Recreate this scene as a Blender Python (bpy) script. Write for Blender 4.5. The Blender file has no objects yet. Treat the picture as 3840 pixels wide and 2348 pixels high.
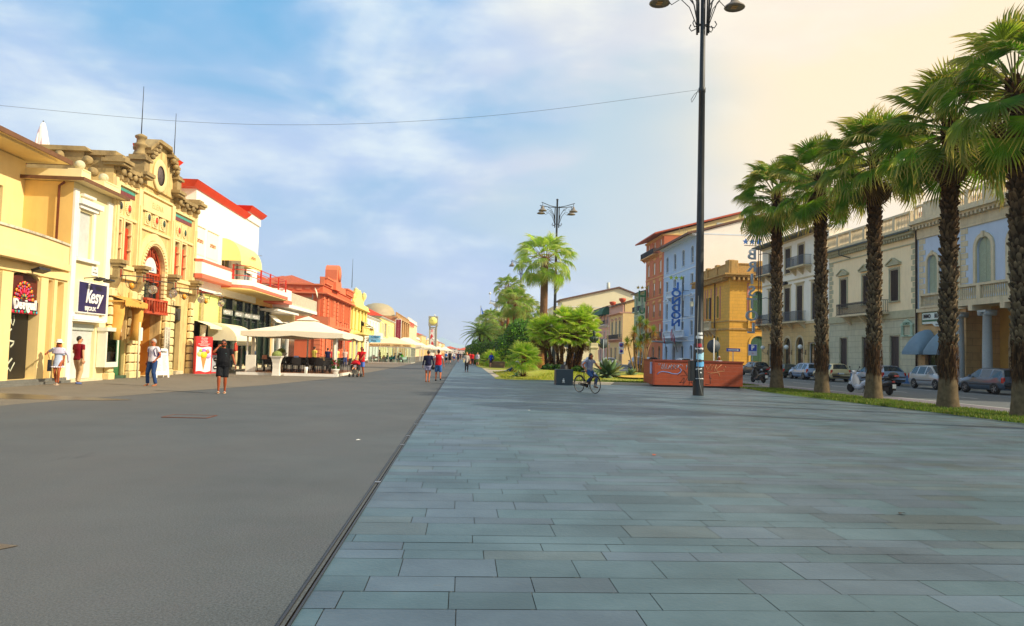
import bpy, math, random
from mathutils import Vector, Matrix
rad=math.radians
S=bpy.context.scene
COL=S.collection
PI=math.pi
def srgb(h):
 if isinstance(h,str):
  h=h.lstrip('#'); c=[int(h[i:i+2],16)/255 for i in (0,2,4)]
 else: c=h
 return tuple(x/12.92 if x<=.04045 else ((x+.055)/1.055)**2.4 for x in c)+(1.,)
def mul(c,k): return tuple(min(1,x*k) for x in c[:3])+(1.,)
class MB:
 def __init__(s): s.v=[];s.f=[];s.m=[];s.s=[];s.c=None
 def add(s,vs,fs,mi=0,sm=False):
  o=len(s.v); s.v.extend([tuple(v) for v in vs])
  for f in fs: s.f.append([i+o for i in f]); s.m.append(mi); s.s.append(sm)
  return s
 def quad(s,a,b,c,d,mi=0): return s.add([a,b,c,d],[(0,1,2,3)],mi)
 def box(s,x0,x1,y0,y1,z0,z1,mi=0):
  v=[(x0,y0,z0),(x1,y0,z0),(x1,y1,z0),(x0,y1,z0),(x0,y0,z1),(x1,y0,z1),(x1,y1,z1),(x0,y1,z1)]
  return s.add(v,[(0,3,2,1),(4,5,6,7),(0,1,5,4),(1,2,6,5),(2,3,7,6),(3,0,4,7)],mi)
 def bbox(s,x0,x1,y0,y1,z0,z1,b=.02,mi=0):
  b=min(b,(x1-x0)*.45,(y1-y0)*.45,(z1-z0)*.45)
  def ring(d,z): return [(x0+b+d,y0+d,z),(x1-b-d,y0+d,z),(x1-d,y0+b+d,z),(x1-d,y1-b-d,z),(x1-b-d,y1-d,z),(x0+b+d,y1-d,z),(x0+d,y1-b-d,z),(x0+d,y0+b+d,z)]
  v=ring(0,z0)+ring(0,z1-b)+ring(b,z1)
  f=[tuple(reversed(range(8)))]+[(i,(i+1)%8,8+(i+1)%8,8+i) for i in range(8)]+[(8+i,8+(i+1)%8,16+(i+1)%8,16+i) for i in range(8)]+[tuple(range(16,24))]
  return s.add(v,f,mi)
 def pbox(s,c,sz,M,mi=0):
  x,y,z=[k/2 for k in sz]; C=Vector(c)
  v=[C+M@Vector((i*x,j*y,k*z)) for k in(-1,1) for i,j in((-1,-1),(1,-1),(1,1),(-1,1))]
  return s.add(v,[(0,3,2,1),(4,5,6,7),(0,1,5,4),(1,2,6,5),(2,3,7,6),(3,0,4,7)],mi)
 def tube(s,pts,r,n=6,mi=0,cap=True,sm=True,flat=1.,up=None):
  P=[Vector(p) for p in pts]; k=len(P)
  rs=r if isinstance(r,(list,tuple)) else [r]*k
  vs=[];prev=None
  for i in range(k):
   t=(P[min(i+1,k-1)]-P[max(i-1,0)])
   if t.length<1e-9: t=Vector((0,0,1))
   t.normalize()
   if prev is None:
    a=Vector(up) if up else (Vector((0,0,1)) if abs(t.z)<.9 else Vector((1,0,0)))
    u=(a-t*a.dot(t)).normalized()
   else:
    u=prev-t*prev.dot(t)
    u=u.normalized() if u.length>1e-6 else prev
   prev=u; w=t.cross(u)
   for j in range(n):
    an=2*PI*j/n
    vs.append(P[i]+(u*math.cos(an)*flat+w*math.sin(an))*rs[i])
  fs=[]
  for i in range(k-1):
   for j in range(n):
    a=i*n+j;b=i*n+(j+1)%n
    fs.append((a,b,b+n,a+n))
  if cap: fs.append(tuple(reversed(range(n)))); fs.append(tuple(range((k-1)*n,k*n)))
  return s.add(vs,fs,mi,sm)
 def lathe(s,prof,c=(0,0,0),n=16,mi=0,sm=True,M=None,cap=True):
  vs=[]
  for r,z in prof:
   for j in range(n):
    a=2*PI*j/n; p=Vector((r*math.cos(a),r*math.sin(a),z))
    if M: p=M@p
    vs.append(p+Vector(c))
  k=len(prof);fs=[]
  for i in range(k-1):
   for j in range(n):
    a=i*n+j;b=i*n+(j+1)%n
    fs.append((a,b,b+n,a+n))
  if cap: fs.append(tuple(reversed(range(n)))); fs.append(tuple(range((k-1)*n,k*n)))
  return s.add(vs,fs,mi,sm)
 def sph(s,c,r,n=12,m=8,mi=0,sq=(1,1,1)):
  pr=[(max(1e-4,math.sin(PI*i/m))*r,-math.cos(PI*i/m)*r) for i in range(m+1)]
  M=Matrix.Diagonal(Vector(sq))
  return s.lathe(pr,c,n,mi,True,M)
 def prism(s,poly,y0,y1,mi=0):   # polygon (x,z) counter-clockwise seen from -y, extruded in y
  n=len(poly); v=[(x,y0,z) for x,z in poly]+[(x,y1,z) for x,z in poly]
  f=[tuple(range(n)),tuple(reversed(range(n,2*n)))]+[((i+1)%n,i,i+n,(i+1)%n+n) for i in range(n)]
  return s.add(v,f,mi)
 def prx(s,poly,x0,x1,mi=0):     # polygon (y,z) extruded in x
  n=len(poly); v=[(x0,y,z) for y,z in poly]+[(x1,y,z) for y,z in poly]
  f=[tuple(reversed(range(n))),tuple(range(n,2*n))]+[(i,(i+1)%n,(i+1)%n+n,i+n) for i in range(n)]
  return s.add(v,f,mi)
 def prz(s,poly,z0,z1,mi=0):     # polygon (x,y) ccw from above
  n=len(poly); v=[(x,y,z0) for x,y in poly]+[(x,y,z1) for x,y in poly]
  f=[tuple(reversed(range(n))),tuple(range(n,2*n))]+[(i,(i+1)%n,(i+1)%n+n,i+n) for i in range(n)]
  return s.add(v,f,mi)
 def xf(s,M): s.v=[tuple(M@Vector(v)) for v in s.v]; return s
 def join(s,o,M=None,mo=0):
  s2=[tuple(M@Vector(v)) for v in o.v] if M else o.v
  k=len(s.v); s.v.extend(s2)
  s.f.extend([[i+k for i in f] for f in o.f]); s.m.extend([m+mo for m in o.m]); s.s.extend(o.s)
  return s
 def mesh(s,name,mats,cols=None):
  me=bpy.data.meshes.new(name); me.from_pydata(s.v,[],s.f)
  for m in (mats if isinstance(mats,(list,tuple)) else [mats]): me.materials.append(m)
  me.polygons.foreach_set('material_index',s.m); me.polygons.foreach_set('use_smooth',s.s)
  if cols is not None:
   at=me.color_attributes.new('Col','FLOAT_COLOR','POINT')
   flat=[]
   for c in cols: flat.extend(c)
   at.data.foreach_set('color',flat)
  me.update(); return me
 def build(s,name,mats,parent=None,loc=None,cols=None):
  return ob(name,s.mesh(name,mats,cols),parent,loc)
def ob(name,me,parent=None,loc=None,rot=None):
 o=bpy.data.objects.new(name,me); COL.objects.link(o)
 if parent: o.parent=parent
 if loc: o.location=loc
 if rot: o.rotation_euler=rot
 return o
def tag(o,label=None,cat=None,group=None,kind=None):
 if label: o['label']=label
 if cat: o['category']=cat
 if group: o['group']=group
 if kind: o['kind']=kind
 return o
def thing(name,label,cat,loc=(0,0,0),rz=0,group=None):
 o=ob(name,None,None,loc,(0,0,rz)); return tag(o,label,cat,group)
KIDS={}
def copy_tree(o,label=None,loc=None,rz=None,group=None,scale=None):
 kids={}
 for c in bpy.data.objects:
  if c.parent: kids.setdefault(c.parent.name,[]).append(c)
 def rec(q,p):
  c=q.copy(); COL.objects.link(c)
  if p: c.parent=p
  for k in kids.get(q.name,[]): rec(k,c)
  return c
 r=rec(o,None)
 if label: r['label']=label
 if group: r['group']=group
 if loc: r.location=loc
 if rz is not None: r.rotation_euler=(0,0,rz)
 if scale: r.scale=(scale,)*3 if isinstance(scale,(int,float)) else scale
 return r
def RZ(a): return Matrix.Rotation(a,3,'Z')
def RX(a): return Matrix.Rotation(a,3,'X')
def RY(a): return Matrix.Rotation(a,3,'Y')
def T4(loc,rz=0,sc=1): return Matrix.Translation(loc)@Matrix.Rotation(rz,4,'Z')@Matrix.Scale(sc,4)
MATS={}
def mat(name,col,rough=.7,var=.12,vs=2.,bump=0.,bs=30.,metal=0.,dirt=0.,dcol=None,coord='Object',spec=.5,streak=False,coat=0.,sheen=0,alpha=1.,trans=0.):
 if name in MATS: return MATS[name]
 m=bpy.data.materials.new(name); m.use_nodes=True; nt=m.node_tree; N=nt.nodes; L=nt.links
 b=N['Principled BSDF']; c=srgb(col) if not (isinstance(col,tuple) and len(col)==4) else col
 b.inputs['Roughness'].default_value=rough; b.inputs['Metallic'].default_value=metal
 b.inputs['Specular IOR Level'].default_value=spec
 b.inputs['Coat Weight'].default_value=coat
 if trans: b.inputs['Transmission Weight'].default_value=trans
 b.inputs['Alpha'].default_value=alpha
 tc=N.new('ShaderNodeTexCoord')
 out=None
 if var>0:
  n=N.new('ShaderNodeTexNoise'); n.inputs['Scale'].default_value=vs; n.inputs['Detail'].default_value=6; n.inputs['Roughness'].default_value=.65
  L.new(tc.outputs[coord],n.inputs['Vector'])
  r=N.new('ShaderNodeValToRGB'); r.color_ramp.elements[0].position=.3; r.color_ramp.elements[1].position=.7
  r.color_ramp.elements[0].color=mul(c,1-var); r.color_ramp.elements[1].color=mul(c,1+var)
  L.new(n.outputs['Fac'],r.inputs['Fac']); out=r.outputs['Color']
 else: b.inputs['Base Color'].default_value=c
 if dirt>0:
  mp=N.new('ShaderNodeMapping'); mp.inputs['Scale'].default_value=(1,1,.18) if streak else (1,1,1)
  L.new(tc.outputs[coord],mp.inputs['Vector'])
  n2=N.new('ShaderNodeTexNoise'); n2.inputs['Scale'].default_value=3.1 if streak else 1.3; n2.inputs['Detail'].default_value=8; n2.inputs['Roughness'].default_value=.7
  L.new(mp.outputs['Vector'],n2.inputs['Vector'])
  r2=N.new('ShaderNodeValToRGB'); r2.color_ramp.elements[0].position=.48; r2.color_ramp.elements[1].position=.72
  r2.color_ramp.elements[0].color=(0,0,0,1); r2.color_ramp.elements[1].color=(dirt,)*3+(1,)
  L.new(n2.outputs['Fac'],r2.inputs['Fac'])
  mx=N.new('ShaderNodeMix'); mx.data_type='RGBA'
  L.new(r2.outputs['Color'],mx.inputs[0])
  if out: L.new(out,mx.inputs[6])
  else: mx.inputs[6].default_value=c
  mx.inputs[7].default_value=srgb(dcol) if dcol else mul(c,.35)
  out=mx.outputs[2]
 if out: L.new(out,b.inputs['Base Color'])
 if bump>0:
  n3=N.new('ShaderNodeTexNoise'); n3.inputs['Scale'].default_value=bs; n3.inputs['Detail'].default_value=4
  L.new(tc.outputs[coord],n3.inputs['Vector'])
  bp=N.new('ShaderNodeBump'); bp.inputs['Strength'].default_value=bump; bp.inputs['Distance'].default_value=.02
  L.new(n3.outputs['Fac'],bp.inputs['Height']); L.new(bp.outputs['Normal'],b.inputs['Normal'])
 MATS[name]=m; return m
def slat(name,col,scale=14.,rough=.6,depth=.6,axis='Z',dark=.55):
 if name in MATS: return MATS[name]
 m=mat(name,col,rough,.1,3.); nt=m.node_tree;N=nt.nodes;L=nt.links;b=N['Principled BSDF']
 tc=N.new('ShaderNodeTexCoord'); w=N.new('ShaderNodeTexWave'); w.wave_type='BANDS'; w.bands_direction=axis; w.wave_profile='SAW'
 w.inputs['Scale'].default_value=scale; L.new(tc.outputs['Object'],w.inputs['Vector'])
 bp=N.new('ShaderNodeBump'); bp.inputs['Strength'].default_value=depth; bp.inputs['Distance'].default_value=.03
 L.new(w.outputs['Fac'],bp.inputs['Height']); L.new(bp.outputs['Normal'],b.inputs['Normal'])
 src=b.inputs['Base Color'].links[0].from_socket
 r=N.new('ShaderNodeValToRGB'); r.color_ramp.elements[0].position=0; r.color_ramp.elements[0].color=(dark,)*3+(1,); r.color_ramp.elements[1].position=.22; r.color_ramp.elements[1].color=(1,1,1,1)
 L.new(w.outputs['Fac'],r.inputs['Fac'])
 mx=N.new('ShaderNodeMix'); mx.data_type='RGBA'; mx.blend_type='MULTIPLY'; mx.inputs[0].default_value=1
 L.new(src,mx.inputs[6]); L.new(r.outputs['Color'],mx.inputs[7]); L.new(mx.outputs[2],b.inputs['Base Color'])
 return m
def vcol(name,rough=.6,trans=0.,var=.25,vs=3.,spec=.3,bump=0,bs=20):
 if name in MATS: return MATS[name]
 m=bpy.data.materials.new(name); m.use_nodes=True; nt=m.node_tree; N=nt.nodes; L=nt.links; b=N['Principled BSDF']
 a=N.new('ShaderNodeVertexColor'); a.layer_name='Col'; tc=N.new('ShaderNodeTexCoord')
 n=N.new('ShaderNodeTexNoise'); n.inputs['Scale'].default_value=vs; n.inputs['Detail'].default_value=5; L.new(tc.outputs['Object'],n.inputs['Vector'])
 r=N.new('ShaderNodeValToRGB'); r.color_ramp.elements[0].position=.3; r.color_ramp.elements[1].position=.7
 r.color_ramp.elements[0].color=(1-var,)*3+(1,); r.color_ramp.elements[1].color=(1,1,1,1); L.new(n.outputs['Fac'],r.inputs['Fac'])
 mx=N.new('ShaderNodeMix'); mx.data_type='RGBA'; mx.blend_type='MULTIPLY'; mx.inputs[0].default_value=1
 L.new(a.outputs['Color'],mx.inputs[6]); L.new(r.outputs['Color'],mx.inputs[7]); L.new(mx.outputs[2],b.inputs['Base Color'])
 b.inputs['Roughness'].default_value=rough; b.inputs['Specular IOR Level'].default_value=spec
 if bump:
  n3=N.new('ShaderNodeTexNoise'); n3.inputs['Scale'].default_value=bs; n3.inputs['Detail'].default_value=5; L.new(tc.outputs['Object'],n3.inputs['Vector'])
  bp=N.new('ShaderNodeBump'); bp.inputs['Strength'].default_value=bump; bp.inputs['Distance'].default_value=.01
  L.new(n3.outputs['Fac'],bp.inputs['Height']); L.new(bp.outputs['Normal'],b.inputs['Normal'])
 if trans:
  t=N.new('ShaderNodeBsdfTranslucent'); L.new(mx.outputs[2],t.inputs['Color']); ms=N.new('ShaderNodeMixShader'); ms.inputs[0].default_value=trans
  L.new(b.outputs[0],ms.inputs[1]); L.new(t.outputs[0],ms.inputs[2]); L.new(ms.outputs[0],N['Material Output'].inputs['Surface'])
 MATS[name]=m; return m
def ashlar(name,col,bw=.9,bh=.42,rough=.8,jd=.4,var=.12,dirt=.25,gap=.015,dcol=None):
 if name in MATS: return MATS[name]
 m=mat(name,col,rough,var,1.5,dirt=dirt,dcol=dcol,streak=True); nt=m.node_tree;N=nt.nodes;L=nt.links;b=N['Principled BSDF']
 tc=N.new('ShaderNodeTexCoord'); sp=N.new('ShaderNodeSeparateXYZ'); cb=N.new('ShaderNodeCombineXYZ'); ad=N.new('ShaderNodeMath')
 L.new(tc.outputs['Object'],sp.inputs[0]); L.new(sp.outputs['X'],ad.inputs[0]); L.new(sp.outputs['Y'],ad.inputs[1])
 L.new(ad.outputs[0],cb.inputs['X']); L.new(sp.outputs['Z'],cb.inputs['Y'])
 br=N.new('ShaderNodeTexBrick'); L.new(cb.outputs[0],br.inputs['Vector'])
 br.inputs['Scale'].default_value=1; br.inputs['Brick Width'].default_value=bw; br.inputs['Row Height'].default_value=bh
 br.inputs['Mortar Size'].default_value=gap; br.inputs['Mortar Smooth'].default_value=.3
 br.inputs['Color1'].default_value=(1,1,1,1); br.inputs['Color2'].default_value=(.9,.9,.88,1); br.inputs['Mortar'].default_value=(jd,)*3+(1,)
 src=b.inputs['Base Color'].links[0].from_socket
 mx=N.new('ShaderNodeMix'); mx.data_type='RGBA'; mx.blend_type='MULTIPLY'; mx.inputs[0].default_value=1
 L.new(src,mx.inputs[6]); L.new(br.outputs['Color'],mx.inputs[7]); L.new(mx.outputs[2],b.inputs['Base Color'])
 bp=N.new('ShaderNodeBump'); bp.invert=True; bp.inputs['Strength'].default_value=.6; bp.inputs['Distance'].default_value=.03
 L.new(br.outputs['Fac'],bp.inputs['Height']); L.new(bp.outputs['Normal'],b.inputs['Normal'])
 return m
def glassm(name,col='#1c2a2e',rough=.06):
 if name in MATS: return MATS[name]
 m=mat(name,col,rough,.35,.6,spec=.9); return m
GL=glassm('window_glass'); GLB=glassm('shop_glass','#2b3a2a',.05)
def clearglass():
 m=bpy.data.materials.new('clear_glass'); m.use_nodes=True; N=m.node_tree.nodes; L=m.node_tree.links
 N.remove(N['Principled BSDF']); t=N.new('ShaderNodeBsdfTransparent'); t.inputs[0].default_value=(.72,.93,.88,1)
 g=N.new('ShaderNodeBsdfGlossy'); g.inputs['Roughness'].default_value=.03; f=N.new('ShaderNodeFresnel'); f.inputs[0].default_value=1.5
 ms=N.new('ShaderNodeMixShader'); L.new(f.outputs[0],ms.inputs[0]); L.new(t.outputs[0],ms.inputs[1]); L.new(g.outputs[0],ms.inputs[2])
 L.new(ms.outputs[0],N['Material Output'].inputs['Surface']); return m
CG=clearglass()
WHITE=mat('white_paint','#ece9e0',.55,.05,2.)
CREAM=mat('cream_stucco','#f2d79a',.8,.06,1.2,bump=.15,bs=60,dirt=.15,dcol='#b98f55',streak=True)
BLACK=mat('black_plastic','#1b1a1c',.5,.2,8.)
DMETAL=mat('dark_metal','#2c2d30',.45,.2,6.,metal=.3)
STEEL=mat('steel','#9a9a98',.35,.1,5.,metal=.8)
RUBBER=mat('tyre_rubber','#151515',.85,.2,20.)
TERRA=mat('terracotta','#c2502b',.8,.25,5.)
def text(s,size,m,parent,loc,rot=(PI/2,0,0),ext=.01,name='lettering',mirror=False,sx=1.,shear=0.,bold=0.,align='CENTER',valign='CENTER',space=1.):
 cu=bpy.data.curves.new(name,'FONT'); cu.body=s; cu.size=size; cu.extrude=ext; cu.align_x=align; cu.align_y=valign; cu.shear=shear; cu.offset=bold; cu.space_character=space; cu.resolution_u=3
 t=bpy.data.objects.new('tmp_text',cu); COL.objects.link(t)
 bpy.context.view_layer.update()
 dg=bpy.context.evaluated_depsgraph_get(); me=bpy.data.meshes.new_from_object(t.evaluated_get(dg))
 bpy.data.objects.remove(t); bpy.data.curves.remove(cu)
 me.transform(Matrix.Diagonal((-sx if mirror else sx,1,1,1)))
 if mirror: me.flip_normals()
 me.materials.clear(); me.materials.append(m); me.name=name
 return ob(name,me,parent,loc,rot)
def arcpts(a,b,d,rise,n=12):
 cx=(a+b)/2; w=(b-a)/2
 return [(cx-w*math.cos(PI*i/n),d-rise+rise*math.sin(PI*i/n)) for i in range(n+1)]
def wall(mb,x0,x1,z0,z1,ops,y=0.,rd=.18,mi=0,rm=None):
 rm=mi if rm is None else rm
 xs=sorted(set([x0,x1]+[o[0] for o in ops]+[o[1] for o in ops])); zs=sorted(set([z0,z1]+[o[2] for o in ops]+[o[3] for o in ops]))
 xs=[x for x in xs if x0<=x<=x1]; zs=[z for z in zs if z0<=z<=z1]
 for j in range(len(zs)-1):
  cz=(zs[j]+zs[j+1])/2; run=None
  for i in range(len(xs)-1):
   cx=(xs[i]+xs[i+1])/2
   hole=any(o[0]<cx<o[1] and o[2]<cz<o[3] for o in ops)
   if not hole:
    if run is None: run=xs[i]
   if (hole or i==len(xs)-2) and run is not None:
    e=xs[i] if hole else xs[i+1]
    mb.quad((run,y,zs[j]),(e,y,zs[j]),(e,y,zs[j+1]),(run,y,zs[j+1]),mi); run=None
 for o in ops:
  a,b,c,d=o[:4]; rise=o[4] if len(o)>4 else 0
  t=d-rise
  mb.quad((a,y,c),(a,y,t),(a,y+rd,t),(a,y+rd,c),rm); mb.quad((b,y,t),(b,y,c),(b,y+rd,c),(b,y+rd,t),rm)
  mb.quad((a,y,c),(a,y+rd,c),(b,y+rd,c),(b,y,c),rm)
  if rise:
   p=arcpts(a,b,d,rise)
   for q in range(len(p)-1):
    (xa,za),(xb,zb)=p[q],p[q+1]
    mb.quad((xa,y,za),(xb,y,zb),(xb,y,d),(xa,y,d),mi)
    mb.quad((xb,y,zb),(xa,y,za),(xa,y+rd,za),(xb,y+rd,zb),rm)
  else: mb.quad((b,y,d),(a,y,d),(a,y+rd,d),(b,y+rd,d),rm)
CACHE={}
def panelpoly(w,h,rise):
 if rise: return [(-w/2,0),(w/2,0)]+[(x,z) for x,z in reversed(arcpts(-w/2,w/2,h,rise))]
 return [(-w/2,0),(w/2,0),(w/2,h),(-w/2,h)]
def win(par,cx,z,w,h,kind='glass',rise=0,y=.14,fm=None,sm=None,cols=2,rows=2,name='window'):
 """a window part (frame) with its pane / shutters as sub-parts, set into its reveal"""
 fm=fm or WHITE
 key=('win',round(w,2),round(h,2),kind,round(rise,2),fm.name,sm.name if sm else '',cols,rows)
 if key not in CACHE:
  fr=MB(); t=.06
  fr.box(-w/2,-w/2+t,0,.07,0,h-rise); fr.box(w/2-t,w/2,0,.07,0,h-rise); fr.box(-w/2+t,w/2-t,0,.07,0,t)
  if not rise: fr.box(-w/2+t,w/2-t,0,.07,h-t,h)
  else:
   o=arcpts(-w/2,w/2,h,rise); q=arcpts(-w/2+t,w/2-t,h-t,rise-t*.5)
   for i in range(len(o)-1): fr.add([(o[i][0],0,o[i][1]),(q[i][0],0,q[i][1]),(q[i+1][0],0,q[i+1][1]),(o[i+1][0],0,o[i+1][1])],[(0,1,2,3)])
  if kind!='shut':
   for i in range(1,cols): x=-w/2+w*i/cols; fr.box(x-.025,x+.025,.005,.06,t,h-rise*.3)
   for i in range(1,rows): zz=(h-rise)*i/rows; fr.box(-w/2+t,w/2-t,.01,.055,zz-.02,zz+.02)
  pm=MB().prism(panelpoly(w-.02,h-.01,rise),.035 if kind!='shut' else .05,.055 if kind!='shut' else .065)
  sh=None
  if kind in('shut','half'):
   sh=MB()
   for sgn in(-1,1):
    a,b=(-w/2+.03,-.012) if sgn<0 else (.012,w/2-.03)
    if rise:
     pts=[p for p in arcpts(-w/2+.03,w/2-.03,h-.04,rise-.03) if (p[0]<=-.012 if sgn<0 else p[0]>=.012)]
     poly=[(a,.03),(b,.03)]+[(x,zz) for x,zz in reversed(pts)] if sgn>0 else [(a,.03),(b,.03),(b,h-.04)]+[(x,zz) for x,zz in reversed(pts)]
     if sgn>0: poly=[(a,.03),(b,.03)]+[(x,zz) for x,zz in reversed(pts)]+[(a,h-.04)]
     sh.prism(poly,-.03,.03)
    else:
     top=h-.04 if kind=='shut' else h-.04
     bot=.03 if kind=='shut' else h*.45
     sh.box(a,b,-.03,.03,bot,top)
  elif kind=='open':
   sh=MB(); sh.box(-w/2-w*.5,-w/2-.02,-.24,-.195,.02,h-.02); sh.box(w/2+.02,w/2+w*.5,-.24,-.195,.02,h-.02)
  CACHE[key]=(fr.mesh('window',[fm]),pm.mesh('pane',[GL]),sh.mesh('shutter',[sm or BLACK]) if sh else None)
 a,b,c=CACHE[key]
 o=ob(name,a,par,(cx,y,z))
 if kind!='shut': ob('pane',b,o)
 if c: ob('shutter',c,o)
 return o
def balrail(mb,x0,x1,y,z,h=1.,step=.12,mi=0,r=.012,side=None):
 """iron railing along x at depth y; side = depth it returns to"""
 mb.box(x0,x1,y-.02,y+.02,z+h-.04,z+h,mi); mb.box(x0,x1,y-.015,y+.015,z+.06,z+.09,mi)
 n=max(2,int((x1-x0)/step))
 for i in range(n+1):
  x=x0+(x1-x0)*i/n; mb.box(x-r,x+r,y-r,y+r,z,z+h,mi)
 if side is not None:
  for x in(x0,x1):
   mb.box(x-.02,x+.02,y,side,z+h-.04,z+h,mi); mb.box(x-.015,x+.015,y,side,z+.06,z+.09,mi)
   k=max(1,int(abs(side-y)/step))
   for i in range(1,k): q=y+(side-y)*i/k; mb.box(x-r,x+r,q-r,q+r,z,z+h,mi)
BALP=[(.05,0),(.05,.06),(.03,.1),(.055,.3),(.035,.55),(.03,.62),(.05,.68),(.05,.74)]
def balustrade(mb,x0,x1,y,z,h=1.,mi=0,step=.2,pier=2.2,n=6):
 mb.box(x0,x1,y-.12,y+.12,z,z+.12*h,mi); mb.box(x0,x1,y-.14,y+.14,z+h-.13*h,z+h,mi)
 k=max(1,round((x1-x0)/pier))
 for i in range(k+1):
  x=x0+(x1-x0)*i/k; mb.box(max(x0,x-.17),min(x1,x+.17),y-.13,y+.13,z+.12*h,z+h-.13*h,mi)
 L=(x1-x0)/k
 for i in range(k):
  c=max(1,int((L-.45)/step))
  for j in range(c):
   x=x0+L*i+.225+(L-.45)*(j+.5)/c
   mb.lathe([(r*h,zz*h) for r,zz in BALP],(x,y,z+.12*h),n,mi,cap=False)
def pediment(mb,cx,z,w,h,y=-.16,mi=0):
 mb.box(cx-w/2,cx+w/2,y,.02,z,z+.09,mi)
 mb.prism([(cx-w/2+.04,z+.09),(cx+w/2-.04,z+.09),(cx,z+h-.06)],y+.08,.0,mi)
 for sg in(-1,1):
  p=[(cx,z+h),(cx,z+h-.1),(cx+sg*(w/2),z+.09),(cx+sg*(w/2+.03),z+.17)]
  if sg>0: p=[p[0],p[1],p[2],p[3]]
  else: p=[p[0],p[3],p[2],p[1]]
  mb.prism(p if sg<0 else p,y-.02,.0,mi)
def surround(mb,cx,z,w,h,t=.12,rise=0,y=-.05,mi=0,sill=True):
 a,b=cx-w/2,cx+w/2
 mb.box(a-t,a,y,.0,z,z+h-rise,mi); mb.box(b,b+t,y,.0,z,z+h-rise,mi)
 if rise:
  o=arcpts(a-t,b+t,z+h+t,rise+t); q=arcpts(a,b,z+h,rise)
  for i in range(len(o)-1):
   v=[(o[i][0],y,o[i][1]),(q[i][0],y,q[i][1]),(q[i+1][0],y,q[i+1][1]),(o[i+1][0],y,o[i+1][1])]
   v+=[(p[0],0.,p[2]) for p in v]
   mb.add(v,[(0,1,2,3),(1,5,6,2),(4,0,3,7)],mi)
 else: mb.box(a-t,b+t,y,.0,z+h,z+h+t,mi)
 if sill: mb.box(a-t*1.4,b+t*1.4,y-.09,.0,z-.09,z,mi)
def tileroof(mb,x0,x1,y0,y1,z0,z1,mi=0):
 """sloping tile field: rounded tile rows from (y0,z0) up to (y1,z1)"""
 n=max(3,int((x1-x0)/.25)); 
 for i in range(n):
  a=x0+(x1-x0)*i/n; b=x0+(x1-x0)*(i+1)/n; m=(a+b)/2
  v=[(a,y0,z0),(m-.05,y0,z0+.07),(m+.05,y0,z0+.07),(b,y0,z0),(a,y1,z1),(m-.05,y1,z1+.07),(m+.05,y1,z1+.07),(b,y1,z1)]
  mb.add(v,[(0,1,5,4),(1,2,6,5),(2,3,7,6),(0,3,2,1)],mi)
def side(S_,Y0,Y1,X=None):
 """location and rotation of a building on the left ('L') or right ('R') of the street"""
 if S_=='L': return ((X if X is not None else -15.7),Y0,0),PI/2
 return ((X if X is not None else 34.2),Y1,0),-PI/2
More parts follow.
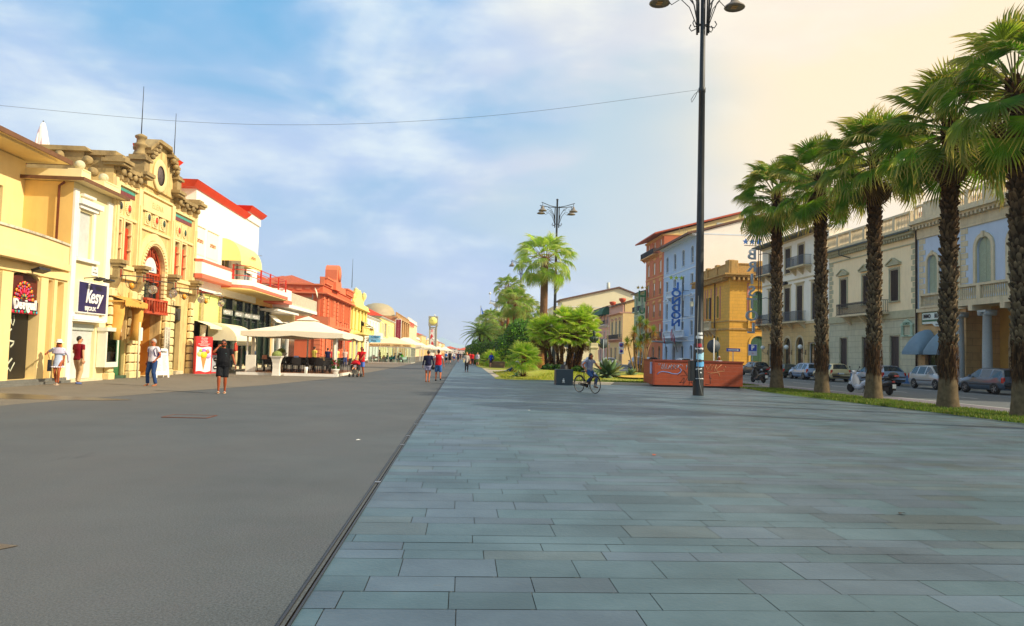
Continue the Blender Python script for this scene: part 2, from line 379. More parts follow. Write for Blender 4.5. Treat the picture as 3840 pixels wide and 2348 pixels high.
def townhouse(name,label,S_,Y0,Y1,H,depth,wm,floors,tm=None,X=None,group=None,cornice=.35,parapet=0,roof=None,roofm=None,base=None,baseh=0,strings=(),quoin=False,dent=False,pipe=False,rise=1.2,cat='building',balm=None,skip=()):
 loc,rz=side(S_,Y0,Y1,X); w=Y1-Y0; tm=tm or WHITE
 t=thing(name,label,cat,loc,rz,group)
 ops=[];todo=[]
 for f in floors:
  xs=f.get('xs') or [w*(i+.5)/f['n'] for i in range(f['n'])]
  for cx in xs:
   ops.append((cx-f['w']/2,cx+f['w']/2,f['z'],f['z']+f['h'],f.get('rise',0))); todo.append((cx,f))
 mb=MB(); mats=[wm]
 if base:
  mats.append(base)
  lo=[o for o in ops if o[2]<baseh]; hi=[o for o in ops if o[2]>=baseh]
  wall(mb,0,w,0,baseh,lo,0,.2,1); wall(mb,0,w,baseh,H,hi,0,.2,0)
  for x in(0,w):
   mb.quad((x,0,0),(x,depth,0),(x,depth,baseh),(x,0,baseh),1); mb.quad((x,0,baseh),(x,depth,baseh),(x,depth,H),(x,0,H),0)
 else:
  wall(mb,0,w,0,H,ops,0,.2,0)
  for x in(0,w): mb.quad((x,0,0),(x,depth,0),(x,depth,H),(x,0,H),0)
 mb.quad((0,depth,0),(w,depth,0),(w,depth,H),(0,depth,H)); mb.quad((0,0,H),(w,0,H),(w,depth,H),(0,depth,H))
 mb.build('wall',mats,t)
 tr=MB()
 for s in strings: tr.box(-.02,w+.02,-.08,0,s,s+.16)
 if cornice:
  tr.box(-.04,w+.04,-cornice*.5,0,H-.28,H-.12); tr.box(-.08,w+.08,-cornice,.0,H-.12,H+.06)
  for x in(0,w): 
   a,b=(-.08,0) if x==0 else (w,w+.08); tr.box(a,b,0,depth,H-.12,H+.06)
  if dent:
   n=int(w/.3)
   for i in range(n): x=w*(i+.5)/n; tr.box(x-.07,x+.07,-cornice*.8,-cornice*.5,H-.26,H-.12)
 if parapet: tr.box(0,w,-.02,.25,H+.06,H+parapet); tr.box(-.05,w+.05,-.08,.3,H+parapet,H+parapet+.1)
 if quoin:
  z=0.1;k=0
  while z<H-.6:
   L=.5 if k%2 else .32
   tr.box(-.0,L,-.035,0,z,z+.36); tr.box(w-L,w,-.035,0,z,z+.36); z+=.42;k+=1
 for cx,f in todo:
  if f.get('trim',1): surround(tr,cx,f['z'],f['w'],f['h'],f.get('t',.1),f.get('rise',0),sill=f['z']>.5)
  if f.get('ped'): pediment(tr,cx,f['z']+f['h']+.25,f['w']+.7,.55)
  elif f.get('hood'): tr.box(cx-f['w']/2-.25,cx+f['w']/2+.25,-.18,0,f['z']+f['h']+.25,f['z']+f['h']+.36)
 if tr.v: tr.build('moulding',[tm],t)
 for cx,f in todo:
  win(t,cx,f['z'],f['w'],f['h'],f.get('kind','glass'),f.get('rise',0),.14,f.get('fm'),f.get('sm'),f.get('cols',2),f.get('rows',2),'door' if f.get('door') else 'window')
  if f.get('bal'):
   b=MB(); bw=f['w']+.7; b.box(cx-bw/2,cx+bw/2,-.75,0,f['z']-.16,f['z']-.02)
   for q in(-1,1): b.prx([(0,f['z']-.6),(-.55,f['z']-.17),(0,f['z']-.17)],cx+q*bw*.33-.07,cx+q*bw*.33+.07)
   o=b.build('balcony',[tm],t); r=MB(); balrail(r,cx-bw/2+.03,cx+bw/2-.03,-.7,f['z']-.02,.95,side=0); r.build('railing',[balm or DMETAL],o)
 for bz,a,b_,kind in skip:   # long balconies
  b=MB(); b.box(a,b_,-.9,0,bz-.2,bz-.03)
  for i in range(int((b_-a)/1.2)+1):
   x=a+.2+i*(b_-a-.4)/max(1,int((b_-a)/1.2)); b.prx([(0,bz-.75),(-.7,bz-.2),(0,bz-.2)],x-.08,x+.08)
  o=b.build('balcony',[tm],t); r=MB()
  if kind=='stone': balustrade(r,a,b_,-.78,bz-.03,.95); r.build('balustrade',[tm],o)
  else: balrail(r,a+.03,b_-.03,-.85,bz-.03,1.0,side=0); r.build('railing',[balm or DMETAL],o)
 if roof:
  r=MB(); e=.5
  if roof=='hip':
   q=rise; cx0,cx1=min(w/2,depth/2),w-min(w/2,depth/2); 
   if cx0>cx1: cx0=cx1=w/2
   v=[(-e,-e,H+.07),(w+e,-e,H+.07),(w+e,depth+e,H+.07),(-e,depth+e,H+.07),(cx0,depth/2,H+q),(cx1,depth/2,H+q)]
   r.add(v,[(0,1,5,4),(1,2,5),(2,3,4,5),(3,0,4),(3,2,1,0)])
  elif roof=='gable':   # ridge parallel to street, gable faces on the ends
   q=rise; v=[(-.2,-e,H+.0),(w+.2,-e,H+.0),(w+.2,depth/2,H+q),(-.2,depth/2,H+q),(w+.2,depth+e,H),(-.2,depth+e,H)]
   v2=[(x,y,z-.14) for x,y,z in v]
   r.add(v+v2,[(0,1,2,3),(3,2,4,5),(6,9,8,7),(9,11,10,8),(0,6,7,1),(1,7,8,2),(2,8,10,4),(3,9,6,0),(5,11,9,3)])
   for x in(0,w): g=MB(); g.add([(x,0,H),(x,depth,H),(x,depth/2,H+q*.98)],[(0,1,2)]); g.build('gable',[wm],t)
  elif roof=='mono':    # one slope rising away from the street, end walls carried up to it
   q=rise; v=[(-.1,-.8,H-.05),(w+.1,-.8,H-.05),(w+.1,depth,H+q),(-.1,depth,H+q)]; v2=[(x,y,z-.16) for x,y,z in v]
   r.add(v+v2,[(0,1,2,3),(7,6,5,4),(0,4,5,1),(1,5,6,2),(2,6,7,3),(3,7,4,0)])
   g=MB()
   for x in(0,w): g.add([(x,0,H),(x,depth,H),(x,depth,H+q-.15)],[(0,1,2)])
   g.quad((0,depth,H),(w,depth,H),(w,depth,H+q-.15),(0,depth,H+q-.15)); g.build('gable',[wm],t)
  r.build('roof',[roofm or TERRA],t)
 if pipe:
  p=MB(); p.tube([(pipe,-.1,.1),(pipe,-.1,H-.3),(pipe,-.25,H-.1)],.05,6); p.build('drainpipe',[DMETAL],t)
 return t
cam=bpy.data.cameras.new('camera'); co=bpy.data.objects.new('camera',cam); COL.objects.link(co); S.camera=co
cam.sensor_width=36; cam.lens=36*1850/2464; cam.clip_end=3000; cam.clip_start=.1
co.matrix_world=Matrix.Translation((0,0,1.55))@Matrix.Rotation(rad(-3.6),4,'Z')@Matrix.Rotation(PI/2+rad(3.1),4,'X')@Matrix.Rotation(rad(1.5),4,'Z')
SAZ,SEL=rad(21),rad(33)     # sun: to the right, slightly behind the camera
sv=Vector((math.cos(SEL)*math.cos(SAZ),-math.cos(SEL)*math.sin(SAZ),math.sin(SEL)))
sl=bpy.data.lights.new('sun','SUN'); sl.energy=5.0; sl.angle=rad(.55); sl.color=(1,.87,.66)
so=bpy.data.objects.new('sun',sl); COL.objects.link(so); so.rotation_euler=sv.to_track_quat('Z','Y').to_euler()
W=bpy.data.worlds.new('World'); S.world=W; W.use_nodes=True; nt=W.node_tree; N=nt.nodes; L=nt.links
bg=N['Background']; bg.inputs['Strength'].default_value=.1
sky=N.new('ShaderNodeTexSky'); sky.sky_type='NISHITA'; sky.sun_disc=False; sky.sun_elevation=SEL; sky.sun_rotation=PI/2+SAZ; sky.air_density=1.2; sky.dust_density=1.5; sky.ozone_density=2
tc=N.new('ShaderNodeTexCoord')
def vm(op,a,b=None):
 n=N.new('ShaderNodeVectorMath'); n.operation=op; L.new(a,n.inputs[0])
 if b is not None:
  if isinstance(b,tuple): n.inputs[1].default_value=b
  else: L.new(b,n.inputs[1])
 return n
def ramp(src,stops,interp='EASE'):
 r=N.new('ShaderNodeValToRGB'); r.color_ramp.interpolation=interp; e=r.color_ramp.elements
 while len(e)<len(stops): e.new(.5)
 for k,(p,c) in enumerate(stops): e[k].position=p; e[k].color=c if len(c)==4 else c+(1,)
 L.new(src,r.inputs['Fac']); return r.outputs['Color']
def mixc(f,a,b):
 m=N.new('ShaderNodeMix'); m.data_type='RGBA'
 for i,x in((0,f),(6,a),(7,b)):
  if isinstance(x,(float,int)): m.inputs[i].default_value=x
  elif isinstance(x,tuple): m.inputs[i].default_value=x
  else: L.new(x,m.inputs[i])
 return m.outputs[2]
def math1(op,a,b=None,clamp=False):
 n=N.new('ShaderNodeMath'); n.operation=op; n.use_clamp=clamp
 for i,x in((0,a),(1,b)):
  if x is None: continue
  if isinstance(x,(float,int)): n.inputs[i].default_value=x
  else: L.new(x,n.inputs[i])
 return n.outputs[0]
def noise(vec,scale,detail=6,rough=.55,dist=0.):
 n=N.new('ShaderNodeTexNoise'); n.inputs['Scale'].default_value=scale; n.inputs['Detail'].default_value=detail; n.inputs['Roughness'].default_value=rough; n.inputs['Distortion'].default_value=dist
 L.new(vec,n.inputs['Vector']); return n.outputs['Fac']
d=tc.outputs['Generated']
sp=N.new('ShaderNodeSeparateXYZ'); L.new(d,sp.inputs[0])
st=vm('MULTIPLY',d,(1,1,2.6)).outputs[0]
G1=(0,0,0);W1=(1,1,1)
K=10.
def k10(h,f=1.): c=srgb(h); return (c[0]*K*f,c[1]*K*f,c[2]*K*f,1)
blue=mixc(.93,sky.outputs[0],mixc(ramp(sp.outputs['Z'],[(0.,G1),(.42,W1)],'LINEAR'),k10('#c4d4ea'),k10('#62b0e0')))
n1=noise(st,1.6,3,.5); 
warmx=math1('ADD',math1('MULTIPLY',sp.outputs['X'],1.05),math1('ADD',math1('MULTIPLY',math1('SUBTRACT',n1,.5),.75),math1('MULTIPLY',sp.outputs['Z'],.62)))
warm=ramp(warmx,[(.2,G1),(.4,(.48,.48,.48)),(.7,W1)])
base=mixc(warm,blue,mixc(ramp(sp.outputs['X'],[(.1,G1),(.42,W1)]),k10('#dfe7e0'),k10('#fdebcc')))
n2=noise(vm('ADD',st,(.35,0,.1)).outputs[0],2.3,5,.5,.4); n3=noise(st,6,5,.55,.2)
sheet=ramp(n2,[(.4,G1),(.6,(.85,.85,.85))])
c2=mixc(sheet,base,mixc(warm,k10('#b9cdec'),k10('#f3e9dc')))
lit=ramp(math1('ADD',math1('MULTIPLY',n2,.6),math1('MULTIPLY',n3,.4)),[(.48,G1),(.66,(.85,.85,.85))])
c3=mixc(lit,c2,mixc(warm,k10('#e6f2f4'),k10('#fff6e2')))
L.new(c3,bg.inputs['Color'])
S.view_settings.view_transform='Standard'; S.view_settings.look='None'; S.view_settings.exposure=.14; S.view_settings.gamma=1
S.cycles.max_bounces=6; S.cycles.transparent_max_bounces=12
rnd=random.Random(7)
def structure(name,mb,mats,cols=None):
 o=mb.build(name,mats,cols=cols); o['kind']='structure'; return o
ASPH=mat('asphalt','#4d5356',.8,.16,.5,bump=.25,bs=90,dirt=.35,dcol='#57565c',spec=.35)
ASPO=mat('old_asphalt','#716a5e',.85,.14,.8,bump=.5,bs=80,dirt=.3,dcol='#6a6152')
ROADM=mat('road_asphalt','#5b6062',.8,.12,.7,bump=.3,bs=80,dirt=.3,dcol='#4a4e50')
def fine(m,scale=160.,amt=.35):
 nt=m.node_tree;N_=nt.nodes;L_=nt.links;b=N_['Principled BSDF']; src=b.inputs['Base Color'].links[0].from_socket
 tc=N_.new('ShaderNodeTexCoord'); n=N_.new('ShaderNodeTexNoise'); n.inputs['Scale'].default_value=scale; n.inputs['Detail'].default_value=2
 L_.new(tc.outputs['Object'],n.inputs['Vector']); r=N_.new('ShaderNodeValToRGB'); r.color_ramp.elements[0].position=.32; r.color_ramp.elements[1].position=.68
 r.color_ramp.elements[0].color=(1-amt,)*3+(1,); r.color_ramp.elements[1].color=(1+amt,)*3+(1,)
 L_.new(n.outputs['Fac'],r.inputs['Fac']); mx=N_.new('ShaderNodeMix'); mx.data_type='RGBA'; mx.blend_type='MULTIPLY'; mx.inputs[0].default_value=1
 L_.new(src,mx.inputs[6]); L_.new(r.outputs['Color'],mx.inputs[7]); L_.new(mx.outputs[2],b.inputs['Base Color'])
fine(ASPH,60,.35); fine(ASPO,90,.25); fine(ROADM,90,.25)
g=MB(); g.quad((-700,-60,-.05),(700,-60,-.05),(700,1400,-.05),(-700,1400,-.05)); structure('ground',g,[mat('earth','#7c7466',.9,.2,.05)])
g=MB(); g.quad((-30,-8,0),(-.95,-8,0),(-.95,560,0),(-30,560,0)); structure('asphalt_promenade',g,[ASPH])
g=MB(); pts=[(-11.5,-8),(-11.2,14),(-11.0,20),(-9.6,27),(-8.2,33),(-7.6,38),(-7.0,43),(-6.6,60),(-6.6,300)]
for i in range(len(pts)-1): g.quad((-20,pts[i][1],.004),(pts[i][0],pts[i][1],.004),(pts[i+1][0],pts[i+1][1],.004),(-20,pts[i+1][1],.004))
structure('shopfront_pavement',g,[ASPO])
g=MB(); g.prz([(-14.6,22.6),(-12.2,21.6),(-9.9,21.8),(-9.2,22.3),(-10.6,22.9),(-12.4,23.6),(-14.8,24.2)],.004,.008)
g.prz([(-4.05,6.05),(-3.8,5.98),(-3.55,6.08),(-3.4,6.02),(-3.32,6.15),(-3.5,6.2),(-3.55,6.3),(-3.85,6.26),(-4.1,6.33)],.004,.007); structure('wet_stain',g,[mat('wet_asphalt','#463f36',.35,.2,2.)])
g=MB(); g.quad((-.93,-8,-.014),(20,-8,-.014),(20,48.2,-.014),(-.93,48.2,-.014)); g.quad((-.93,48.2,-.006),(2.2,48.2,-.006),(2.2,420,-.006),(-.93,420,-.006)); structure('paving_bed',g,[mat('joint_mortar','#6a6a62',.9,.3,3.)])
g=MB(); cols=[]; y=1.6
def slabrow(y,h,x0,x1,lmin,lmax,dull=1.):
 x=x0-rnd.random()*.6
 while x<x1:
  l=rnd.uniform(lmin,lmax); a=max(x,x0)+.003; b=min(x+l,x1)-.003
  if b-a>.03:
   j=.003*rnd.random()
   g.quad((a,y+.003,j*.4),(b,y+.003,j),(b,y+h-.003,j*.6),(a,y+h-.003,j*.2))
   v=rnd.choice([.82,.9,.94,.97,1.,1.,1.03,1.06,1.13])*rnd.uniform(.95,1.05)*dull*.66; t=rnd.random()
   c=srgb('#557682') if t<.5 else srgb('#5c7586') if t<.85 else srgb('#5c7278') if t<.95 else srgb('#546b78')
   for _ in range(4): cols.append((c[0]*v*1.02,c[1]*v,c[2]*v,1))
  x+=l
while y<48:
 h=rnd.choice([.26,.3,.34,.4,.46,.24]); slabrow(y,h,-.93,17.6,.5,1.3); y+=h
yy=48.2
while yy<190:
 h=.4 if yy<90 else .9; slabrow(yy,h,-.93,2.2,.5,1.4,1.18); yy+=h
SL=vcol('slate_slab',.5,0,.34,.9,.5,bump=.35,bs=26)
def blotch(m,scale,lo,hi,col,amt,stretch=(1,1,1)):
 nt=m.node_tree;N_=nt.nodes;L_=nt.links;b=N_['Principled BSDF']; src=b.inputs['Base Color'].links[0].from_socket
 tc=N_.new('ShaderNodeTexCoord'); mp=N_.new('ShaderNodeMapping'); mp.inputs['Scale'].default_value=stretch; L_.new(tc.outputs['Object'],mp.inputs['Vector'])
 n=N_.new('ShaderNodeTexNoise'); n.inputs['Scale'].default_value=scale; n.inputs['Detail'].default_value=7; n.inputs['Roughness'].default_value=.62; L_.new(mp.outputs['Vector'],n.inputs['Vector'])
 r=N_.new('ShaderNodeValToRGB'); r.color_ramp.elements[0].position=lo; r.color_ramp.elements[1].position=hi; r.color_ramp.elements[0].color=(0,0,0,1); r.color_ramp.elements[1].color=(amt,)*3+(1,); L_.new(n.outputs['Fac'],r.inputs['Fac'])
 mx=N_.new('ShaderNodeMix'); mx.data_type='RGBA'; L_.new(r.outputs['Color'],mx.inputs[0]); L_.new(src,mx.inputs[6]); mx.inputs[7].default_value=srgb(col); L_.new(mx.outputs[2],b.inputs['Base Color'])
blotch(SL,6.,.64,.78,'#5f5a4a',.4); blotch(SL,3.,.72,.76,'#2e2c28',.75); blotch(SL,.45,.45,.75,'#72828a',.3)
blotch(ASPH,.22,.42,.7,'#5f5d5b',.55,(1,.35,1)); blotch(ASPH,1.6,.66,.74,'#3f4042',.5,(1,.25,1)); blotch(ASPH,.9,.7,.78,'#7d776c',.4); blotch(ASPO,.8,.6,.72,'#5d5546',.5)
structure('slate_paving',g,[SL],cols)
g=MB(); g.box(-.99,-.975,1,300,-.03,.012); g.box(-.93,-.915,1,60,-.03,.012)
o=structure('slot_drain',g,[DMETAL]); g=MB()
for q in(9.2,12.9,16.6,14.3,19.5): g.box(-.985,-.915,q,q+.06,.006,.016)
g.build('clip',[STEEL],o)
o=thing('manhole_cover','rectangular rusty metal manhole frame set in the asphalt','manhole cover',(-5.95,17.45,.004))
m=MB(); m.box(-.48,.48,-.36,-.33,0,.012); m.box(-.48,.48,.33,.36,0,.012); m.box(-.48,-.45,-.33,.33,0,.012); m.box(.45,.48,-.33,.33,0,.012); m.build('frame',[mat('rusty_iron','#6a3a26',.7,.3,20.)],o)
m=MB(); m.box(-.45,.45,-.33,.33,0,.006); m.build('cover',[ASPH],o)
GRASS=mat('grass_ground','#93982a',.9,.3,1.5,bump=.5,bs=60,dirt=.6,dcol='#a88a3a')
GRASSD=mat('grass_dark','#4d6a14',.9,.3,2.5,bump=.5,bs=60,dirt=.5,dcol='#6f6a2c')
KERB=mat('kerb_stone','#b3a895',.8,.15,2.,dirt=.3)
g=MB(); g.quad((2.2,46.2,.0),(20,46.2,.0),(20,420,.0),(2.2,420,.0)); structure('garden_path',g,[mat('beige_paving','#a89c88',.85,.12,1.,dirt=.3,dcol='#857a68')])
def mound(poly,cx,cy,h,name,m_,z0=.012,n=7):
 g=MB(); k=len(poly); vs=[];fs=[]
 for i in range(n+1):
  t=i/n; zz=z0+h*(1-math.cos(PI*t))/2
  for x,y in poly: vs.append((x+(cx-x)*t*.98,y+(cy-y)*t*.98,zz+rnd.uniform(-.01,.01)*(h>0)*(i>0)))
 for i in range(n):
  for j in range(k): a=i*k+j;b=i*k+(j+1)%k; fs.append((a,b,b+k,a+k))
 fs.append(tuple(range(n*k,(n+1)*k))); g.add(vs,fs,0,True); return structure(name,g,[m_])
def blob(pts,n=5):
 out=[];k=len(pts)
 for i in range(k):
  p0,p1,p2,p3=[Vector(pts[(i+q)%k]) for q in(-1,0,1,2)]
  for j in range(n):
   t=j/n; out.append(tuple(.5*((2*p1)+(-p0+p2)*t+(2*p0-5*p1+4*p2-p3)*t*t+(-p0+3*p1-3*p2+p3)*t*t*t)))
 return out
mound(blob([(2.2,48.0),(5.5,48.3),(8.9,50),(9.6,56),(9.5,66),(8,73),(5.2,73),(3.6,64),(2.8,56)]),7.4,62,.55,'grass_mound',GRASS)
mound(blob([(10.4,49),(14,48.6),(18,50),(18.4,60),(17.8,76),(12,79),(10.2,70),(9.9,57)]),13.8,64,.35,'planted_bed',GRASS)
mound(blob([(2.3,84),(9,82),(17,88),(18,140),(16,220),(5,220),(2.6,140)]),10,140,.3,'far_grass_bed',GRASS)
mound(blob([(2.6,76.5),(6,75.8),(9,77),(6.5,79.5),(3.2,79)]),5,77.5,.05,'grass_island',GRASS)
g=MB(); g.bbox(6.2,17.4,42.9,43.1,0,.15,.02); g.bbox(6.2,6.4,43.1,46.0,0,.15,.02); g.bbox(6.4,17.4,45.8,46.0,0,.15,.02); structure('kerb',g,[KERB])
g=MB(); g.quad((6.4,43.1,.11),(17.4,43.1,.11),(17.4,45.8,.11),(6.4,45.8,.11)); structure('kerbed_grass',g,[GRASSD])
mound([(15.9,41.9),(15.3,38.5),(15.2,34),(15.5,29),(15.8,23),(15.9,17),(15.9,8),(18.2,8),(18.2,17),(18.15,27),(18.2,42)],17.2,26,.06,'palm_strip_grass',GRASSD,.01,3)
g=MB(); g.quad((18.15,-8,.012),(20.55,-8,.012),(20.55,420,.012),(18.15,420,.012)); structure('cycle_path',g,[mat('purple_asphalt','#6d666c',.8,.12,1.,bump=.2,bs=60)])
g=MB(); g.quad((20.5,-8,.004),(33,-8,.004),(33,560,.004),(20.5,560,.004)); structure('road',g,[ROADM])
g=MB()
for x in(18.2,20.55): g.quad((x,-8,.017),(x+.12,-8,.017),(x+.12,200,.017),(x,200,.017))
y=5
while y<160: g.quad((28.9,y,.009),(29.0,y,.009),(29.0,y+5.2,.009),(28.9,y+5.2,.009)); y+=5.6
y=0
while y<200: g.quad((25,y,.009),(25.14,y,.009),(25.14,y+3,.009),(25,y+3,.009)); y+=6
structure('road_marking',g,[mat('road_paint','#c9c9c4',.7,.2,6.)])
g=MB(); g.box(33.0,34.6,-8,560,.0,.12); structure('pavement',g,[mat('grey_pavement','#8a8680',.85,.15,1.5,dirt=.3)])
g=MB(); g.box(32.85,33.0,-8,560,0,.125); structure('pavement_kerb',g,[KERB])
def grassblades(name,regions,count,cols_,hh=(.05,.13),label=None):
 g=MB(); cl=[]
 for reg,n in regions:
  x0,x1,y0,y1,fz=reg
  for _ in range(n):
   x=rnd.uniform(x0,x1); y=rnd.uniform(y0,y1); z=fz(x,y)
   if z is None: continue
   h=rnd.uniform(*hh); a=rnd.random()*6.28; dx,dy=math.cos(a)*.018,math.sin(a)*.018; lx,ly=rnd.uniform(-.05,.05),rnd.uniform(-.05,.05)
   g.add([(x-dx,y-dy,z),(x+dx,y+dy,z),(x+lx,y+ly,z+h)],[(0,1,2)])
   c=srgb(rnd.choice(cols_)); cl+= [c]*3
 o=g.build(name,[vcol('grass_blade',.7,.3,.2)],cols=cl); tag(o,label,'grass',kind='stuff'); return o
grassblades('grass',[((15.4,18.1,17,42,lambda x,y:.03),26000),((6.5,17.2,43.2,45.7,lambda x,y:.11),7000)],0,['#5d7a1a','#6f8a22','#49631a','#8a8a3a'],label='short green grass along the paving edge under the palms')
grassblades('grass',[((2.6,9.4,48.4,66,lambda x,y:.03+.5*max(0,1-math.hypot((x-7.2)/4.6,(y-61)/13))),9000),((10.6,17.8,50,70,lambda x,y:.03+.3*max(0,1-math.hypot((x-13.8)/4.5,(y-63)/14))),6000)],0,['#a8b02a','#8fa022','#c2b23c','#77901c'],label='yellowing sunlit grass of the garden beds')
rnd=random.Random(11)
ROOFT=mat('roof_tile','#d8401c',.75,.3,6.)
TAN=mat('tan_stucco','#e2b878',.8,.06,1.2,bump=.15,bs=60,dirt=.2,dcol='#a87c46',streak=True)
YEL=mat('yellow_stucco','#efd596',.8,.05,1.,bump=.12,bs=60,dirt=.15,dcol='#c9a45a',streak=True)
BROWNE=mat('eave_brown','#6e4a2e',.7,.2,3.)
loc,rz=side('L',20,31.5)
t=thing('shop_building','cream shop building with a curved terrace over a black graffitied shutter','building',loc,rz)
m=MB(); dy=lambda Y:Y-20
ops=[(dy(25.2),dy(27.0),.2,3.9),(dy(27.65),dy(29.42),.2,4.05,.25),(dy(29.92),dy(30.38),.12,3.92),(dy(30.62),dy(31.2),.12,3.92)]
wall(m,0,11.5,0,4.6,ops,0,.42); m.quad((0,.42,0),(11.5,.42,0),(11.5,.42,4.2),(0,.42,4.2))
m.quad((0,0,4.6),(11.5,0,4.6),(11.5,1.9,4.6),(0,1.9,4.6)); m.quad((11.5,0,0),(11.5,9,0),(11.5,9,4.6),(11.5,0,4.6))
wall(m,0,11.5,4.6,8.75,[(dy(29.2),dy(30.1),4.8,7.45),(4,5.4,4.8,7.45)],1.9,.3); m.quad((11.5,1.9,4.6),(11.5,9,4.6),(11.5,9,8.75),(11.5,1.9,8.75)); m.quad((0,9,0),(11.5,9,0),(11.5,9,8.75),(0,9,8.75)); m.quad((0,0,0),(0,9,0),(0,9,8.7),(0,1.9,8.7))
m.build('wall',[YEL],t)
m=MB(); m.box(dy(27.0)+.003,dy(27.65)-.003,-.07,0,.2,3.95); m.box(dy(29.42)+.003,dy(29.92)-.003,-.07,0,.2,3.95); m.box(dy(30.38)+.01,dy(30.62)-.01,-.05,0,.2,3.95); m.box(0,11.4,-.09,0,4.0,4.3); m.build('pilaster',[YEL],t)
m=MB(); m.box(0,11.5,-.35,-.08,0,.1); m.box(0,11.5,-.14,0,.1,.2); m.build('step',[mat('grey_marble','#6f6f6a',.4,.25,6.)],t)
m=MB(); n=16; o=[];q=[]
for i in range(n+1):
 a=i/n; x=11.45-a*11.4; yb=.0-.45*math.sin(min(1,a*2.4)*PI/2)**1.0 if a<.42 else -.45
 if a<.04: yb=-.0
 o.append((x,yb))
for i in range(n):
 (xa,ya),(xb,yb)=o[i],o[i+1]
 for d0,d1,z0,z1 in((0,.1,4.62,5.38),(-.1,.2,4.38,4.62),(-.06,.16,5.38,5.46)):
  m.add([(xa,ya+d0,z0),(xb,yb+d0,z0),(xb,yb+d1,z0),(xa,ya+d1,z0),(xa,ya+d0,z1),(xb,yb+d0,z1),(xb,yb+d1,z1),(xa,ya+d1,z1)],[(0,3,2,1),(4,5,6,7),(0,1,5,4),(2,3,7,6),(0,4,7,3),(1,2,6,5)],1 if z0>5 else 0)
 m.add([(xa,ya,4.4),(xb,yb,4.4),(xb,.0,4.4),(xa,.0,4.4),(xa,ya,4.6),(xb,yb,4.6),(xb,1.9,4.6),(xa,1.9,4.6)],[(3,2,1,0),(4,5,6,7)])
o1=m.build('terrace_parapet',[CREAM,mat('weathered_cap','#d9cdb4',.85,.3,6.,dirt=.7,dcol='#574c3e')],t)
m=MB(); m.box(dy(25),11.6,.75,2.,8.78,8.86,1); m.box(dy(20),11.6,.75,2.,8.78,8.86) if 0 else None
m.box(0,12.3,.56,9.5,8.86,9.0,1); m.box(0,12.3,.5,.56,8.84,9.02); m.box(12.3,12.34,.5,9.5,8.84,9.02); m.build('eave',[BROWNE,YEL],t)
m=MB(); m.box(0,11.5,2.4,9,9.02,9.45); m.build('upper_wall',[YEL],t)
m=MB(); tileroof(m,-.2,11.7,2.1,5.7,9.4,10.1); m.build('roof',[ROOFT],t)
for a,b in((dy(29.2),dy(30.1)),(4,5.4)): win(t,(a+b)/2,4.8,b-a-.06,2.65,'glass',y=2.1)
for a,b,z1 in((25.2,27.0,3.9),(27.65,29.42,3.8)):
 m=MB(); m.box(dy(a)+.03,dy(b)-.03,.3,.36,.22,z1); o2=m.build('roller_shutter',[slat('black_slats','#17150f',7.,.5,.5,'Z',.3)],t)
 if a>27:
  P=mat('spray_paint','#c8ccb4',.6,.1,3.)
  g=MB(); X0=dy(27.65); 
  def stroke(pts,r):
   g.tube([(X0+x,.29,z) for x,z in pts],r,5,flat=.3,up=(0,1,0),sm=True)
  stroke([(.1,3.0-.6),(.06,2.1),(.12,1.9)],.03); stroke([(.3,2.3),(.15,1.9),(.08,1.55)],.025); stroke([(.62,2.45),(.68,2.2),(.78,2.12),(.85,2.3),(.8,2.5)],.03)
  stroke([(.05,1.3),(.25,1.6),(.5,1.85),(.72,2.0)],.035); stroke([(.05,1.25),(.3,1.5),(.6,1.58),(.9,1.55),(.85,1.45),(.7,1.35)],.04)
  stroke([(.05,1.15),(.02,.9),(.12,.72),(.35,.66),(.6,.75),(.85,.95)],.04); stroke([(.28,1.35),(.35,1.2),(.42,1.35)],.025); stroke([(.35,1.25),(.35,.95)],.025); stroke([(.2,1.0),(.35,1.15),(.52,1.02)],.025)
  stroke([(.3,.3),(.42,.5),(.55,.42),(.66,.62),(.78,.5),(.92,.68),(1.02,.8)],.03)
  g.build('spray_tag',[P],o2)
X0=dy(27.65)+.04; 
m=MB(); m.prism([(X0,3.0),(X0+1.73,3.0),(X0+1.73,3.8),(X0+.9,4.03),(X0,3.8)],.06,.12); m.build('sign_board',[mat('rust_panel','#5a1f10',.6,.35,3.)],t)
m=MB(); m.box(X0+.0,X0+1.73,.0,.12,2.62,3.0); sb=m.build('sign_box',[mat('navy_red','#2a0d3a',.4,.3,4.)],t)
m=MB(); m.box(X0+.0,X0+1.73,-.005,.115,2.56,2.66); 
for i in range(9): m.lathe([(.001,0),(.05,0),(.05,.03),(.001,.03)],(X0+.1+i*.19,-.01,2.62),8,1+i%3,M=RX(PI/2))
m.build('sign_trim',[mat('sign_red','#c01022',.5,.2,5.),mat('petal_pink','#f0345a',.5),mat('petal_green','#1f9a6a',.5),mat('petal_teal','#2fa5c0',.5)],t)
cols=['#e01030','#f04070','#f0b030','#20908a','#d02090','#f06030']
m=MB(); ms=[mat('petal%d'%i,c,.5,.1,9.) for i,c in enumerate(cols)]
cx,cz=X0+.85,3.0
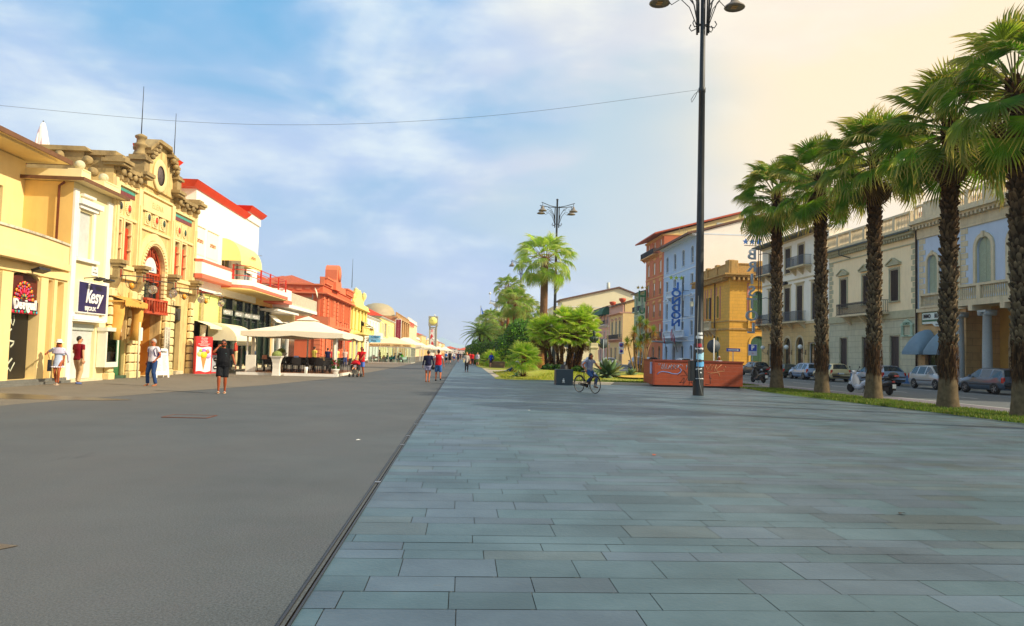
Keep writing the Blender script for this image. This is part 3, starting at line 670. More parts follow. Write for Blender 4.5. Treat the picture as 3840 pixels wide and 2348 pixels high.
for ring,(R0,k,sz,ps) in enumerate(((.22,9,.045,(3,2)),(.34,9,.075,(1,0)),(.46,11,.05,(5,4)),(.58,13,.062,(2,0)))):
 for i in range(k):
  a=PI*(i+.5)/k; c=(cx+math.cos(a)*R0,.045,cz+math.sin(a)*R0*1.15)
  M=RY(-(a-PI/2))@RX(PI/2)
  if ring in(0,1): m.lathe([(.001,0),(sz,0),(sz,.03),(.001,.03)],c,8,ps[i%2],M=RY(PI/2-a)@Matrix.Diagonal((.5,1,1.9)).to_3x3()@RX(PI/2))
  else:
   m.lathe([(.001,0),(sz,0),(sz,.03),(.001,.03)],c,10,ps[i%2],M=RX(PI/2)); m.lathe([(.001,0),(sz*.55,0),(sz*.55,.03),(.001,.03)],(c[0],.03,c[2]),8,3 if i%2 else 5,M=RX(PI/2))
m.build('flower_fan',ms,t)
WL=mat('white_letters','#f4f2ee',.4,0)
text('De',.5,WL,t,(X0+.12,-.03,2.72),ext=.03,sx=.8,align='LEFT',bold=.012,valign='BOTTOM_BASELINE')
text('s',.5,WL,t,(X0+.72,-.03,2.72),ext=.03,sx=.8,bold=.012,mirror=True,valign='BOTTOM_BASELINE')
text('igual',.5,WL,t,(X0+.85,-.03,2.72),ext=.03,sx=.78,align='LEFT',bold=.012,valign='BOTTOM_BASELINE')
m=MB(); m.pbox((dy(28.7),-.42,4.15),(.75,.3,.1),RX(-.35)); m.box(dy(28.7)-.04,dy(28.7)+.04,-.4,0,4.15,4.19); m.build('spotlight',[BLACK],t)
loc,rz=side('L',31.5,34.85); w=3.35
t=thing('jewellery_shop','narrow cream shop building with stone balls on its roof edge and a navy sign','building',loc,rz)
CRW=mat('pale_cream','#ecdba8',.75,.05,1.5,bump=.1,bs=50,dirt=.15,dcol='#c2aa70',streak=True)
m=MB(); d=lambda Y:Y-31.5
wall(m,0,w,0,8.0,[(d(32.05),d(33.15),5.08,6.95),(d(31.95),d(33.95),.08,2.36)],0,.35)
for x in(0,w): m.quad((x,0,0),(x,8,0),(x,8,8.),(x,0,8.),1)
m.quad((0,8,0),(w,8,0),(w,8,8),(0,8,8)); m.build('wall',[CRW,mat('orange_cream','#efc878',.8,.06,1.,dirt=.15,dcol='#b98a4a',streak=True)],t)
m=MB(); m.box(-.0,.35,-.08,0,0,7.75); m.box(w-.45,w,-.08,0,2.5,7.75); m.box(.42,.52,-.05,0,5.08,7.05); m.box(d(33.15)+.05,d(33.15)+.25,-.05,0,5.,7.05); m.box(.4,1.95,-.12,0,7.05,7.2); m.box(.3,2.2,-.22,0,7.2,7.42)
m.box(.55,1.6,-.16,0,7.55,7.65); m.box(.35,2.2,-.16,0,4.9,5.04); m.box(.3,2.75,-.16,0,2.52,2.64); m.box(.3,2.6,-.05,0,2.64,2.8); m.box(.3,2.7,-.3,-.08,2.44,2.5); m.build('pilaster',[WHITE],t)
m=MB(); m.box(-.31,w+.51,-.51,4,8.02,8.12,1); m.box(-.35,w+.55,-.55,-.51,8.0,8.14); m.box(-.35,-.31,-.51,4,8.0,8.14); m.box(w+.51,w+.55,-.51,4,8.0,8.14); m.build('eave',[BROWNE,CRW],t)
m=MB(); m.box(-.02,.75,-.28,6,8.14,8.5); m.box(.75,1.9,-.1,6,8.14,8.35); m.box(1.9,w,-.3,6,8.14,8.45); m.box(.05,.7,-.3,.3,8.5,8.56); m.box(2.0,w-.1,-.32,.3,8.45,8.51); m.build('parapet',[CRW],t)
m=MB(); m.sph((.38,0,8.56+.2),.2,16,10); m.build('ball_finial',[mat('pale_stone','#d2c6a0',.8,.1,6.)],t); m=MB(); m.sph((2.45,0,8.51+.2),.2,16,10); m.build('ball_finial',[MATS['pale_stone']],t)
m=MB(); m.box(d(32.05),d(33.15),.1,.15,5.08,6.95); m.build('roller_shutter',[slat('white_slats','#dfe3e0',9.,.5,.5,'Z',.6)],t)
m=MB(); m.box(d(31.95),d(33.95),.14,.19,.1,2.1); m.build('roller_shutter',[MATS['white_slats']],t)
m=MB(); m.box(d(31.95),d(33.95),.06,.3,2.1,2.36); m.build('shutter_box',[mat('pale_steel','#b9c2b8',.5,.1,4.)],t)
m=MB(); m.box(-.1,2.6,-.35,.02,0,.1); m.build('step',[mat('cream_stone','#d8c9a6',.7,.1,4.)],t)
m=MB(); m.tube([(-.12,.5,.2),(-.12,.5,7.8),(-.12,.3,7.95)],.05,8); m.build('drainpipe',[mat('copper_brown','#7a3f22',.5,.2,4.)],t)
o=thing('shop_sign','dark navy shop sign with white brush lettering lit by two black spotlights','sign',loc,rz)
m=MB(); m.box(d(32.05),d(34.5),-.14,-.003,2.84,4.06); m.build('board',[mat('navy_board','#241d52',.45,.12,2.)],o)
m=MB(); a,b,z0,z1=d(32.05),d(34.5),2.84,4.06
for q in((a-.04,b+.04,z0-.04,z0),(a-.04,b+.04,z1,z1+.04),(a-.04,a,z0,z1),(b,b+.04,z0,z1)): m.box(q[0],q[1],-.16,-.003,q[2],q[3])
m.build('frame',[WHITE],o)
text('k',1.15,WL,o,(d(32.85),-.15,3.25),ext=.01,sx=.8,shear=.3,bold=.015,valign='BOTTOM_BASELINE'); text('esy',.85,WL,o,(d(33.55),-.15,3.25),ext=.01,sx=.95,shear=.3,bold=.015,valign='BOTTOM_BASELINE')
text('BIJOUX',.24,WL,o,(d(33.1),-.15,2.92),ext=.008,sx=1.2,valign='BOTTOM_BASELINE',bold=.004)
for x in(d(32.75),d(33.6)):
 m=MB(); m.pbox((x,-.62,4.22),(.5,.28,.07),RX(-.3)); m.tube([(x,0,4.25),(x,-.55,4.3)],.02,6); m.build('spotlight',[BLACK],o)
o=thing('street_nameplate','small white street nameplate with two lines above the navy sign','sign',loc,rz)
m=MB(); m.box(d(33.3),d(33.85),-.03,-.003,4.42,4.82); m.build('plate',[WHITE],o)
text('Via',.1,BLACK,o,(d(33.57),-.035,4.7),ext=.002); text('PAOLO CABRINI',.065,BLACK,o,(d(33.57),-.035,4.55),ext=.002,sx=.8)
o=thing('display_case','white glazed display case full of handbags on the wall','display case',(-15.58,34.75,.55),PI/2)
m=MB(); m.box(-.62,.62,-.06,.1,0,.22); m.box(-.68,.68,-.34,.1,1.56,1.72); m.box(-.62,.62,.06,.1,.22,1.56); m.box(-.62,-.5,-.28,.06,.22,1.56); m.box(.5,.62,-.28,.06,.22,1.56); m.box(-.62,.62,-.28,-.06,0,.22); m.build('case',[mat('case_white','#e9e4d0',.5,.05,3.)],o)
m=MB(); 
for z in(.72,1.14): m.box(-.5,.5,-.25,.05,z,z+.02)
m.build('shelf',[WHITE],o); m=MB(); m.box(-.5,.5,-.272,-.262,.22,1.56); m.build('pane',[CG],o)
cc=['#c07a30','#8a2f2a','#3a4a5c','#b9b4a4','#d08a96','#60452c','#a09a30','#c44a5a']; k=0
for z in(.24,.74,1.16):
 for x in(-.34,-.05,.25):
  m=MB(); h=rnd.uniform(.14,.26); m.bbox(x-.11,x+.11,-.16,-.02,z,z+h,.04); m.tube([(x-.06,-.09,z+h),(x-.05,-.09,z+h+.09),(x+.05,-.09,z+h+.09),(x+.06,-.09,z+h)],.008,5); m.build('handbag',[mat('bag%d'%(k%8),cc[k%8],.5)],o); k+=1
loc,rz=side('L',34.85,45.35); w=10.5
t=thing('ornate_stone_building','ornate yellow stone building with round plaque, arched window and carved gable','building',loc,rz)
STONE=mat('warm_stone','#d9bd80',.85,.12,1.6,bump=.35,bs=18,dirt=.85,dcol='#86693c',streak=True)
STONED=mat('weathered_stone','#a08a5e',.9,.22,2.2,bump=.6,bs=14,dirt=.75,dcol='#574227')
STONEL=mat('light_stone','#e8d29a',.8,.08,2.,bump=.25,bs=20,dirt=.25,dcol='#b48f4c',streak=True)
cx=39.6-34.85; xL,xR=35.95-34.85,43.15-34.85
m=MB()
op=[]
for c in(xL,xR):
 for q in(-.52,.52): op.append((c+q-.33,c+q+.33,5.25,7.2))
op+=[(cx-1.35,cx+1.35,.02,6.55,1.35),(xL-.85,xL+.95,.1,3.3),(xR-.75,xR+.65,.2,3.75)]
op+=[]
wall(m,.0,w,0,9.35,op,0,.5)
for x in(0,w): m.quad((x,0,0),(x,9,0),(x,9,9.35),(x,0,9.35))
m.quad((0,9,0),(w,9,0),(w,9,9.35),(0,9,9.35)); m.quad((0,0,9.35),(w,0,9.35),(w,9,9.35),(0,9,9.35))
prof=[(cx-2.0,9.35),(cx+2.0,9.35),(cx+2.0,10.5),(cx+1.55,11.05),(cx+1.2,11.3),(cx+.7,11.62),(cx-.7,11.62),(cx-1.2,11.3),(cx-1.55,11.05),(cx-2.0,10.5)]
m.prism(prof,-.12,.5)
m.build('wall',[STONE],t)
m=MB()
for x in(.22,cx-2.1,cx+2.1,w-.22):
 m.box(x-.2,x+.2,-.16,0,4.6,9.0); m.box(x-.1,x+.1,-.22,-.16,4.8,8.2)
m.box(cx-1.95,cx+1.95,-.1,0,7.18,7.3); m.box(cx-1.9,cx+1.9,-.16,-.0,8.95,9.05)
for a,b in((.42,cx-2.3),(cx+2.3,w-.42)):
 m.box(a,b,-.12,0,8.75,8.9); m.box(a,b,-.1,0,7.3,7.42) ; m.box(a,b,-.1,0,5.02,5.2); m.box(a,b,-.2,0,4.55,4.72)
for c in(xL,xR):
 for q in(-.52,.52): surround(m,c+q,5.25,.66,1.95,.1,0,-.07,sill=False)
 m.box(c-.06,c+.06,-.12,0,5.2,7.3)
for rr,y0,t_ in((1.35,-.14,.22),(1.6,-.08,.35)):
 o_=arcpts(cx-rr-t_,cx+rr+t_,5.2+rr+t_,rr+t_,24); q_=arcpts(cx-rr,cx+rr,5.2+rr,rr,24)
 for i in range(24):
  v=[(o_[i][0],y0,o_[i][1]),(q_[i][0],y0,q_[i][1]),(q_[i+1][0],y0,q_[i+1][1]),(o_[i+1][0],y0,o_[i+1][1])]; v+=[(p[0],0,p[2]) for p in v]
  m.add(v,[(0,1,2,3),(1,5,6,2),(4,0,3,7)])
for i in range(26):
 a=PI*i/25; m.sph((cx-1.47*math.cos(a),-.16,5.2+1.47*math.sin(a)),.075,6,4)
for z in range(9):
 for sg in(-1,1): m.box(cx+sg*1.36-(.12 if sg>0 else .25)+(.0),cx+sg*1.36+(.25 if sg>0 else .12),-.16,0,3.35+z*.22,3.35+z*.22+.16)
m.build('moulding',[STONEL],t)
for x in(.25,xL+1.28,cx-1.75,cx+1.78,xR-1.1,w-.3):
 m=MB();z=.25; m.bbox(x-.27,x+.27,-.3,0,0,.3,.04)
 z=.34
 while z<3.9: m.bbox(x-.24,x+.24,-.26,.0,z,z+.36,.06); z+=.42
 m.build('rusticated_pier',[STONEL],t)
m=MB()
for a,b in((.1,cx-2.35),(cx+2.35,w-.1)):
 k=5
 for i in range(k):
  x0=a+(b-a)*i/k; x1=a+(b-a)*(i+1)/k; dz=.16*math.sin(PI*(i+.5)/k)
  m.box(x0,x1,-.38,.3,9.55-dz,9.72-dz); m.box(x0,x1,-.22,.1,9.35-dz,9.55-dz)
 for i in range(4):
  x=a+.25+(b-a-.5)*i/3; m.lathe([(.13,-.08),(.16,0),(.13,.08)],(x,-.28,9.28),10,M=RX(PI/2)@RY(0)); m.box(x-.09,x+.09,-.26,-.02,8.95,9.3)
for x,zt in((.25,9.9),(w-.25,9.9),(cx-2.1,9.75),(cx+2.1,9.75)):
 m.box(x-.42,x+.42,-.5,.4,9.5,9.62); m.box(x-.5,x+.5,-.58,.45,9.62,9.78); m.box(x-.36,x+.36,-.42,.35,9.78,zt+.05)
for sg in(-1,1):
 x=cx+sg*2.1; m.box(x-.3,x+.3,-.35,.4,9.75,10.35); m.box(x-.42,x+.42,-.46,.46,10.35,10.47); m.box(x-.34,x+.34,-.38,.4,10.47,10.6)
 m.lathe([(.3,0),(.33,.1),(.2,.2),(.19,.42),(.3,.5),(.31,.58),(.2,.64),(.19,.84),(.27,.9),(.27,.98),(.12,1.06),(.01,1.1)],(x,0,10.58),16)
 for k,(u,z) in enumerate(((1.62,10.95),(1.3,11.18),(.95,11.42))):
  m.box(cx+sg*u-.16,cx+sg*u+.16,-.5,.2,z-.12,z+.02); m.lathe([(.1,-.1),(.14,0),(.1,.1)],(cx+sg*u,-.4,z-.26),10,M=RX(PI/2))
m.prism([(cx-.85,11.62),(cx+.85,11.62),(cx+.72,11.8),(cx-.72,11.8)],-.42,.55)
for sg in(-1,1):
 pts=[(cx+sg*.72,11.8),(cx+sg*.72,11.62),(cx+sg*1.75,10.98),(cx+sg*1.8,11.12)]
 m.prism(pts if sg<0 else pts[::-1],-.36,.5)
m.box(.0,.5,.0,1.2,9.35,9.9); m.box(-.12,.6,-.1,1.35,9.9,10.12)
m.prx([(1.2,8.1),(3.6,8.1),(3.6,10.0),(1.2,10.0)],-.25,.2); m.prx([(.9,10.),(3.9,10.),(3.7,10.2),(1.1,10.2)],-.4,.3)
for y,z in((1.0,9.6),(.75,9.1),(2.2,9.8)):
 m.lathe([(.001,-.1),(.2,-.1),(.2,.1),(.001,.1)],(-.28,y,z),14,M=RY(PI/2)); m.lathe([(.001,-.12),(.09,-.12),(.09,.12),(.001,.12)],(-.3,y,z),10,M=RY(PI/2))
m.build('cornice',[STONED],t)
m=MB(); 
M=RX(PI/2)@RY(0)
Mq=Matrix.Diagonal((1,1,1.0)).to_3x3()@RX(PI/2)
m.lathe([(.5,0),(.8,0),(.84,.06),(.76,.12),(.66,.08),(.56,.14),(.5,.1)],(cx-.05,-.12,10.1),32,M=Mq,cap=False); m.build('plaque_rim',[STONEL],t)
m=MB(); m.lathe([(.001,0),(.55,0),(.55,.05),(.001,.08)],(cx-.05,-.12,10.1),32,M=Mq); m.build('plaque',[mat('bronze_relief','#5a4c4c',.6,.5,9.,bump=1.,bs=14)],t)
m=MB(); m.box(cx-1.75,cx+1.75,-.13,-.0,8.1,8.85); m.build('name_panel',[STONEL],t)
text('ELENA',.42,mat('faded_paint','#c9a868',.8),t,(cx,-.135,8.47),ext=.004,space=1.2)
for a,b in((.55,cx-2.45),(cx+2.45,w-.55)):
 m=MB();k=12
 for i in range(k):
  x0=a+(b-a)*i/k; x1=a+(b-a)*(i+1)/k-.015
  m.box(x0,x1,-.03,0,8.55,8.68,0); m.box(x0,x1,-.025,0,8.36,8.54,1)
 m.build('frieze_tiles',[mat('teal_glaze','#3f9a86',.25,.3,9.),mat('maroon_glaze','#7a2a26',.3,.3,9.)],t)
REDG=mat('red_glaze','#d0401c',.12,.15,6.,spec=.8); GRNG=mat('green_glaze','#284a38',.12,.3,6.,spec=.8); BLKG=mat('dark_glaze','#3a423e',.12,.4,6.,spec=.8)
for x,c in((xL-.45,GRNG),(xL+.45,REDG),(cx-.95,BLKG),(cx,REDG),(cx+.95,GRNG),(xR-.45,REDG),(xR+.45,GRNG)):
 m=MB(); m.box(x-.36,x+.36,-.05,0,7.45,8.25 if abs(x-cx)>1.2 else 8.08); z=7.82
 for i in range(18): a=2*PI*i/18; m.sph((x+.27*math.cos(a),-.07,z+.27*math.sin(a)),.05,6,4)
 m.lathe([(.18,0),(.24,0),(.22,.07),(.18,.07)],(x,-.05,z),20,M=RX(PI/2),cap=False)
 q=m.build('roundel',[STONEL],t); m=MB(); m.sph((x,-.05,z),.18,14,8,sq=(1,.6,1)); m.build('glazed_boss',[c],q)
for x in(.28,cx-2.0,cx+2.05,w-.25):
 m=MB(); m.box(x-.36,x+.36,-.62,0,5.14,5.3); m.box(x-.3,x+.3,-.52,0,5.0,5.14); m.box(x-.24,x+.24,-.42,0,4.5,5.0)
 m.prx([(0,3.95),(-.2,4.0),(-.42,4.5),(0,4.5)],x-.2,x+.2); m.build('corbel',[STONED],t)
 m=MB(); m.box(x-.06,x+.06,-.44,-.42,4.55,4.9); m.build('enamel_tile',[mat('rust_tile','#9a3a1c',.4,.2,9.)],t)
RR=slat('red_slats','#d2401a',9.,.55,.5,'Z',.55)
for c in(xL,xR):
 for q in(-.52,.52):
  lo=5.25+(.45 if (c==xL and q<0) else 0)
  m=MB(); m.box(c+q-.33,c+q+.33,.07,.12,lo,6.95); m.build('roller_shutter',[RR],t)
  win(t,c+q,5.25,.64,1.93,'glass',0,.16,fm=mat('brown_frame','#5a3a22',.6))
 for z in(5.9,6.6):
  for q in(-.52,.52): m=MB(); m.box(c+q+.25,c+q+.36,-.12,.06,z,z+.06); m.build('ledge',[STONEL],t)
RT=mat('red_timber','#b8401c',.6,.25,6.,dirt=.35,dcol='#d9b48a')
m=MB(); y0,y1=.12,.22
o_=arcpts(cx-1.35,cx+1.35,6.55,1.35,24); q_=arcpts(cx-1.22,cx+1.22,6.42,1.22,24); r_=arcpts(cx-.72,cx+.72,5.92,.72,24)
for A,B in((o_,q_),([(x*1.0,z) for x,z in arcpts(cx-.8,cx+.8,6.0,.8,24)],r_)):
 for i in range(24):
  v=[(A[i][0],y0,A[i][1]),(B[i][0],y0,B[i][1]),(B[i+1][0],y0,B[i+1][1]),(A[i+1][0],y0,A[i+1][1])]; v+=[(p[0],y1,p[2]) for p in v]
  m.add(v,[(0,1,2,3),(1,5,6,2),(4,0,3,7)])
for i in range(1,10):
 a=PI*i/10; c1=(cx-math.cos(a)*1.0,(y0+y1)/2,5.2+math.sin(a)*1.0); m.pbox(c1,(.07,.09,.46),RY(-(a-PI/2)) )
m.box(cx-1.35,cx+1.35,y0,y1,5.1,5.22); m.box(cx-1.35,cx-1.22,y0,y1,3.2,5.1); m.box(cx+1.22,cx+1.35,y0,y1,3.2,5.1); m.box(cx-1.35,cx+1.35,y0,y1,4.75,4.83)
for i in range(1,8): x=cx-1.35+2.7*i/8; m.box(x-.03,x+.03,y0,y1,4.83,5.1)
m.box(cx-1.35,cx+1.35,-.35,.2,3.75,3.86); m.box(cx-1.35,cx+1.35,-.38,.2,3.1,3.22)
for i in range(9): x=cx-1.3+2.6*i/8; m.box(x-.04,x+.04,-.34,-.26,3.22,3.75)
m.build('timber_gallery',[RT],t)
m=MB(); m.box(cx-1.3,cx+1.3,.3,.34,3.2,6.5); m.build('pane',[GL],t)
m=MB(); m.box(cx-1.34,cx+1.34,1.6,1.7,0,3.2); m.box(cx-1.34,cx-1.3,.5,1.6,0,3.2); m.box(cx+1.3,cx+1.34,.5,1.6,0,3.2); m.box(cx-1.34,cx+1.34,.5,1.6,3.12,3.16); m.build('entrance_recess',[mat('ochre_plaster','#c98a30',.8,.1,2.)],t)
m=MB(); m.prism([(cx-.75,5.22),(cx+.7,5.22)]+[(x,z) for x,z in reversed(arcpts(cx-.75,cx+.7,5.95,.72,14))],.06,.1); sg=m.build('arch_sign',[WHITE],t)
text('NELSA',.26,mat('blue_letters','#3a6ab0',.5),sg,(cx+.05,.055,5.36),ext=.004,sx=.8)
GD=slat('painted_slats','#a8682c',5.,.6,.6,'Z',.5)
m=MB(); m.box(xL-.85,xL+.95,.2,.26,1.75,3.3); m.build('roller_shutter',[GD],t)
m=MB(); m.box(xL-.85,xL+.95,.195,.265,.1,1.75); m.build('roller_shutter',[slat('green_slats','#3c7a4a',5.,.6,.6,'Z',.5)],t)
m=MB(); m.box(xL-.95,xL+1.0,-.12,.5,0,.13); m.build('step',[mat('green_marble','#3a5a48',.35,.4,5.)],t)
m=MB(); m.box(xR-.75,xR+.65,.25,.3,.2,2.95); m.build('door',[mat('dark_door','#4a4020',.3,.4,1.,spec=.8)],t)
m=MB(); m.box(xR-.35,xR-.3,.2,.25,.25,2.9); m.box(xR-.75,xR-.7,.2,.25,.25,2.9); m.build('door_frame',[mat('olive_frame','#8a8a3a',.5)],t)
m=MB(); m.box(xR-.75,xR+.65,.0,.3,2.95,3.6); m.build('grille',[slat('dark_grille','#26221e',20.,.5,.6,'Z',.4)],t)
m=MB(); m.box(xR-.85,xR+.75,-.25,.4,0,.18); m.build('step',[MATS['cream_stone']],t)
m=MB(); m.tube([(w-.02,-.08,.0),(w-.02,-.08,3.9)],.06,8); m.build('drainpipe',[MATS['copper_brown']],t)
m=MB(); tileroof(m,.2,9.0,2.2,6.5,9.5,10.9); m.add([(.2,2.2,9.5),(.2,9,9.4),(.2,6.5,10.9)],[(0,1,2)]); m.build('roof',[ROOFT],t)
m=MB(); m.quad((.25,9,9.36),(.25,2.3,9.36),(.25,2.3,9.5),(.25,9,9.5)); 
for i in range(34):
 y=2.3+i*.2; zz=9.7+ (i*.034 if i<22 else .75-(i-22)*.02)
 m.tube([(-.02,y,zz-.05),(1.2,y,zz+.35)],.09,6)
m.box(-.0,.5,2.3,9,9.5,9.68); q=MB(); tileroof(q,0,9.4,0,2.6,9.75,11.0); q.add([(0,2.6,11.0),(9.4,2.6,11.0),(9.4,2.6,9.5),(0,2.6,9.5)],[(0,1,2,3)]); m.join(q,Matrix.Translation((3.4,11.2,0))@Matrix.Rotation(-PI/2,4,'Z')); m.build('verge_tiles',[ROOFT],t)
for Y,z0,z1 in((36.9,11.6,13.95),(40.9,11.6,13.95)):
 a=thing('lightning_rod','thin lightning rod on the %s stone finial of the carved gable'%('near' if Y<40 else 'far'),'antenna',(-15.7,(37.5 if Y<40 else 41.7),11.64),0,'lightning rods on the gable')
 m=MB(); m.tube([(0,0,0),(0,0,2.35)],[.025,.012],5); m.build('rod',[DMETAL],a)
a=thing('folded_parasol','folded white parasol standing on the rooftop beside the tiles','parasol',(-20.0,37,9.36))
m=MB(); m.lathe([(.24,0),(.3,.25),(.26,.7),(.2,1.1),(.1,1.45),(.02,1.55)],(0,0,1.0),9); 
for i in range(6): an=i*1.05; m.tube([(math.cos(an)*.25,math.sin(an)*.25,.85),(math.cos(an)*.27,math.sin(an)*.27,1.5),(math.cos(an)*.1,math.sin(an)*.1,2.4)],[.05,.07,.02],5)
m.build('canopy',[mat('canvas_white','#efeae0',.8,.08,3.)],a); m=MB(); m.tube([(0,0,0),(0,0,2.6)],.03,6); m.build('pole',[DMETAL],a)
loc0=None
gi=0
for x,nm in ((.28,'nearest the navy shop sign'),(cx-2.0,'left of the red timber gallery'),(cx+2.05,'right of the red timber gallery'),(w-.25,'beside the green shop panels')):
 a=thing('wall_lamp','iron wall lamp with hanging glass globe, '+nm,'wall lamp',(-15.7+.45,34.85+x,4.62),PI/2,'iron globe lamps of the stone building')
 m=MB(); m.tube([(0,0,0),(.15,-.5,.0),(1.0,-1.0,0)],.022,6); m.tube([(-.3,-.3,-.28),(.5,-.5,-.28)],.016,5)
 for i in range(5): q=i/4; m.tube([(-.3+.8*q,-.3-.2*q,-.28),(-.2+.6*q,-.35-.15*q,-.5),(.1,-.42,-.62)],.012,4)
 m.tube([(-.25,-.3,0),(-.25,-.3,-.28)],.014,4); m.tube([(.4,-.62,0),(.4,-.5,-.28)],.014,4)
 m.tube([(.75,-.86,0),(.8,-.88,.1),(.72,-.8,.14),(.68,-.78,.06)],.012,4); m.tube([(1.0,-1.0,0),(1.0,-1.0,-.3)],.012,5)
 m.build('bracket',[DMETAL],a)
 m=MB(); m.lathe([(.02,.2),(.09,.17),(.1,.12)],(1.0,-1.0,-.42),10); m.build('cap',[DMETAL],a)
 m=MB(); m.sph((1.0,-1.0,-.52),.2,16,10); m.build('globe',[CG if 0 else mat('clear_globe','#c9c2b4',.08,.1,3.,trans=.8)],a)
 m=MB(); m.sph((.1,-.42,-.45),.12,10,6,sq=(1,1,1.2)); m.build('amber_glass',[mat('amber_glass','#e0982a',.2,.2,5.)],a)
 gi+=1
a=thing('restaurant_board','tall white board with RISTORANTE PIZZERIA written downwards','sign',(-15.5,40.55,0),PI/2)
m=MB(); m.box(-.28,.42,-.34,-.3,1.0,2.5); m.build('board',[mat('aged_board','#cfc6b4',.7,.15,5.)],a)
for i,(p,q) in enumerate(zip('RISTORANTE','PIZZERIA  ')):
 z=2.4-.148*i
 if z<1.03: break
 text(p,.15,DMETAL,a,(-.08,-.345,z),ext=.003); 
 if q!=' ': text(q,.15,DMETAL,a,(.2,-.345,z-.04),ext=.003)
a=thing('sandwich_board','white folding menu board standing before the stone pier','sign',(-14.6,38.35,0),rad(62)); a.scale=(.95,.95,1)
m=MB(); 
for sg in(-1,1):
 M=Matrix.Translation((0,sg*.2,0))@Matrix.Rotation(sg*.14,4,'X')
 b=MB(); b.prism([(-.42,.12),(-.32,.12),(-.32,0),(-.42,0)][::-1],-.02,.02); b.prism([(.32,0),(.42,0),(.42,.12),(.32,.12)],-.02,.02); b.prism([(-.42,.12),(.42,.12),(.42,1.36),(.36,1.42),(-.36,1.42),(-.42,1.36)],-.02,.02); m.join(b,M)
o=m.build('board',[WHITE],a)
b=MB()
for i in range(14):
 for x0 in(-.34,.04): b.box(x0,x0+rnd.uniform(.16,.3),-.03,-.022,.35+i*.055,.362+i*.055)
b.xf(Matrix.Translation((0,-.2,0))@Matrix.Rotation(-.14,4,'X')); b.build('menu_lines',[mat('grey_print','#8d8d92',.6)],o)
tt=text('MENU',.15,DMETAL,a,(.12,-.03,1.24),ext=.003,rot=(PI/2-.14,0,0)); tt.location=(.12,-.065,1.24)
a=thing('bus_stop_pole','slim cream pole with a white timetable box before the ochre entrance','pole',(-14.9,36.5,0),PI/2)
m=MB(); m.tube([(0,0,0),(0,0,2.6)],.045,8); m.build('pole',[mat('cream_metal','#dcd2ae',.5)],a); m=MB(); m.bbox(.02,.2,-.08,.06,1.75,2.35,.02); m.build('timetable_box',[WHITE],a)
AW=mat('ochre_canvas','#dca84e',.8,.1,3.,bump=.2,bs=12)
a=thing('door_awning','faded ochre awning with scalloped valance and tied side curtains over the slatted door','awning',(-15.7,34.85+1.15,0),PI/2)
m=MB(); m.box(-1.15,1.25,-.75,0,3.42,3.5); m.add([(-1.15,0,3.75),(1.25,0,3.75),(1.25,-.8,3.5),(-1.15,-.8,3.5)],[(3,2,1,0)])
for i in range(14):
 x=-1.15+2.4*(i+.5)/14; m.prism([(x-.086,3.5),(x-.086,3.3),(x,3.22),(x+.086,3.3),(x+.086,3.5)],-.82,-.8)
m.build('valance',[AW],a)
for x in(-.95,1.05):
 m=MB(); m.tube([(x,-.4,3.45),(x+.02,-.45,2.9),(x-.04,-.42,2.3),(x-.1,-.38,1.75)],[.3,.26,.22,.2],9,flat=.5); m.build('curtain',[AW],a)
rnd=random.Random(21)
loc,rz=side('L',45.35,59.1); w=13.75
WS=mat('white_stucco','#f6f1e6',.7,.03,1.,bump=.08,bs=60); VER=mat('vermilion','#e0401c',.5,.06,2.); SALM=mat('salmon_band','#e8745a',.55,.06,2.)
t=thing('white_modern_building','tall white building with red stepped cornices, terrace and bronze lettered panels','building',loc,rz)
m=MB(); wall(m,0,w,4.9,10.75,[(5.2,7.3,5.6,7.6),(8.2,9.4,5.6,7.4),(10.4,12.4,5.6,7.8)],0,.2)
m.quad((0,0,4.9),(0,9,4.9),(0,9,10.75),(0,0,10.75)); m.quad((w,0,4.9),(w,9,4.9),(w,9,10.75),(w,0,10.75)); m.quad((0,9,0),(w,9,0),(w,9,10.75),(0,9,10.75)); m.quad((0,0,10.75),(w,0,10.75),(w,9,10.75),(0,9,10.75)); m.quad((0,1.2,0),(0,9,0),(0,9,4.9),(0,1.2,4.9)); m.quad((w,1.2,0),(w,9,0),(w,9,4.9),(w,1.2,4.9))
m.box(-3.6,-.0,1.2,2.0,9.3,11.9); m.box(10.3,w,-.12,4,10.75,11.35)
m.build('wall',[WS],t)
def lip(m,x0,x1,y0,z,h=.36,o=.38,back=4):
 for d0,d1,za,zb in((.1,.24,z,z+h*.45),(.24,o,z+h*.45,z+h)):
  m.add([(x0-d0,y0-d0,za),(x1+d0,y0-d0,za),(x1+d0,back,za),(x0-d0,back,za),(x0-d1,y0-d1,zb),(x1+d1,y0-d1,zb),(x1+d1,back,zb),(x0-d1,back,zb)],[(0,3,2,1),(4,5,6,7),(0,1,5,4),(1,2,6,5),(2,3,7,6),(3,0,4,7)])
for x0,x1,y0,z in((-3.6,-.35,1.2,11.85),(-.6,9.9,0.,10.7),(10.3,w,-.12,11.3)):
 m=MB(); lip(m,x0,x1,y0,z,back=2.05 if x0<-2 else 4); m.build('cornice',[VER],t)
BR=mat('bronze_letters','#a86a3a',.5,.2,4.)
PNL=mat('cream_panel','#f8f3da',.6,.03,2.)
for a,b in((.1,1.75),(2.15,4.3),(10.9,12.6)):
 m=MB(); m.box(a,b,-.03,0,6.95,8.6); m.box(a,b,-.1,0,8.6,8.66); p=m.build('wall_panel',[PNL],t)
 text('arturo',.48,BR,p,((a+b)/2,-.04,7.8),ext=.012,sx=.9,space=.95)
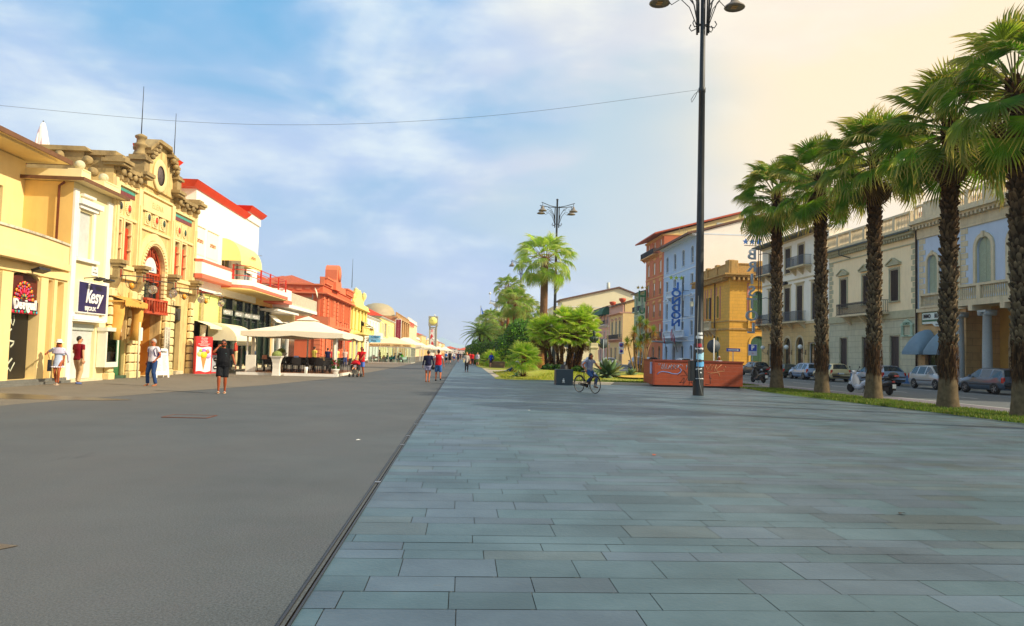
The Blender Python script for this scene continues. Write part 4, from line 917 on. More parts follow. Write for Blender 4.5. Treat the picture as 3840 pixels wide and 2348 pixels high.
def domeawn(name,label,loc,rz,L,out,h,mt,txt=None,val=.25,open_left=True,N=8):
 a=thing(name,label,'awning',loc,rz); m=MB(); P=[(-out*math.sin(PI/2*i/N)**.9,h*math.cos(PI/2*i/N)) for i in range(N+1)]
 v=[];f=[]
 for y,z in P: v+=[(0+ (0),y,z),(L,y,z)]
 for i in range(N): f.append((2*i,2*i+2,2*i+3,2*i+1))
 m.add(v,f,0,True)
 m.add([(0,0,0)]+[(0,y,z) for y,z in P],[tuple(range(N+1,-1,-1))]); m.add([(L,0,0)]+[(L,y,z) for y,z in P],[tuple(range(N+2))])
 for i in range(int(L/.22)):
  x0=L*i/int(L/.22); x1=L*(i+1)/int(L/.22); m.prism([(x0,0),(x0,-val*.75),((x0+x1)/2,-val),(x1,-val*.75),(x1,0)],-out-.012,-out)
 m.build('canopy',[mt],a)
 f_=MB()
 for x in(.03,L-.03): f_.tube([(x,0,.02),(x,-out+.02,.02)],.018,5)
 f_.tube([(.03,-out+.03,.02),(L-.03,-out+.03,.02)],.018,5); f_.build('frame',[STEEL],a)
 if txt: text(txt,.42,BR,a,(L*.55,-out-.03,h*.36),ext=.008)
 return a
YC=mat('yellow_canvas','#f3e08e',.75,.05,2.); CC=mat('cream_canvas','#f5ecc8',.75,.05,2.)
domeawn('dome_awning','pale yellow rounded awning over the terrace door of the white building',(-15.72,50.5,7.15),PI/2,5.2,1.25,1.45,YC,'arturo')
for a,b in((5.2,7.3),(8.2,9.4),(10.4,12.4)): win(t,(a+b)/2,5.6,b-a-.05,1.95,'glass',0,.12,rows=1)
m=MB(); m.box(-.3,5.8,-.6,0,5.75,6.45,0); m.box(-.32,5.82,-.64,.0,6.45,6.6,1); m.box(-.32,5.82,-.66,0,5.5,5.75,1); m.build('terrace_parapet',[WS,SALM],t)
def roundslab(m,x0,x1,out,z0,z1,mi,r=1.0):
 pts=[(x0,0.8)]+[(x0+r-r*math.cos(a),-out+r-r*math.sin(a)) for a in [PI/2*i/6 for i in range(7)]]+[(x1-r+r*math.sin(a),-out+r-r*math.cos(a)) for a in [PI/2*i/6 for i in range(7)]]+[(x1,.8)]
 m.prz(pts,z0,z1,mi)
m=MB(); roundslab(m,5.3,17.2,1.75,5.34,5.42,2); roundslab(m,5.3,17.2,1.8,5.42,5.62,1); roundslab(m,5.32,17.18,1.74,5.62,5.95,0); m.build('terrace_slab',[WS,SALM,mat('yellow_soffit','#edcf86',.8,.05,1.)],t)
m=MB()
for z in(6.25,6.62,6.95 if 0 else 6.9):
 m.tube([(5.45,-.6,z),(5.6,-1.3,z),(6.2,-1.6,z),(16.2,-1.6,z),(16.9,-1.3,z),(17.05,-.6,z)],.028,6)
for x,y in((5.45,-.7),(8.8,-1.6),(11.4,-1.6),(13.9,-1.6),(16.3,-1.6)): m.box(x-.05,x+.05,y-.05,y+.05,5.9,6.95)
m.build('railing',[mat('red_railing','#c8301c',.4)],t)
m=MB(); m.box(-.02,6.3,.25,.6,4.85,5.45); m.box(6.3,w+6.2,.25,1.2,4.9,5.36); m.build('fascia',[mat('yellow_fascia','#f0c878',.8,.05,1.)],t)
GREENP=mat('lime_panel','#d9e88e',.6,.04,2.); 
for a,b in((.35,2.25),(2.85,6.0)):
 m=MB(); m.box(a,b,.3,.34,3.08,4.85); m.build('lime_panel',[GREENP],t)
for x in(2.55,6.15):
 m=MB(); m.box(x-.28 if x<3 else x-.16,x+.28 if x<3 else x+.16,.18,.3,3.0,5.0); m.build('carved_pier',[mat('speckled_marble','#b9a870',.5,.35,9.)],t)
o=thing('red_neon_sign','red channel sign with white script letters above the lime green panels','sign',loc,rz)
m=MB(); m.box(.15,6.2,.1,.2,4.82,4.98); m.box(3.9,6.2,.05,.1,4.85,5.1,1); m.build('board',[mat('sign_crimson','#b81a1a',.4,.1,4.),WHITE],o)
text('Galleria',.62,mat('neon_red','#d02020',.4),o,(1.75,.09,5.12),ext=.05,sx=.95,shear=.2); text('Galleria',.6,WL,o,(1.73,.03,5.12),ext=.01,sx=.95,shear=.2)
text('Forte',.62,MATS['neon_red'],o,(4.6,.09,5.12),ext=.05,sx=.95,shear=.2); text('Forte',.6,WL,o,(4.58,.03,5.12),ext=.01,sx=.95,shear=.2)
MAR=mat('green_black_marble','#18221d',.15,.8,5.,spec=.7)
m=MB(); m.box(6.3,19.6,.5,.54,.35,4.9); m.build('shop_window',[GLB],t)
m=MB(); m.box(6.3,19.6,.6,.7,.0,.35); m.box(-.0,19.6,.35,.6,0,.2); m.build('plinth',[MATS['cream_stone']],t)
for x in(6.42,9.1,11.6,13.7,15.7,17.8,19.5):
 m=MB(); m.box(x-.24,x+.24,.28,.68,0,4.9); m.build('column',[MAR],t)
m=MB()
for x in(8.9,9.35,11.4,13.45,14.2,16.3,18.4): m.box(x-.03,x+.03,.44,.5,.35,4.9)
m.box(6.3,19.6,.45,.5,3.5,3.56); m.build('mullion',[STEEL],t)
for x in(7.7,10.35,12.65,14.75):
 m=MB(); m.box(x-1.05,x+1.05,.2,.22,3.72,4.12); s_=m.build('letter_strip',[mat('clear_film','#8f9a90',.3,.1,2.)],t)
 text('ALCOTT',.4,WL,s_,(x,.17,3.9),ext=.02,sx=1.15,bold=.008,space=1.05)
m=MB()
for i in range(20): m.box(6.8+i*.65,6.82+i*.65,.56,.58,2.,4.7)
for x,c,c2 in((13.0,'#4a5230','#2b3a5c'),(10.3,'#c9402a','#d8c090'),(15.1,'#c8b89a','#32445f')):
 a=thing('mannequin','shop mannequin in a %s top behind the dark marble columns'%{'#4a5230':'olive','#c9402a':'red','#c8b89a':'beige'}[c],'mannequin',(-15.7-.42+.0,45.35+x,.35),PI/2)
 m=MB(); m.lathe([(.11,0),(.13,.4),(.12,.8),(.15,.95)],(0,-.1,0),10,0); m.build('trousers',[mat('cloth'+c2,c2,.8)],a)
 m=MB(); m.lathe([(.16,.93),(.15,1.1),(.2,1.35),(.21,1.45),(.1,1.52),(.06,1.55)],(0,-.1,0),12,0,M=Matrix.Diagonal((1,.6,1)).to_3x3())
 for sg in(-1,1): m.tube([(sg*.19,-.1,1.43),(sg*.25,-.1,1.15),(sg*.24,-.12,.9)],[.055,.05,.04],7)
 m.build('top',[mat('cloth'+c,c,.8)],a)
 m=MB(); m.sph((0,-.1,1.68),.1,12,8,sq=(.85,1,1.2)); m.tube([(0,-.1,1.5),(0,-.1,1.6)],.05,8); m.build('head',[mat('mannequin','#e2cfae',.4)],a)
domeawn('street_awning','cream rounded street awning with scalloped edge under the lime panels',(-15.5,47.9,1.95),PI/2,4.3,1.75,1.1,CC,None,.3)
a=thing('drop_curtain','cream side curtain hanging beside the narrow dark shop door','awning',(-15.45,46.0,0),PI/2)
m=MB(); m.tube([(-.15,-.35,2.8),(-.12,-.3,2.3),(-.14,-.25,1.75)],[.2,.16,.2],8,flat=.35); m.build('curtain',[CC],a); m=MB(); m.add([(-.4,0,3.05),(1.8,0,3.05),(1.8,-.8,2.75),(-.4,-.8,2.75)],[(3,2,1,0)]); m.box(-.4,1.8,-.82,-.8,2.6,2.76); m.build('valance',[CC],a)
m=MB(); m.box(.3,1.7,.3,.34,0,3.0); m.build('shop_door',[mat('dark_doorway','#2a2318',.3,.3,2.)],t)
a=thing('ice_cream_sign','tall red and white stand picturing a cone with coloured scoops','sign',(-14.75,44.9,0),rad(42))
m=MB(); m.bbox(-.5,.5,-.12,.12,0,2.12,.03); m.build('stand',[mat('sign_red2','#c92a2a',.4,.05,3.)],a)
m=MB(); pts=[(-.42,.14)]+[(-.42+.84*i/8,.14+.04*math.sin(i*.9)) for i in range(9)]+[(.42,1.52)]+[(.42-.84*i/8,1.52+.03*math.sin(i*.9)) for i in range(9)]; m.prism(pts,-.125,-.118); m.build('poster',[mat('poster_white','#f3efee',.5,.02)],a)
m=MB(); m.prism([(0,.22),(.16,.95),(-.16,.95)],-.14,-.128,0)
for x,z,r,i in((0,1.08,.2,1),(-.24,1.12,.15,2),(.25,1.02,.16,3),(-.02,1.28,.16,4),(.2,1.26,.13,5),(-.18,1.32,.1,6),(.24,1.36,.07,7)):
 m.lathe([(.001,0),(r,0),(r*.9,.02 if i!=1 else .035),(.001,.03 if i!=1 else .045)],(x,-.126,z),18,i,M=RX(PI/2))
m.build('cone_picture',[mat('wafer','#d98d4a',.6,.15,30.),mat('lemon','#ecdb2a',.5),mat('vanilla','#f2d88a',.5),mat('lilac','#c9a2dc',.5),mat('violet','#a05ac4',.5),mat('peach','#e87a4a',.5),mat('pistachio','#a8c84a',.5),mat('strawb','#e0a0a8',.5)],a)
text('FROZEN',.1,WL,a,(0,-.125,2.02),ext=.004)
for i,s_ in enumerate(('YOGURT','GELATERIA','FRULLATI','FROZEN YOGURT','MILKSHAKES')): text(s_,.085,WL,a,(0,-.125,1.93-i*.08),ext=.003)
a=thing('drinks_freezer','small grey and red freezer with round drink pictures behind the ice cream sign','freezer',(-14.6,46.6,0),rad(48))
m=MB(); m.bbox(-.45,.45,-.3,.3,.06,1.08,.03); m.build('body',[mat('freezer_grey','#a9afb6',.35,.06,3.)],a); m=MB(); m.box(.2,.47,-.32,.31,.1,1.1); m.box(-.46,.47,-.31,.31,1.08,1.16); m.box(-.46,.47,-.31,.31,0,.08); m.build('red_panel',[MATS['sign_red2']],a)
m=MB()
for z in(.35,.82): m=MB(); m.lathe([(.001,0),(.12,0),(.12,.02),(.001,.02)],(-.15,-.3,z),16,0,M=RX(PI/2)); m.box(-.22,-.06,-.34,-.325,z-.03,z+.03,1); m.build('drink_picture',[BLACK,WHITE],a)
townhouse('set_back_house','pink house with a tiled overhanging eave behind the white terrace','L',60,70,7.9,6,mat('pink_wash','#f0b8a0',.8,.05,1.),[dict(z=6.2,h=1.1,w=.9,xs=[3,6],kind='shut',sm=slat('grey_louvre','#8d9a90',12.))],X=-18.6,roof='mono',rise=1.0,cornice=.1)
loc,rz=side('L',62.7,78.5)
t=thing('corner_shop_block','low white shop block with a salmon band and a railed roof terrace','building',loc,rz)
m=MB(); m.box(0,15.8,1.2,8,0,5.3); m.build('wall',[YEL],t)
m=MB(); m.box(-.4,2.5,-1.3,.5,5.5,6.35,0); m.box(-.42,2.55,-1.34,.5,5.22,5.5,1); m.box(2.5,15.0,-1.1,1.,5.0,5.3,0); m.build('parapet',[WS,SALM],t)
m=MB(); m.box(-.4,7.5,-.9,1.4,4.55,4.72); m.build('canopy_slab',[WS],t)
m=MB(); balrail(m,2.7,14.9,-1.05,5.3,1.0,.16,0,.014,side=.8); m.build('railing',[mat('pale_railing','#e6dcc0',.5)],t)
for a_,b_,c_ in((3.5,5.0,'#241d1a'),(5.2,6.1,'#c8a05a'),(6.3,8.4,'#2a3a3a'),(8.7,11.8,'#20302e'),(12,15.2,'#5a2a1c')):
 m=MB(); m.box(a_,b_,1.05,1.2,.15,4.0); m.build('shop_window',[mat('glz'+c_,c_,.12,.4,.8,spec=.8)],t)
for x0,x1 in((6.1,6.3),(8.4,8.7),(11.8,12)):
 m=MB(); m.box(x0,x1,.9,1.2,0,4.2); m.build('column',[WS],t)
m=MB(); m.box(3.3,4.6,-.6,1.0,3.75,3.8); m.quad((1.2,.2,4.3),(3.4,.2,4.3),(3.4,-.5,3.7),(1.2,-.5,3.7)); m.build('awning',[WS],t)
o=thing('small_red_sign','small white sign with red letters under the canopy slab','sign',(-15.5,67,3.35),PI/2); m=MB(); m.box(-.5,.5,-.03,.03,-.2,.2); m.build('board',[WHITE],o); text('PINKO',.26,MATS['neon_red'],o,(0,-.035,0),ext=.004)
o=thing('satellite_dish','large round satellite dish on the railed terrace','satellite dish',(-14.75,76.5,6.2),rad(100)); m=MB(); m.lathe([(.001,.12),(.25,.09),(.5,.02),(.56,0),(.5,.04),(.25,.12),(.001,.15)],(0,-.2,.9),20,0,M=RX(PI/2.4)); m.build('dish',[mat('dish_cream','#dfd2b8',.5,.1,4.)],o); m=MB(); m.tube([(0,.1,-.9),(0,.1,.8)],.035,6); m.build('pole',[STEEL],o)
for i,(X,Y,z,h) in enumerate(((-18.9,66,8.1,2.2),(-18.3,67.5,6.0,1.8))):
 o=thing('tv_antenna','television antenna with horizontal bars, %s on the eave'%('higher' if i==0 else 'lower'),'antenna',(X,Y,z),.4,'rooftop television antennas'); m=MB(); m.tube([(0,0,0),(0,0,h)],.03,5); m.tube([(-.2,0,h*.6),(1.7,0,h*.6)],.02,4)
 for k in range(7): m.tube([(.1+k*.24,-.25,h*.6),(.1+k*.24,.25,h*.6)],.012,4)
 m.tube([(-.25,0,h),(.25,0,h+.08)],.04,5); m.build('rod',[STEEL],o)
loc,rz=side('L',86.5,108.2); w=21.7
RED=mat('coral_red','#d4683e',.75,.07,1.,bump=.1,bs=50,dirt=.2,dcol='#a03a20',streak=True); REDD=mat('coral_trim','#d97850',.75,.06,2.); REDB=ashlar('coral_blocks','#d26a44',.9,.45,.75,.6,.06,.1)
t=thing('coral_red_building','coral red two storey building with a small curved tower and white shutters','building',loc,rz)
ops=[(x-.45,x+.45,5.2,7.6) for x in(4.2,6.2,11,13,16.5,18.5)]+[(x-.8,x+.8,.1,3.2) for x in(3.4,7.5,12,17)]
m=MB(); wall(m,0,w,0,8.7,ops,0,.25); m.quad((w,0,0),(w,9,0),(w,9,8.7),(w,0,8.7)); m.quad((0,9,0),(w,9,0),(w,9,8.7),(0,9,8.7))
b_=MB(); wall(b_,0,9,0,8.7,[(1.1,2.5,4.9,7.2),(3.2,4.6,5,7.4)],0,.25); m.join(b_,Matrix.Rotation(-PI/2,4,'Z')@Matrix.Translation((-9,0,0)))
m.quad((0,0,8.7),(w,0,8.7),(w,9,8.7),(0,9,8.7)); m.build('wall',[RED],t)
m=MB(); m.box(-.5,w+.1,-.6,.0,7.75,7.9); m.box(-.5,.0,0,9,7.75,7.9); m.box(-.1,w,-.15,.3,8.7,9.5)
for x in(.6,3.2,7.6,10,14.6,20.4):
 z=.1
 while z<7.6: m.bbox(x-.42,x+.42,-.14,0,z,z+.42,.05); z+=.47
m.box(-.1,w,-.16,0,4.2,4.5)
for c in(4.2,6.2,11,13,16.5,18.5): surround(m,c,5.2,.9,2.4,.14,0,-.12); m.box(c-.5,c+.5,-.1,0,4.5,5.1)
for x0,x1 in((0,4.5),(15.5,w)): m.box(x0,x1,-.5,.4,9.5,9.68); m.box(x0+.1,x1-.1,-.35,.4,8.9,9.5)
for i in range(8): m.box(.3+i*.5,.5+i*.5,-.42,-.35,9.1,9.5); m.box(16+i*.6,16.2+i*.6,-.42,-.35,9.1,9.5)
for i in range(9): m.box(-.06,0,.4+i*.95,1.0+i*.95,8.1+.1*(i%2),8.45)
m.build('moulding',[REDD],t)
m=MB(); m.prism([(5.6,8.7),(9.6,8.7),(9.6,9.6),(9.2,9.9),(9.2,11.1),(8.9,11.5),(8.2,11.75),(7.0,11.75),(6.3,11.5),(6.0,11.1),(6.0,9.9),(5.6,9.6)],-.5,.9); m.lathe([(.001,0),(.8,0),(.8,.15),(.001,.15)],(7.6,-.5,10.6),18,0,M=RX(PI/2)); m.build('tower',[REDD],t)
m=MB(); m.box(-.1,3.9,-.9,0,4.05,4.3); m.box(-.1,3.9,-.9,-.75,4.3,5.2); m.box(-.9,0,-.9,6,4.05,4.3); m.box(-.9,-.75,-.9,6,4.3,5.2); m.build('balcony',[REDD],t)
for c in(4.2,6.2,11,13,16.5,18.5): win(t,c,5.2,.88,2.38,'shut',0,.06,sm=slat('white_louvre','#efe9dc',12.))
for c in(3.4,7.5,12,17): win(t,c,.1,1.58,3.05,'glass',0,.12,rows=1,name='shop_door')
m=MB(); m.box(-.12,0,.25,.5,4.3,7.7); m.box(-.12,0,4.4,4.7,4.3,7.7); m.box(-.1,0,.9,1.1,5,7.3); m.box(-.1,0,2.5,2.7,5,7.3); m.box(-.1,0,.9,2.7,7.3,7.5); m.box(-.08,0,3.0,4.2,5.2,7.2); m.box(-.3,0,0,9,8.7,8.85)
for z in(.2,.67,1.14,1.61,2.08,2.55,3.02,3.49): m.bbox(-.14,0,.02,.8,z,z+.42,.05)
m.build('side_moulding',[REDD],t); m=MB(); m.box(-.06,-.005,1.1,2.5,5.0,7.3); m.build('side_window',[mat('dusty_glass','#a89468',.3,.3,2.)],t)
m=MB(); m.quad((.1,.6,8.75),(.1,9,8.75),(6,4.8,10.3),(6,4.8,10.3)); m.add([(0,.4,8.72),(w,.4,8.72),(w,9,8.72),(0,9,8.72),(5,5.6,10.1),(w-6,5.6,10.1)],[(0,1,5,4),(1,2,5),(2,3,4,5),(3,0,4)]); m.build('roof',[mat('coral_tiles','#b85a34',.8,.3,4.)],t)
a=thing('red_shop_awning','red awning with white lettering on the front of the coral building','awning',(-15.7,97.5,2.9),PI/2); m=MB(); m.quad((0,0,.6),(3.4,0,.6),(3.4,-1.3,0),(0,-1.3,0)); m.box(0,3.4,-1.32,-1.3,-.3,0); m.build('canopy',[mat('red_canvas','#c8201c',.7)],a)
loc,rz=side('L',108.4,124.3); w=15.9
LY=mat('lemon_stucco','#f5e08a',.75,.05,1.,dirt=.1,dcol='#cdb060',streak=True)
t=thing('lemon_villa','lemon yellow building with urns on the gable and a stone balcony','building',loc,rz)
ops=[(x-.6,x+.6,4.6,7.2,.6) for x in(2.6,5.2,10.6,13.2)]+[(x-1.1,x+1.1,.1,3.1) for x in(3,8,13)]
m=MB(); wall(m,0,w,0,8.3,ops,0,.3)
for x in(0,w): m.quad((x,0,0),(x,8,0),(x,8,8.3),(x,0,8.3))
m.quad((0,0,8.3),(w,0,8.3),(w,8,8.3),(0,8,8.3)); m.prism([(3,8.3),(13,8.3),(12.4,9.2),(10.5,9.5),(9.8,10.2),(8.5,10.6),(7.4,10.6),(6,10.2),(5.4,9.5),(3.5,9.2)],-.1,.4); m.build('wall',[LY],t)
m=MB(); m.box(-.1,w+.1,-.7,.1,7.7,7.85); m.box(-.1,w+.1,-.4,.1,8.3,8.5); m.box(-.05,w,-.5,-.0,7.85,8.3)
for x in(.6,4,8,11.9,15.3): m.lathe([(.2,4.5),(.17,4.7),(.15,7.4),(.24,7.7)],(x,-.2,0),10)
m.build('moulding',[LY],t)
for x in(3.4,12.4,.8):
 m=MB(); m.lathe([(.15,0),(.12,.15),(.35,.5),(.42,.9),(.3,1.15),(.36,1.25),(.1,1.3),(.05,1.45)],(x,-.1,9.2 if x>1 else 8.5),12); m.build('urn',[LY],t)
m=MB(); m.box(3,15.5,-1.5,0,3.9,4.15); balustrade(m,3,15.5,-1.4,4.15,.9,0,.25,3.); 
m.build('balcony',[LY],t)
m=MB(); m.prz([(9.5,-1.6),(14,-1.6),(14,.0),(9.5,0)],5.3,5.32); m.quad((9.5,0,6.2),(14,0,6.2),(14,-1.9,5.0),(9.5,-1.9,5.0)); m.build('canvas_blind',[mat('olive_canvas','#9a9468',.8)],t)
for c in(2.6,5.2,10.6,13.2): win(t,c,4.6,1.18,2.58,'glass',.6,.15)
for c in(3,8,13): win(t,c,.1,2.15,2.95,'glass',0,.15,cols=3,rows=1,name='shop_door')
o=thing('flag_mast','tall thin mast on the lemon villa roof','antenna',(-16.2,111.8,10.6)); m=MB(); m.tube([(0,0,0),(0,0,4.2)],[.05,.02],5); m.build('rod',[DMETAL],o)
GREYM=slat('grey_louvre','#8d9a90',12.)
townhouse('grey_roofed_shop','white two storey shop house with grey mansard and white blinds','L',124.5,146,7.3,8,WS,[dict(z=4.5,h=2.1,w=1.3,n=5,kind='shut',sm=MATS['white_louvre']),dict(z=.1,h=2.9,w=2.2,n=5,door=1)],strings=(3.5,),roof='hip',rise=1.6,roofm=mat('slate_roof','#8f8a80',.7,.2,4.),skip=((3.9,1,20,'iron'),),balm=WS)
townhouse('orange_roofed_house','yellow house with a hipped orange roof and deep loggia','L',147,176,8.2,10,mat('butter','#f8e090',.8,.04,1.),[dict(z=4.6,h=2.4,w=1.3,xs=[3,5.5,16,19,25],kind='glass'),dict(z=4.4,h=2.8,w=4.6,xs=[10.5],trim=0),dict(z=.1,h=3,w=2.4,n=7,door=1)],strings=(4.,),roof='hip',rise=2.6,roofm=ROOFT)
loc,rz=side('L',177,219); w=42
t=thing('domed_stone_building','brown stone building with a broad pale dome and carved balcony','building',loc,rz)
DS=mat('brown_stone','#c09a68',.85,.12,1.,dirt=.4,dcol='#84623a',streak=True)
ops=[(x-.9,x+.9,4.8,8.2) for x in(4,9,16,23,30,37)]+[(x-1.3,x+1.3,.1,3.4) for x in(4,11,18,25,32,38)]
m=MB(); wall(m,0,w,0,9.6,ops,0,.3)
for x in(0,w): m.quad((x,0,0),(x,10,0),(x,10,9.6),(x,0,9.6))
m.quad((0,0,9.6),(w,0,9.6),(w,10,9.6),(0,10,9.6)); m.build('wall',[DS],t)
m=MB(); m.box(-.3,w+.3,-.7,0,9.3,9.6); m.box(-.2,w+.2,-.4,0,4.2,4.5); balustrade(m,0,w,-.3,9.6,1.,0,.5,5)
for x in(1,6.5,13,20,27,34,41): m.lathe([(.3,4.5),(.26,4.7),(.24,8.8),(.4,9.3)],(x,-.35,0),8)
m.build('moulding',[DS],t)
m=MB(); pr=[(4.2,0),(4.2,.5),(4.0,.6),(3.9,1.4),(3.4,2.5),(2.4,3.3),(1.2,3.7),(.1,3.8)]; m.lathe(pr,(5,4.4,9.6),24,M=Matrix.Diagonal((1.2,1,.85)).to_3x3()); m.build('dome',[mat('pale_dome','#a89c7c',.6,.08,1.)],t)
for c in(4,9,16,23,30,37): win(t,c,4.8,1.78,3.38,'glass',0,.15)
for c in(4,11,18,25,32,38): win(t,c,.1,2.58,3.28,'glass',0,.15,cols=3,rows=1,name='shop_door')
o=thing('vertical_shop_sign','tall narrow dark red sign reading downwards before the domed building','sign',(-13.2,158,0),0)
m=MB(); m.box(-.5,.5,-.12,.12,3.9,8.1); m.build('board',[mat('crimson_board','#8a1430',.5,.05)],o); m=MB(); m.box(-.62,.62,-.1,.1,3.75,3.9); m.box(-.62,.62,-.1,.1,8.1,8.25); m.box(-.62,-.5,-.1,.1,3.9,8.1); m.box(.5,.62,-.1,.1,3.9,8.1); m.tube([(0,0,0),(0,0,3.8)],.1,8); m.build('frame',[WHITE],o)
for i,c in enumerate('RISTORANTE'): text(c,.42,mat('pale_red_letters','#d98a94',.5),o,(0,-.13,7.8-i*.41),ext=.01)
townhouse('zigzag_tiled_house','cream house whose parapet has red and white zigzag tiles','L',220,262,10.4,10,mat('cream2','#f2dcaa',.8,.05,1.),[dict(z=5,h=2.6,w=1.5,n=7),dict(z=.1,h=3.2,w=2.6,n=7,door=1)],strings=(4.2,),parapet=1.0,roof=None,group=None)
m=MB(); 
for k in range(3):
 for i in range(14):
  x=.5+i*1.5; m.prism([(x,9.0+k*.45),(x+.75,9.3+k*.45),(x+1.5,9.0+k*.45),(x+1.5,9.2+k*.45),(x+.75,9.5+k*.45),(x,9.2+k*.45)],-.4,-.37)
par=[o for o in bpy.data.objects if o.name.startswith('zigzag')][0]; m.build('zigzag_tiles',[mat('zig_red','#d03a22',.5)],par)
HC=[('#f4e2b0','cream'),('#f0c888','apricot'),('#f3d9a0','pale yellow'),('#ece4d0','ivory'),('#e8b890','salmon'),('#f6e6c0','off white')]
y=264;k=0;hr=random.Random(4)
for L_,H_ in((30,6.2),(34,8.2),(26,7.),(40,6.),(36,8.),(40,7.2),(50,6.5),(60,8)):
 c=HC[k%6]; townhouse('far_shop_house','distant %s shop house, %s of the far row'%(c[1],['nearest','second','third','fourth','fifth','sixth','seventh','last'][k]),'L',y,y+L_,H_,10,mat('far'+c[0],c[0],.8,.05,.5),[dict(z=H_*.55,h=1.9,w=1.6,n=int(L_/5),trim=0),dict(z=.1,h=2.8,w=2.6,n=int(L_/5),trim=0,door=1)],X=-15.7+(k%3-1)*.7+(0 if k<3 else 2),roof='hip' if k%2 else None,rise=1.6,roofm=ROOFT,parapet=0 if k%2 else .6,strings=(H_*.48,),group='distant shop houses')
 y+=L_+.5;k+=1
rnd=random.Random(31)
PLW=mat('platform_white','#e9e4d6',.6,.06,3.); DECK=slat('deck_boards','#8a5a36',3.,.7,.4,'X',.6)
CANV=mat('cream_marquee','#f2e6cc',.8,.04,1.5,bump=.15,bs=3)
def canopy_mesh(x0,x1,y0,y1,ze,zp,drop,sag=.12,n=8,cap=True):
 """marquee roof: four sagging slopes to a small raised cap, with a soft drop edge"""
 m=MB(); cx,cy=(x0+x1)/2,(y0+y1)/2; f_=.16
 def P(u,v): # u along edge 0..1, v 0 edge ..1 top
  return None
 cor=[(x0,y0),(x1,y0),(x1,y1),(x0,y1)]
 top=[(cx+(x-cx)*f_,cy+(y-cy)*f_) for x,y in cor]
 for e in range(4):
  a,b=cor[e],cor[(e+1)%4]; c,d_=top[e],top[(e+1)%4]; v=[]
  K=6
  for j in range(K+1):
   t=j/K
   for i in range(n+1):
    u=i/n; ex=a[0]+(b[0]-a[0])*u; ey=a[1]+(b[1]-a[1])*u; tx=c[0]+(d_[0]-c[0])*u; ty=c[1]+(d_[1]-c[1])*u
    zz=ze+(zp-ze)*t-sag*math.sin(PI*t)*.9+ .07*math.sin(PI*u)*(1-t)
    v.append((ex+(tx-ex)*t,ey+(ty-ey)*t,zz))
  m.add(v,[(j*(n+1)+i,j*(n+1)+i+1,(j+1)*(n+1)+i+1,(j+1)*(n+1)+i) for j in range(K) for i in range(n)],0,True)
  v=[]
  for i in range(n+1):
   u=i/n; ex=a[0]+(b[0]-a[0])*u; ey=a[1]+(b[1]-a[1])*u; z0=ze+.07*math.sin(PI*u)
   v+=[(ex,ey,z0),(ex,ey,z0-drop*(1+.35*abs(math.sin(u*PI*2.0))))]
  m.add(v,[(2*i,2*i+1,2*i+3,2*i+2) for i in range(n)],0,True)
 if cap:
  q=f_*1.25; t2=[(cx+(x-cx)*q,cy+(y-cy)*q,zp+.03) for x,y in cor]
  m.add(t2+[(cx,cy,zp+.32)],[(0,1,4),(1,2,4),(2,3,4),(3,0,4)])
 return m
t=thing('cafe_marquee','large cream four sided marquee over the black wicker cafe tables','marquee',(0,0,0))
m=canopy_mesh(-12.85,-7.0,45.4,54.6,2.52,3.35,.26,.1,12); m.build('canopy',[CANV],t)
for x,y in((-12.55,45.9),(-7.4,45.9),(-7.4,54.2),(-12.55,54.2),(-9.9,50)):
 m=MB(); m.box(x-.04,x+.04,y-.04,y+.04,.18,2.6 if x!=-9.9 else 3.3); m.box(x-.12,x+.12,y-.12,y+.12,.17,.21); m.build('post',[WHITE],t)
m=MB(); m.tube([(-12.8,45.5,2.5),(-7.05,45.5,2.5),(-7.05,54.5,2.5),(-12.8,54.5,2.5),(-12.8,45.5,2.5)],.03,5)
for x,y in((-12.8,45.5),(-7.05,45.5),(-7.05,54.5),(-12.8,54.5)): m.tube([(x,y,2.5),(-9.93,50,3.3)],.025,5)
m.build('frame',[WHITE],t)
for x,y in((-12.35,46.3),(-7.6,46.3)):
 m=MB()
 for i in range(5): m.tube([(x+.05*math.cos(i*1.2),y+.05*math.sin(i*1.2),2.45),(x+.07*math.cos(i*1.2+.3),y+.06*math.sin(i*1.2),1.2),(x+.03,y,.3)],[.04,.05,.03],6)
 m.build('tied_curtain',[CANV],t)
t=thing('cafe_platform','low white edged wooden platform under the cream marquee','platform',(0,0,0))
m=MB(); m.box(-12.9,-7.2,45.15,55,0,.15); m.build('base',[PLW],t); m=MB(); m.box(-12.75,-7.35,45.3,54.85,.15,.165); m.build('deck',[DECK],t)
for i,(a,b) in enumerate(((-12.9,-11.3),(-10.2,-7.15))):
 m=MB(); m.box(a,b,45.05,45.15,.0,.16); m.build('edge_board',[WHITE],t)
t=thing('white_vase_planter','tall white flared planter with a clipped round shrub at the platform edge','planter',(-10.6,44.9,0))
m=MB(); pr=[(.3,0),(.28,.1),(.25,.4),(.27,.7),(.36,.98),(.46,1.08),(.47,1.12),(.42,1.12),(.38,1.04)]; m.lathe(pr,(0,0,0),4,0,False,RZ(PI/4)); m.build('pot',[mat('planter_white','#efe9dd',.45,.04,3.)],t)
m=MB(); m.sph((0,0,1.18),.3,14,8,sq=(1,1,.8)); sh=m
cl=[]
SHG=mat('shrub_green','#7d8a4a',.85,.5,9.,bump=1.,bs=25); sh.build('shrub',[SHG],t)
o=copy_tree(t,'tall white flared planter with a shrub inside the cafe platform',(-12.0,52,.16))
t=thing('white_screen_panel','plain white rectangular panel standing at the near left platform corner','screen',(-12.25,45.6,.165))
m=MB(); m.bbox(-.28,.28,-.06,.06,0,.98,.01); m.build('panel',[PLW],t)
t=thing('flower_pot','white pot of pink flowers at the right corner of the cafe platform','flower pot',(-7.45,46.0,.0))
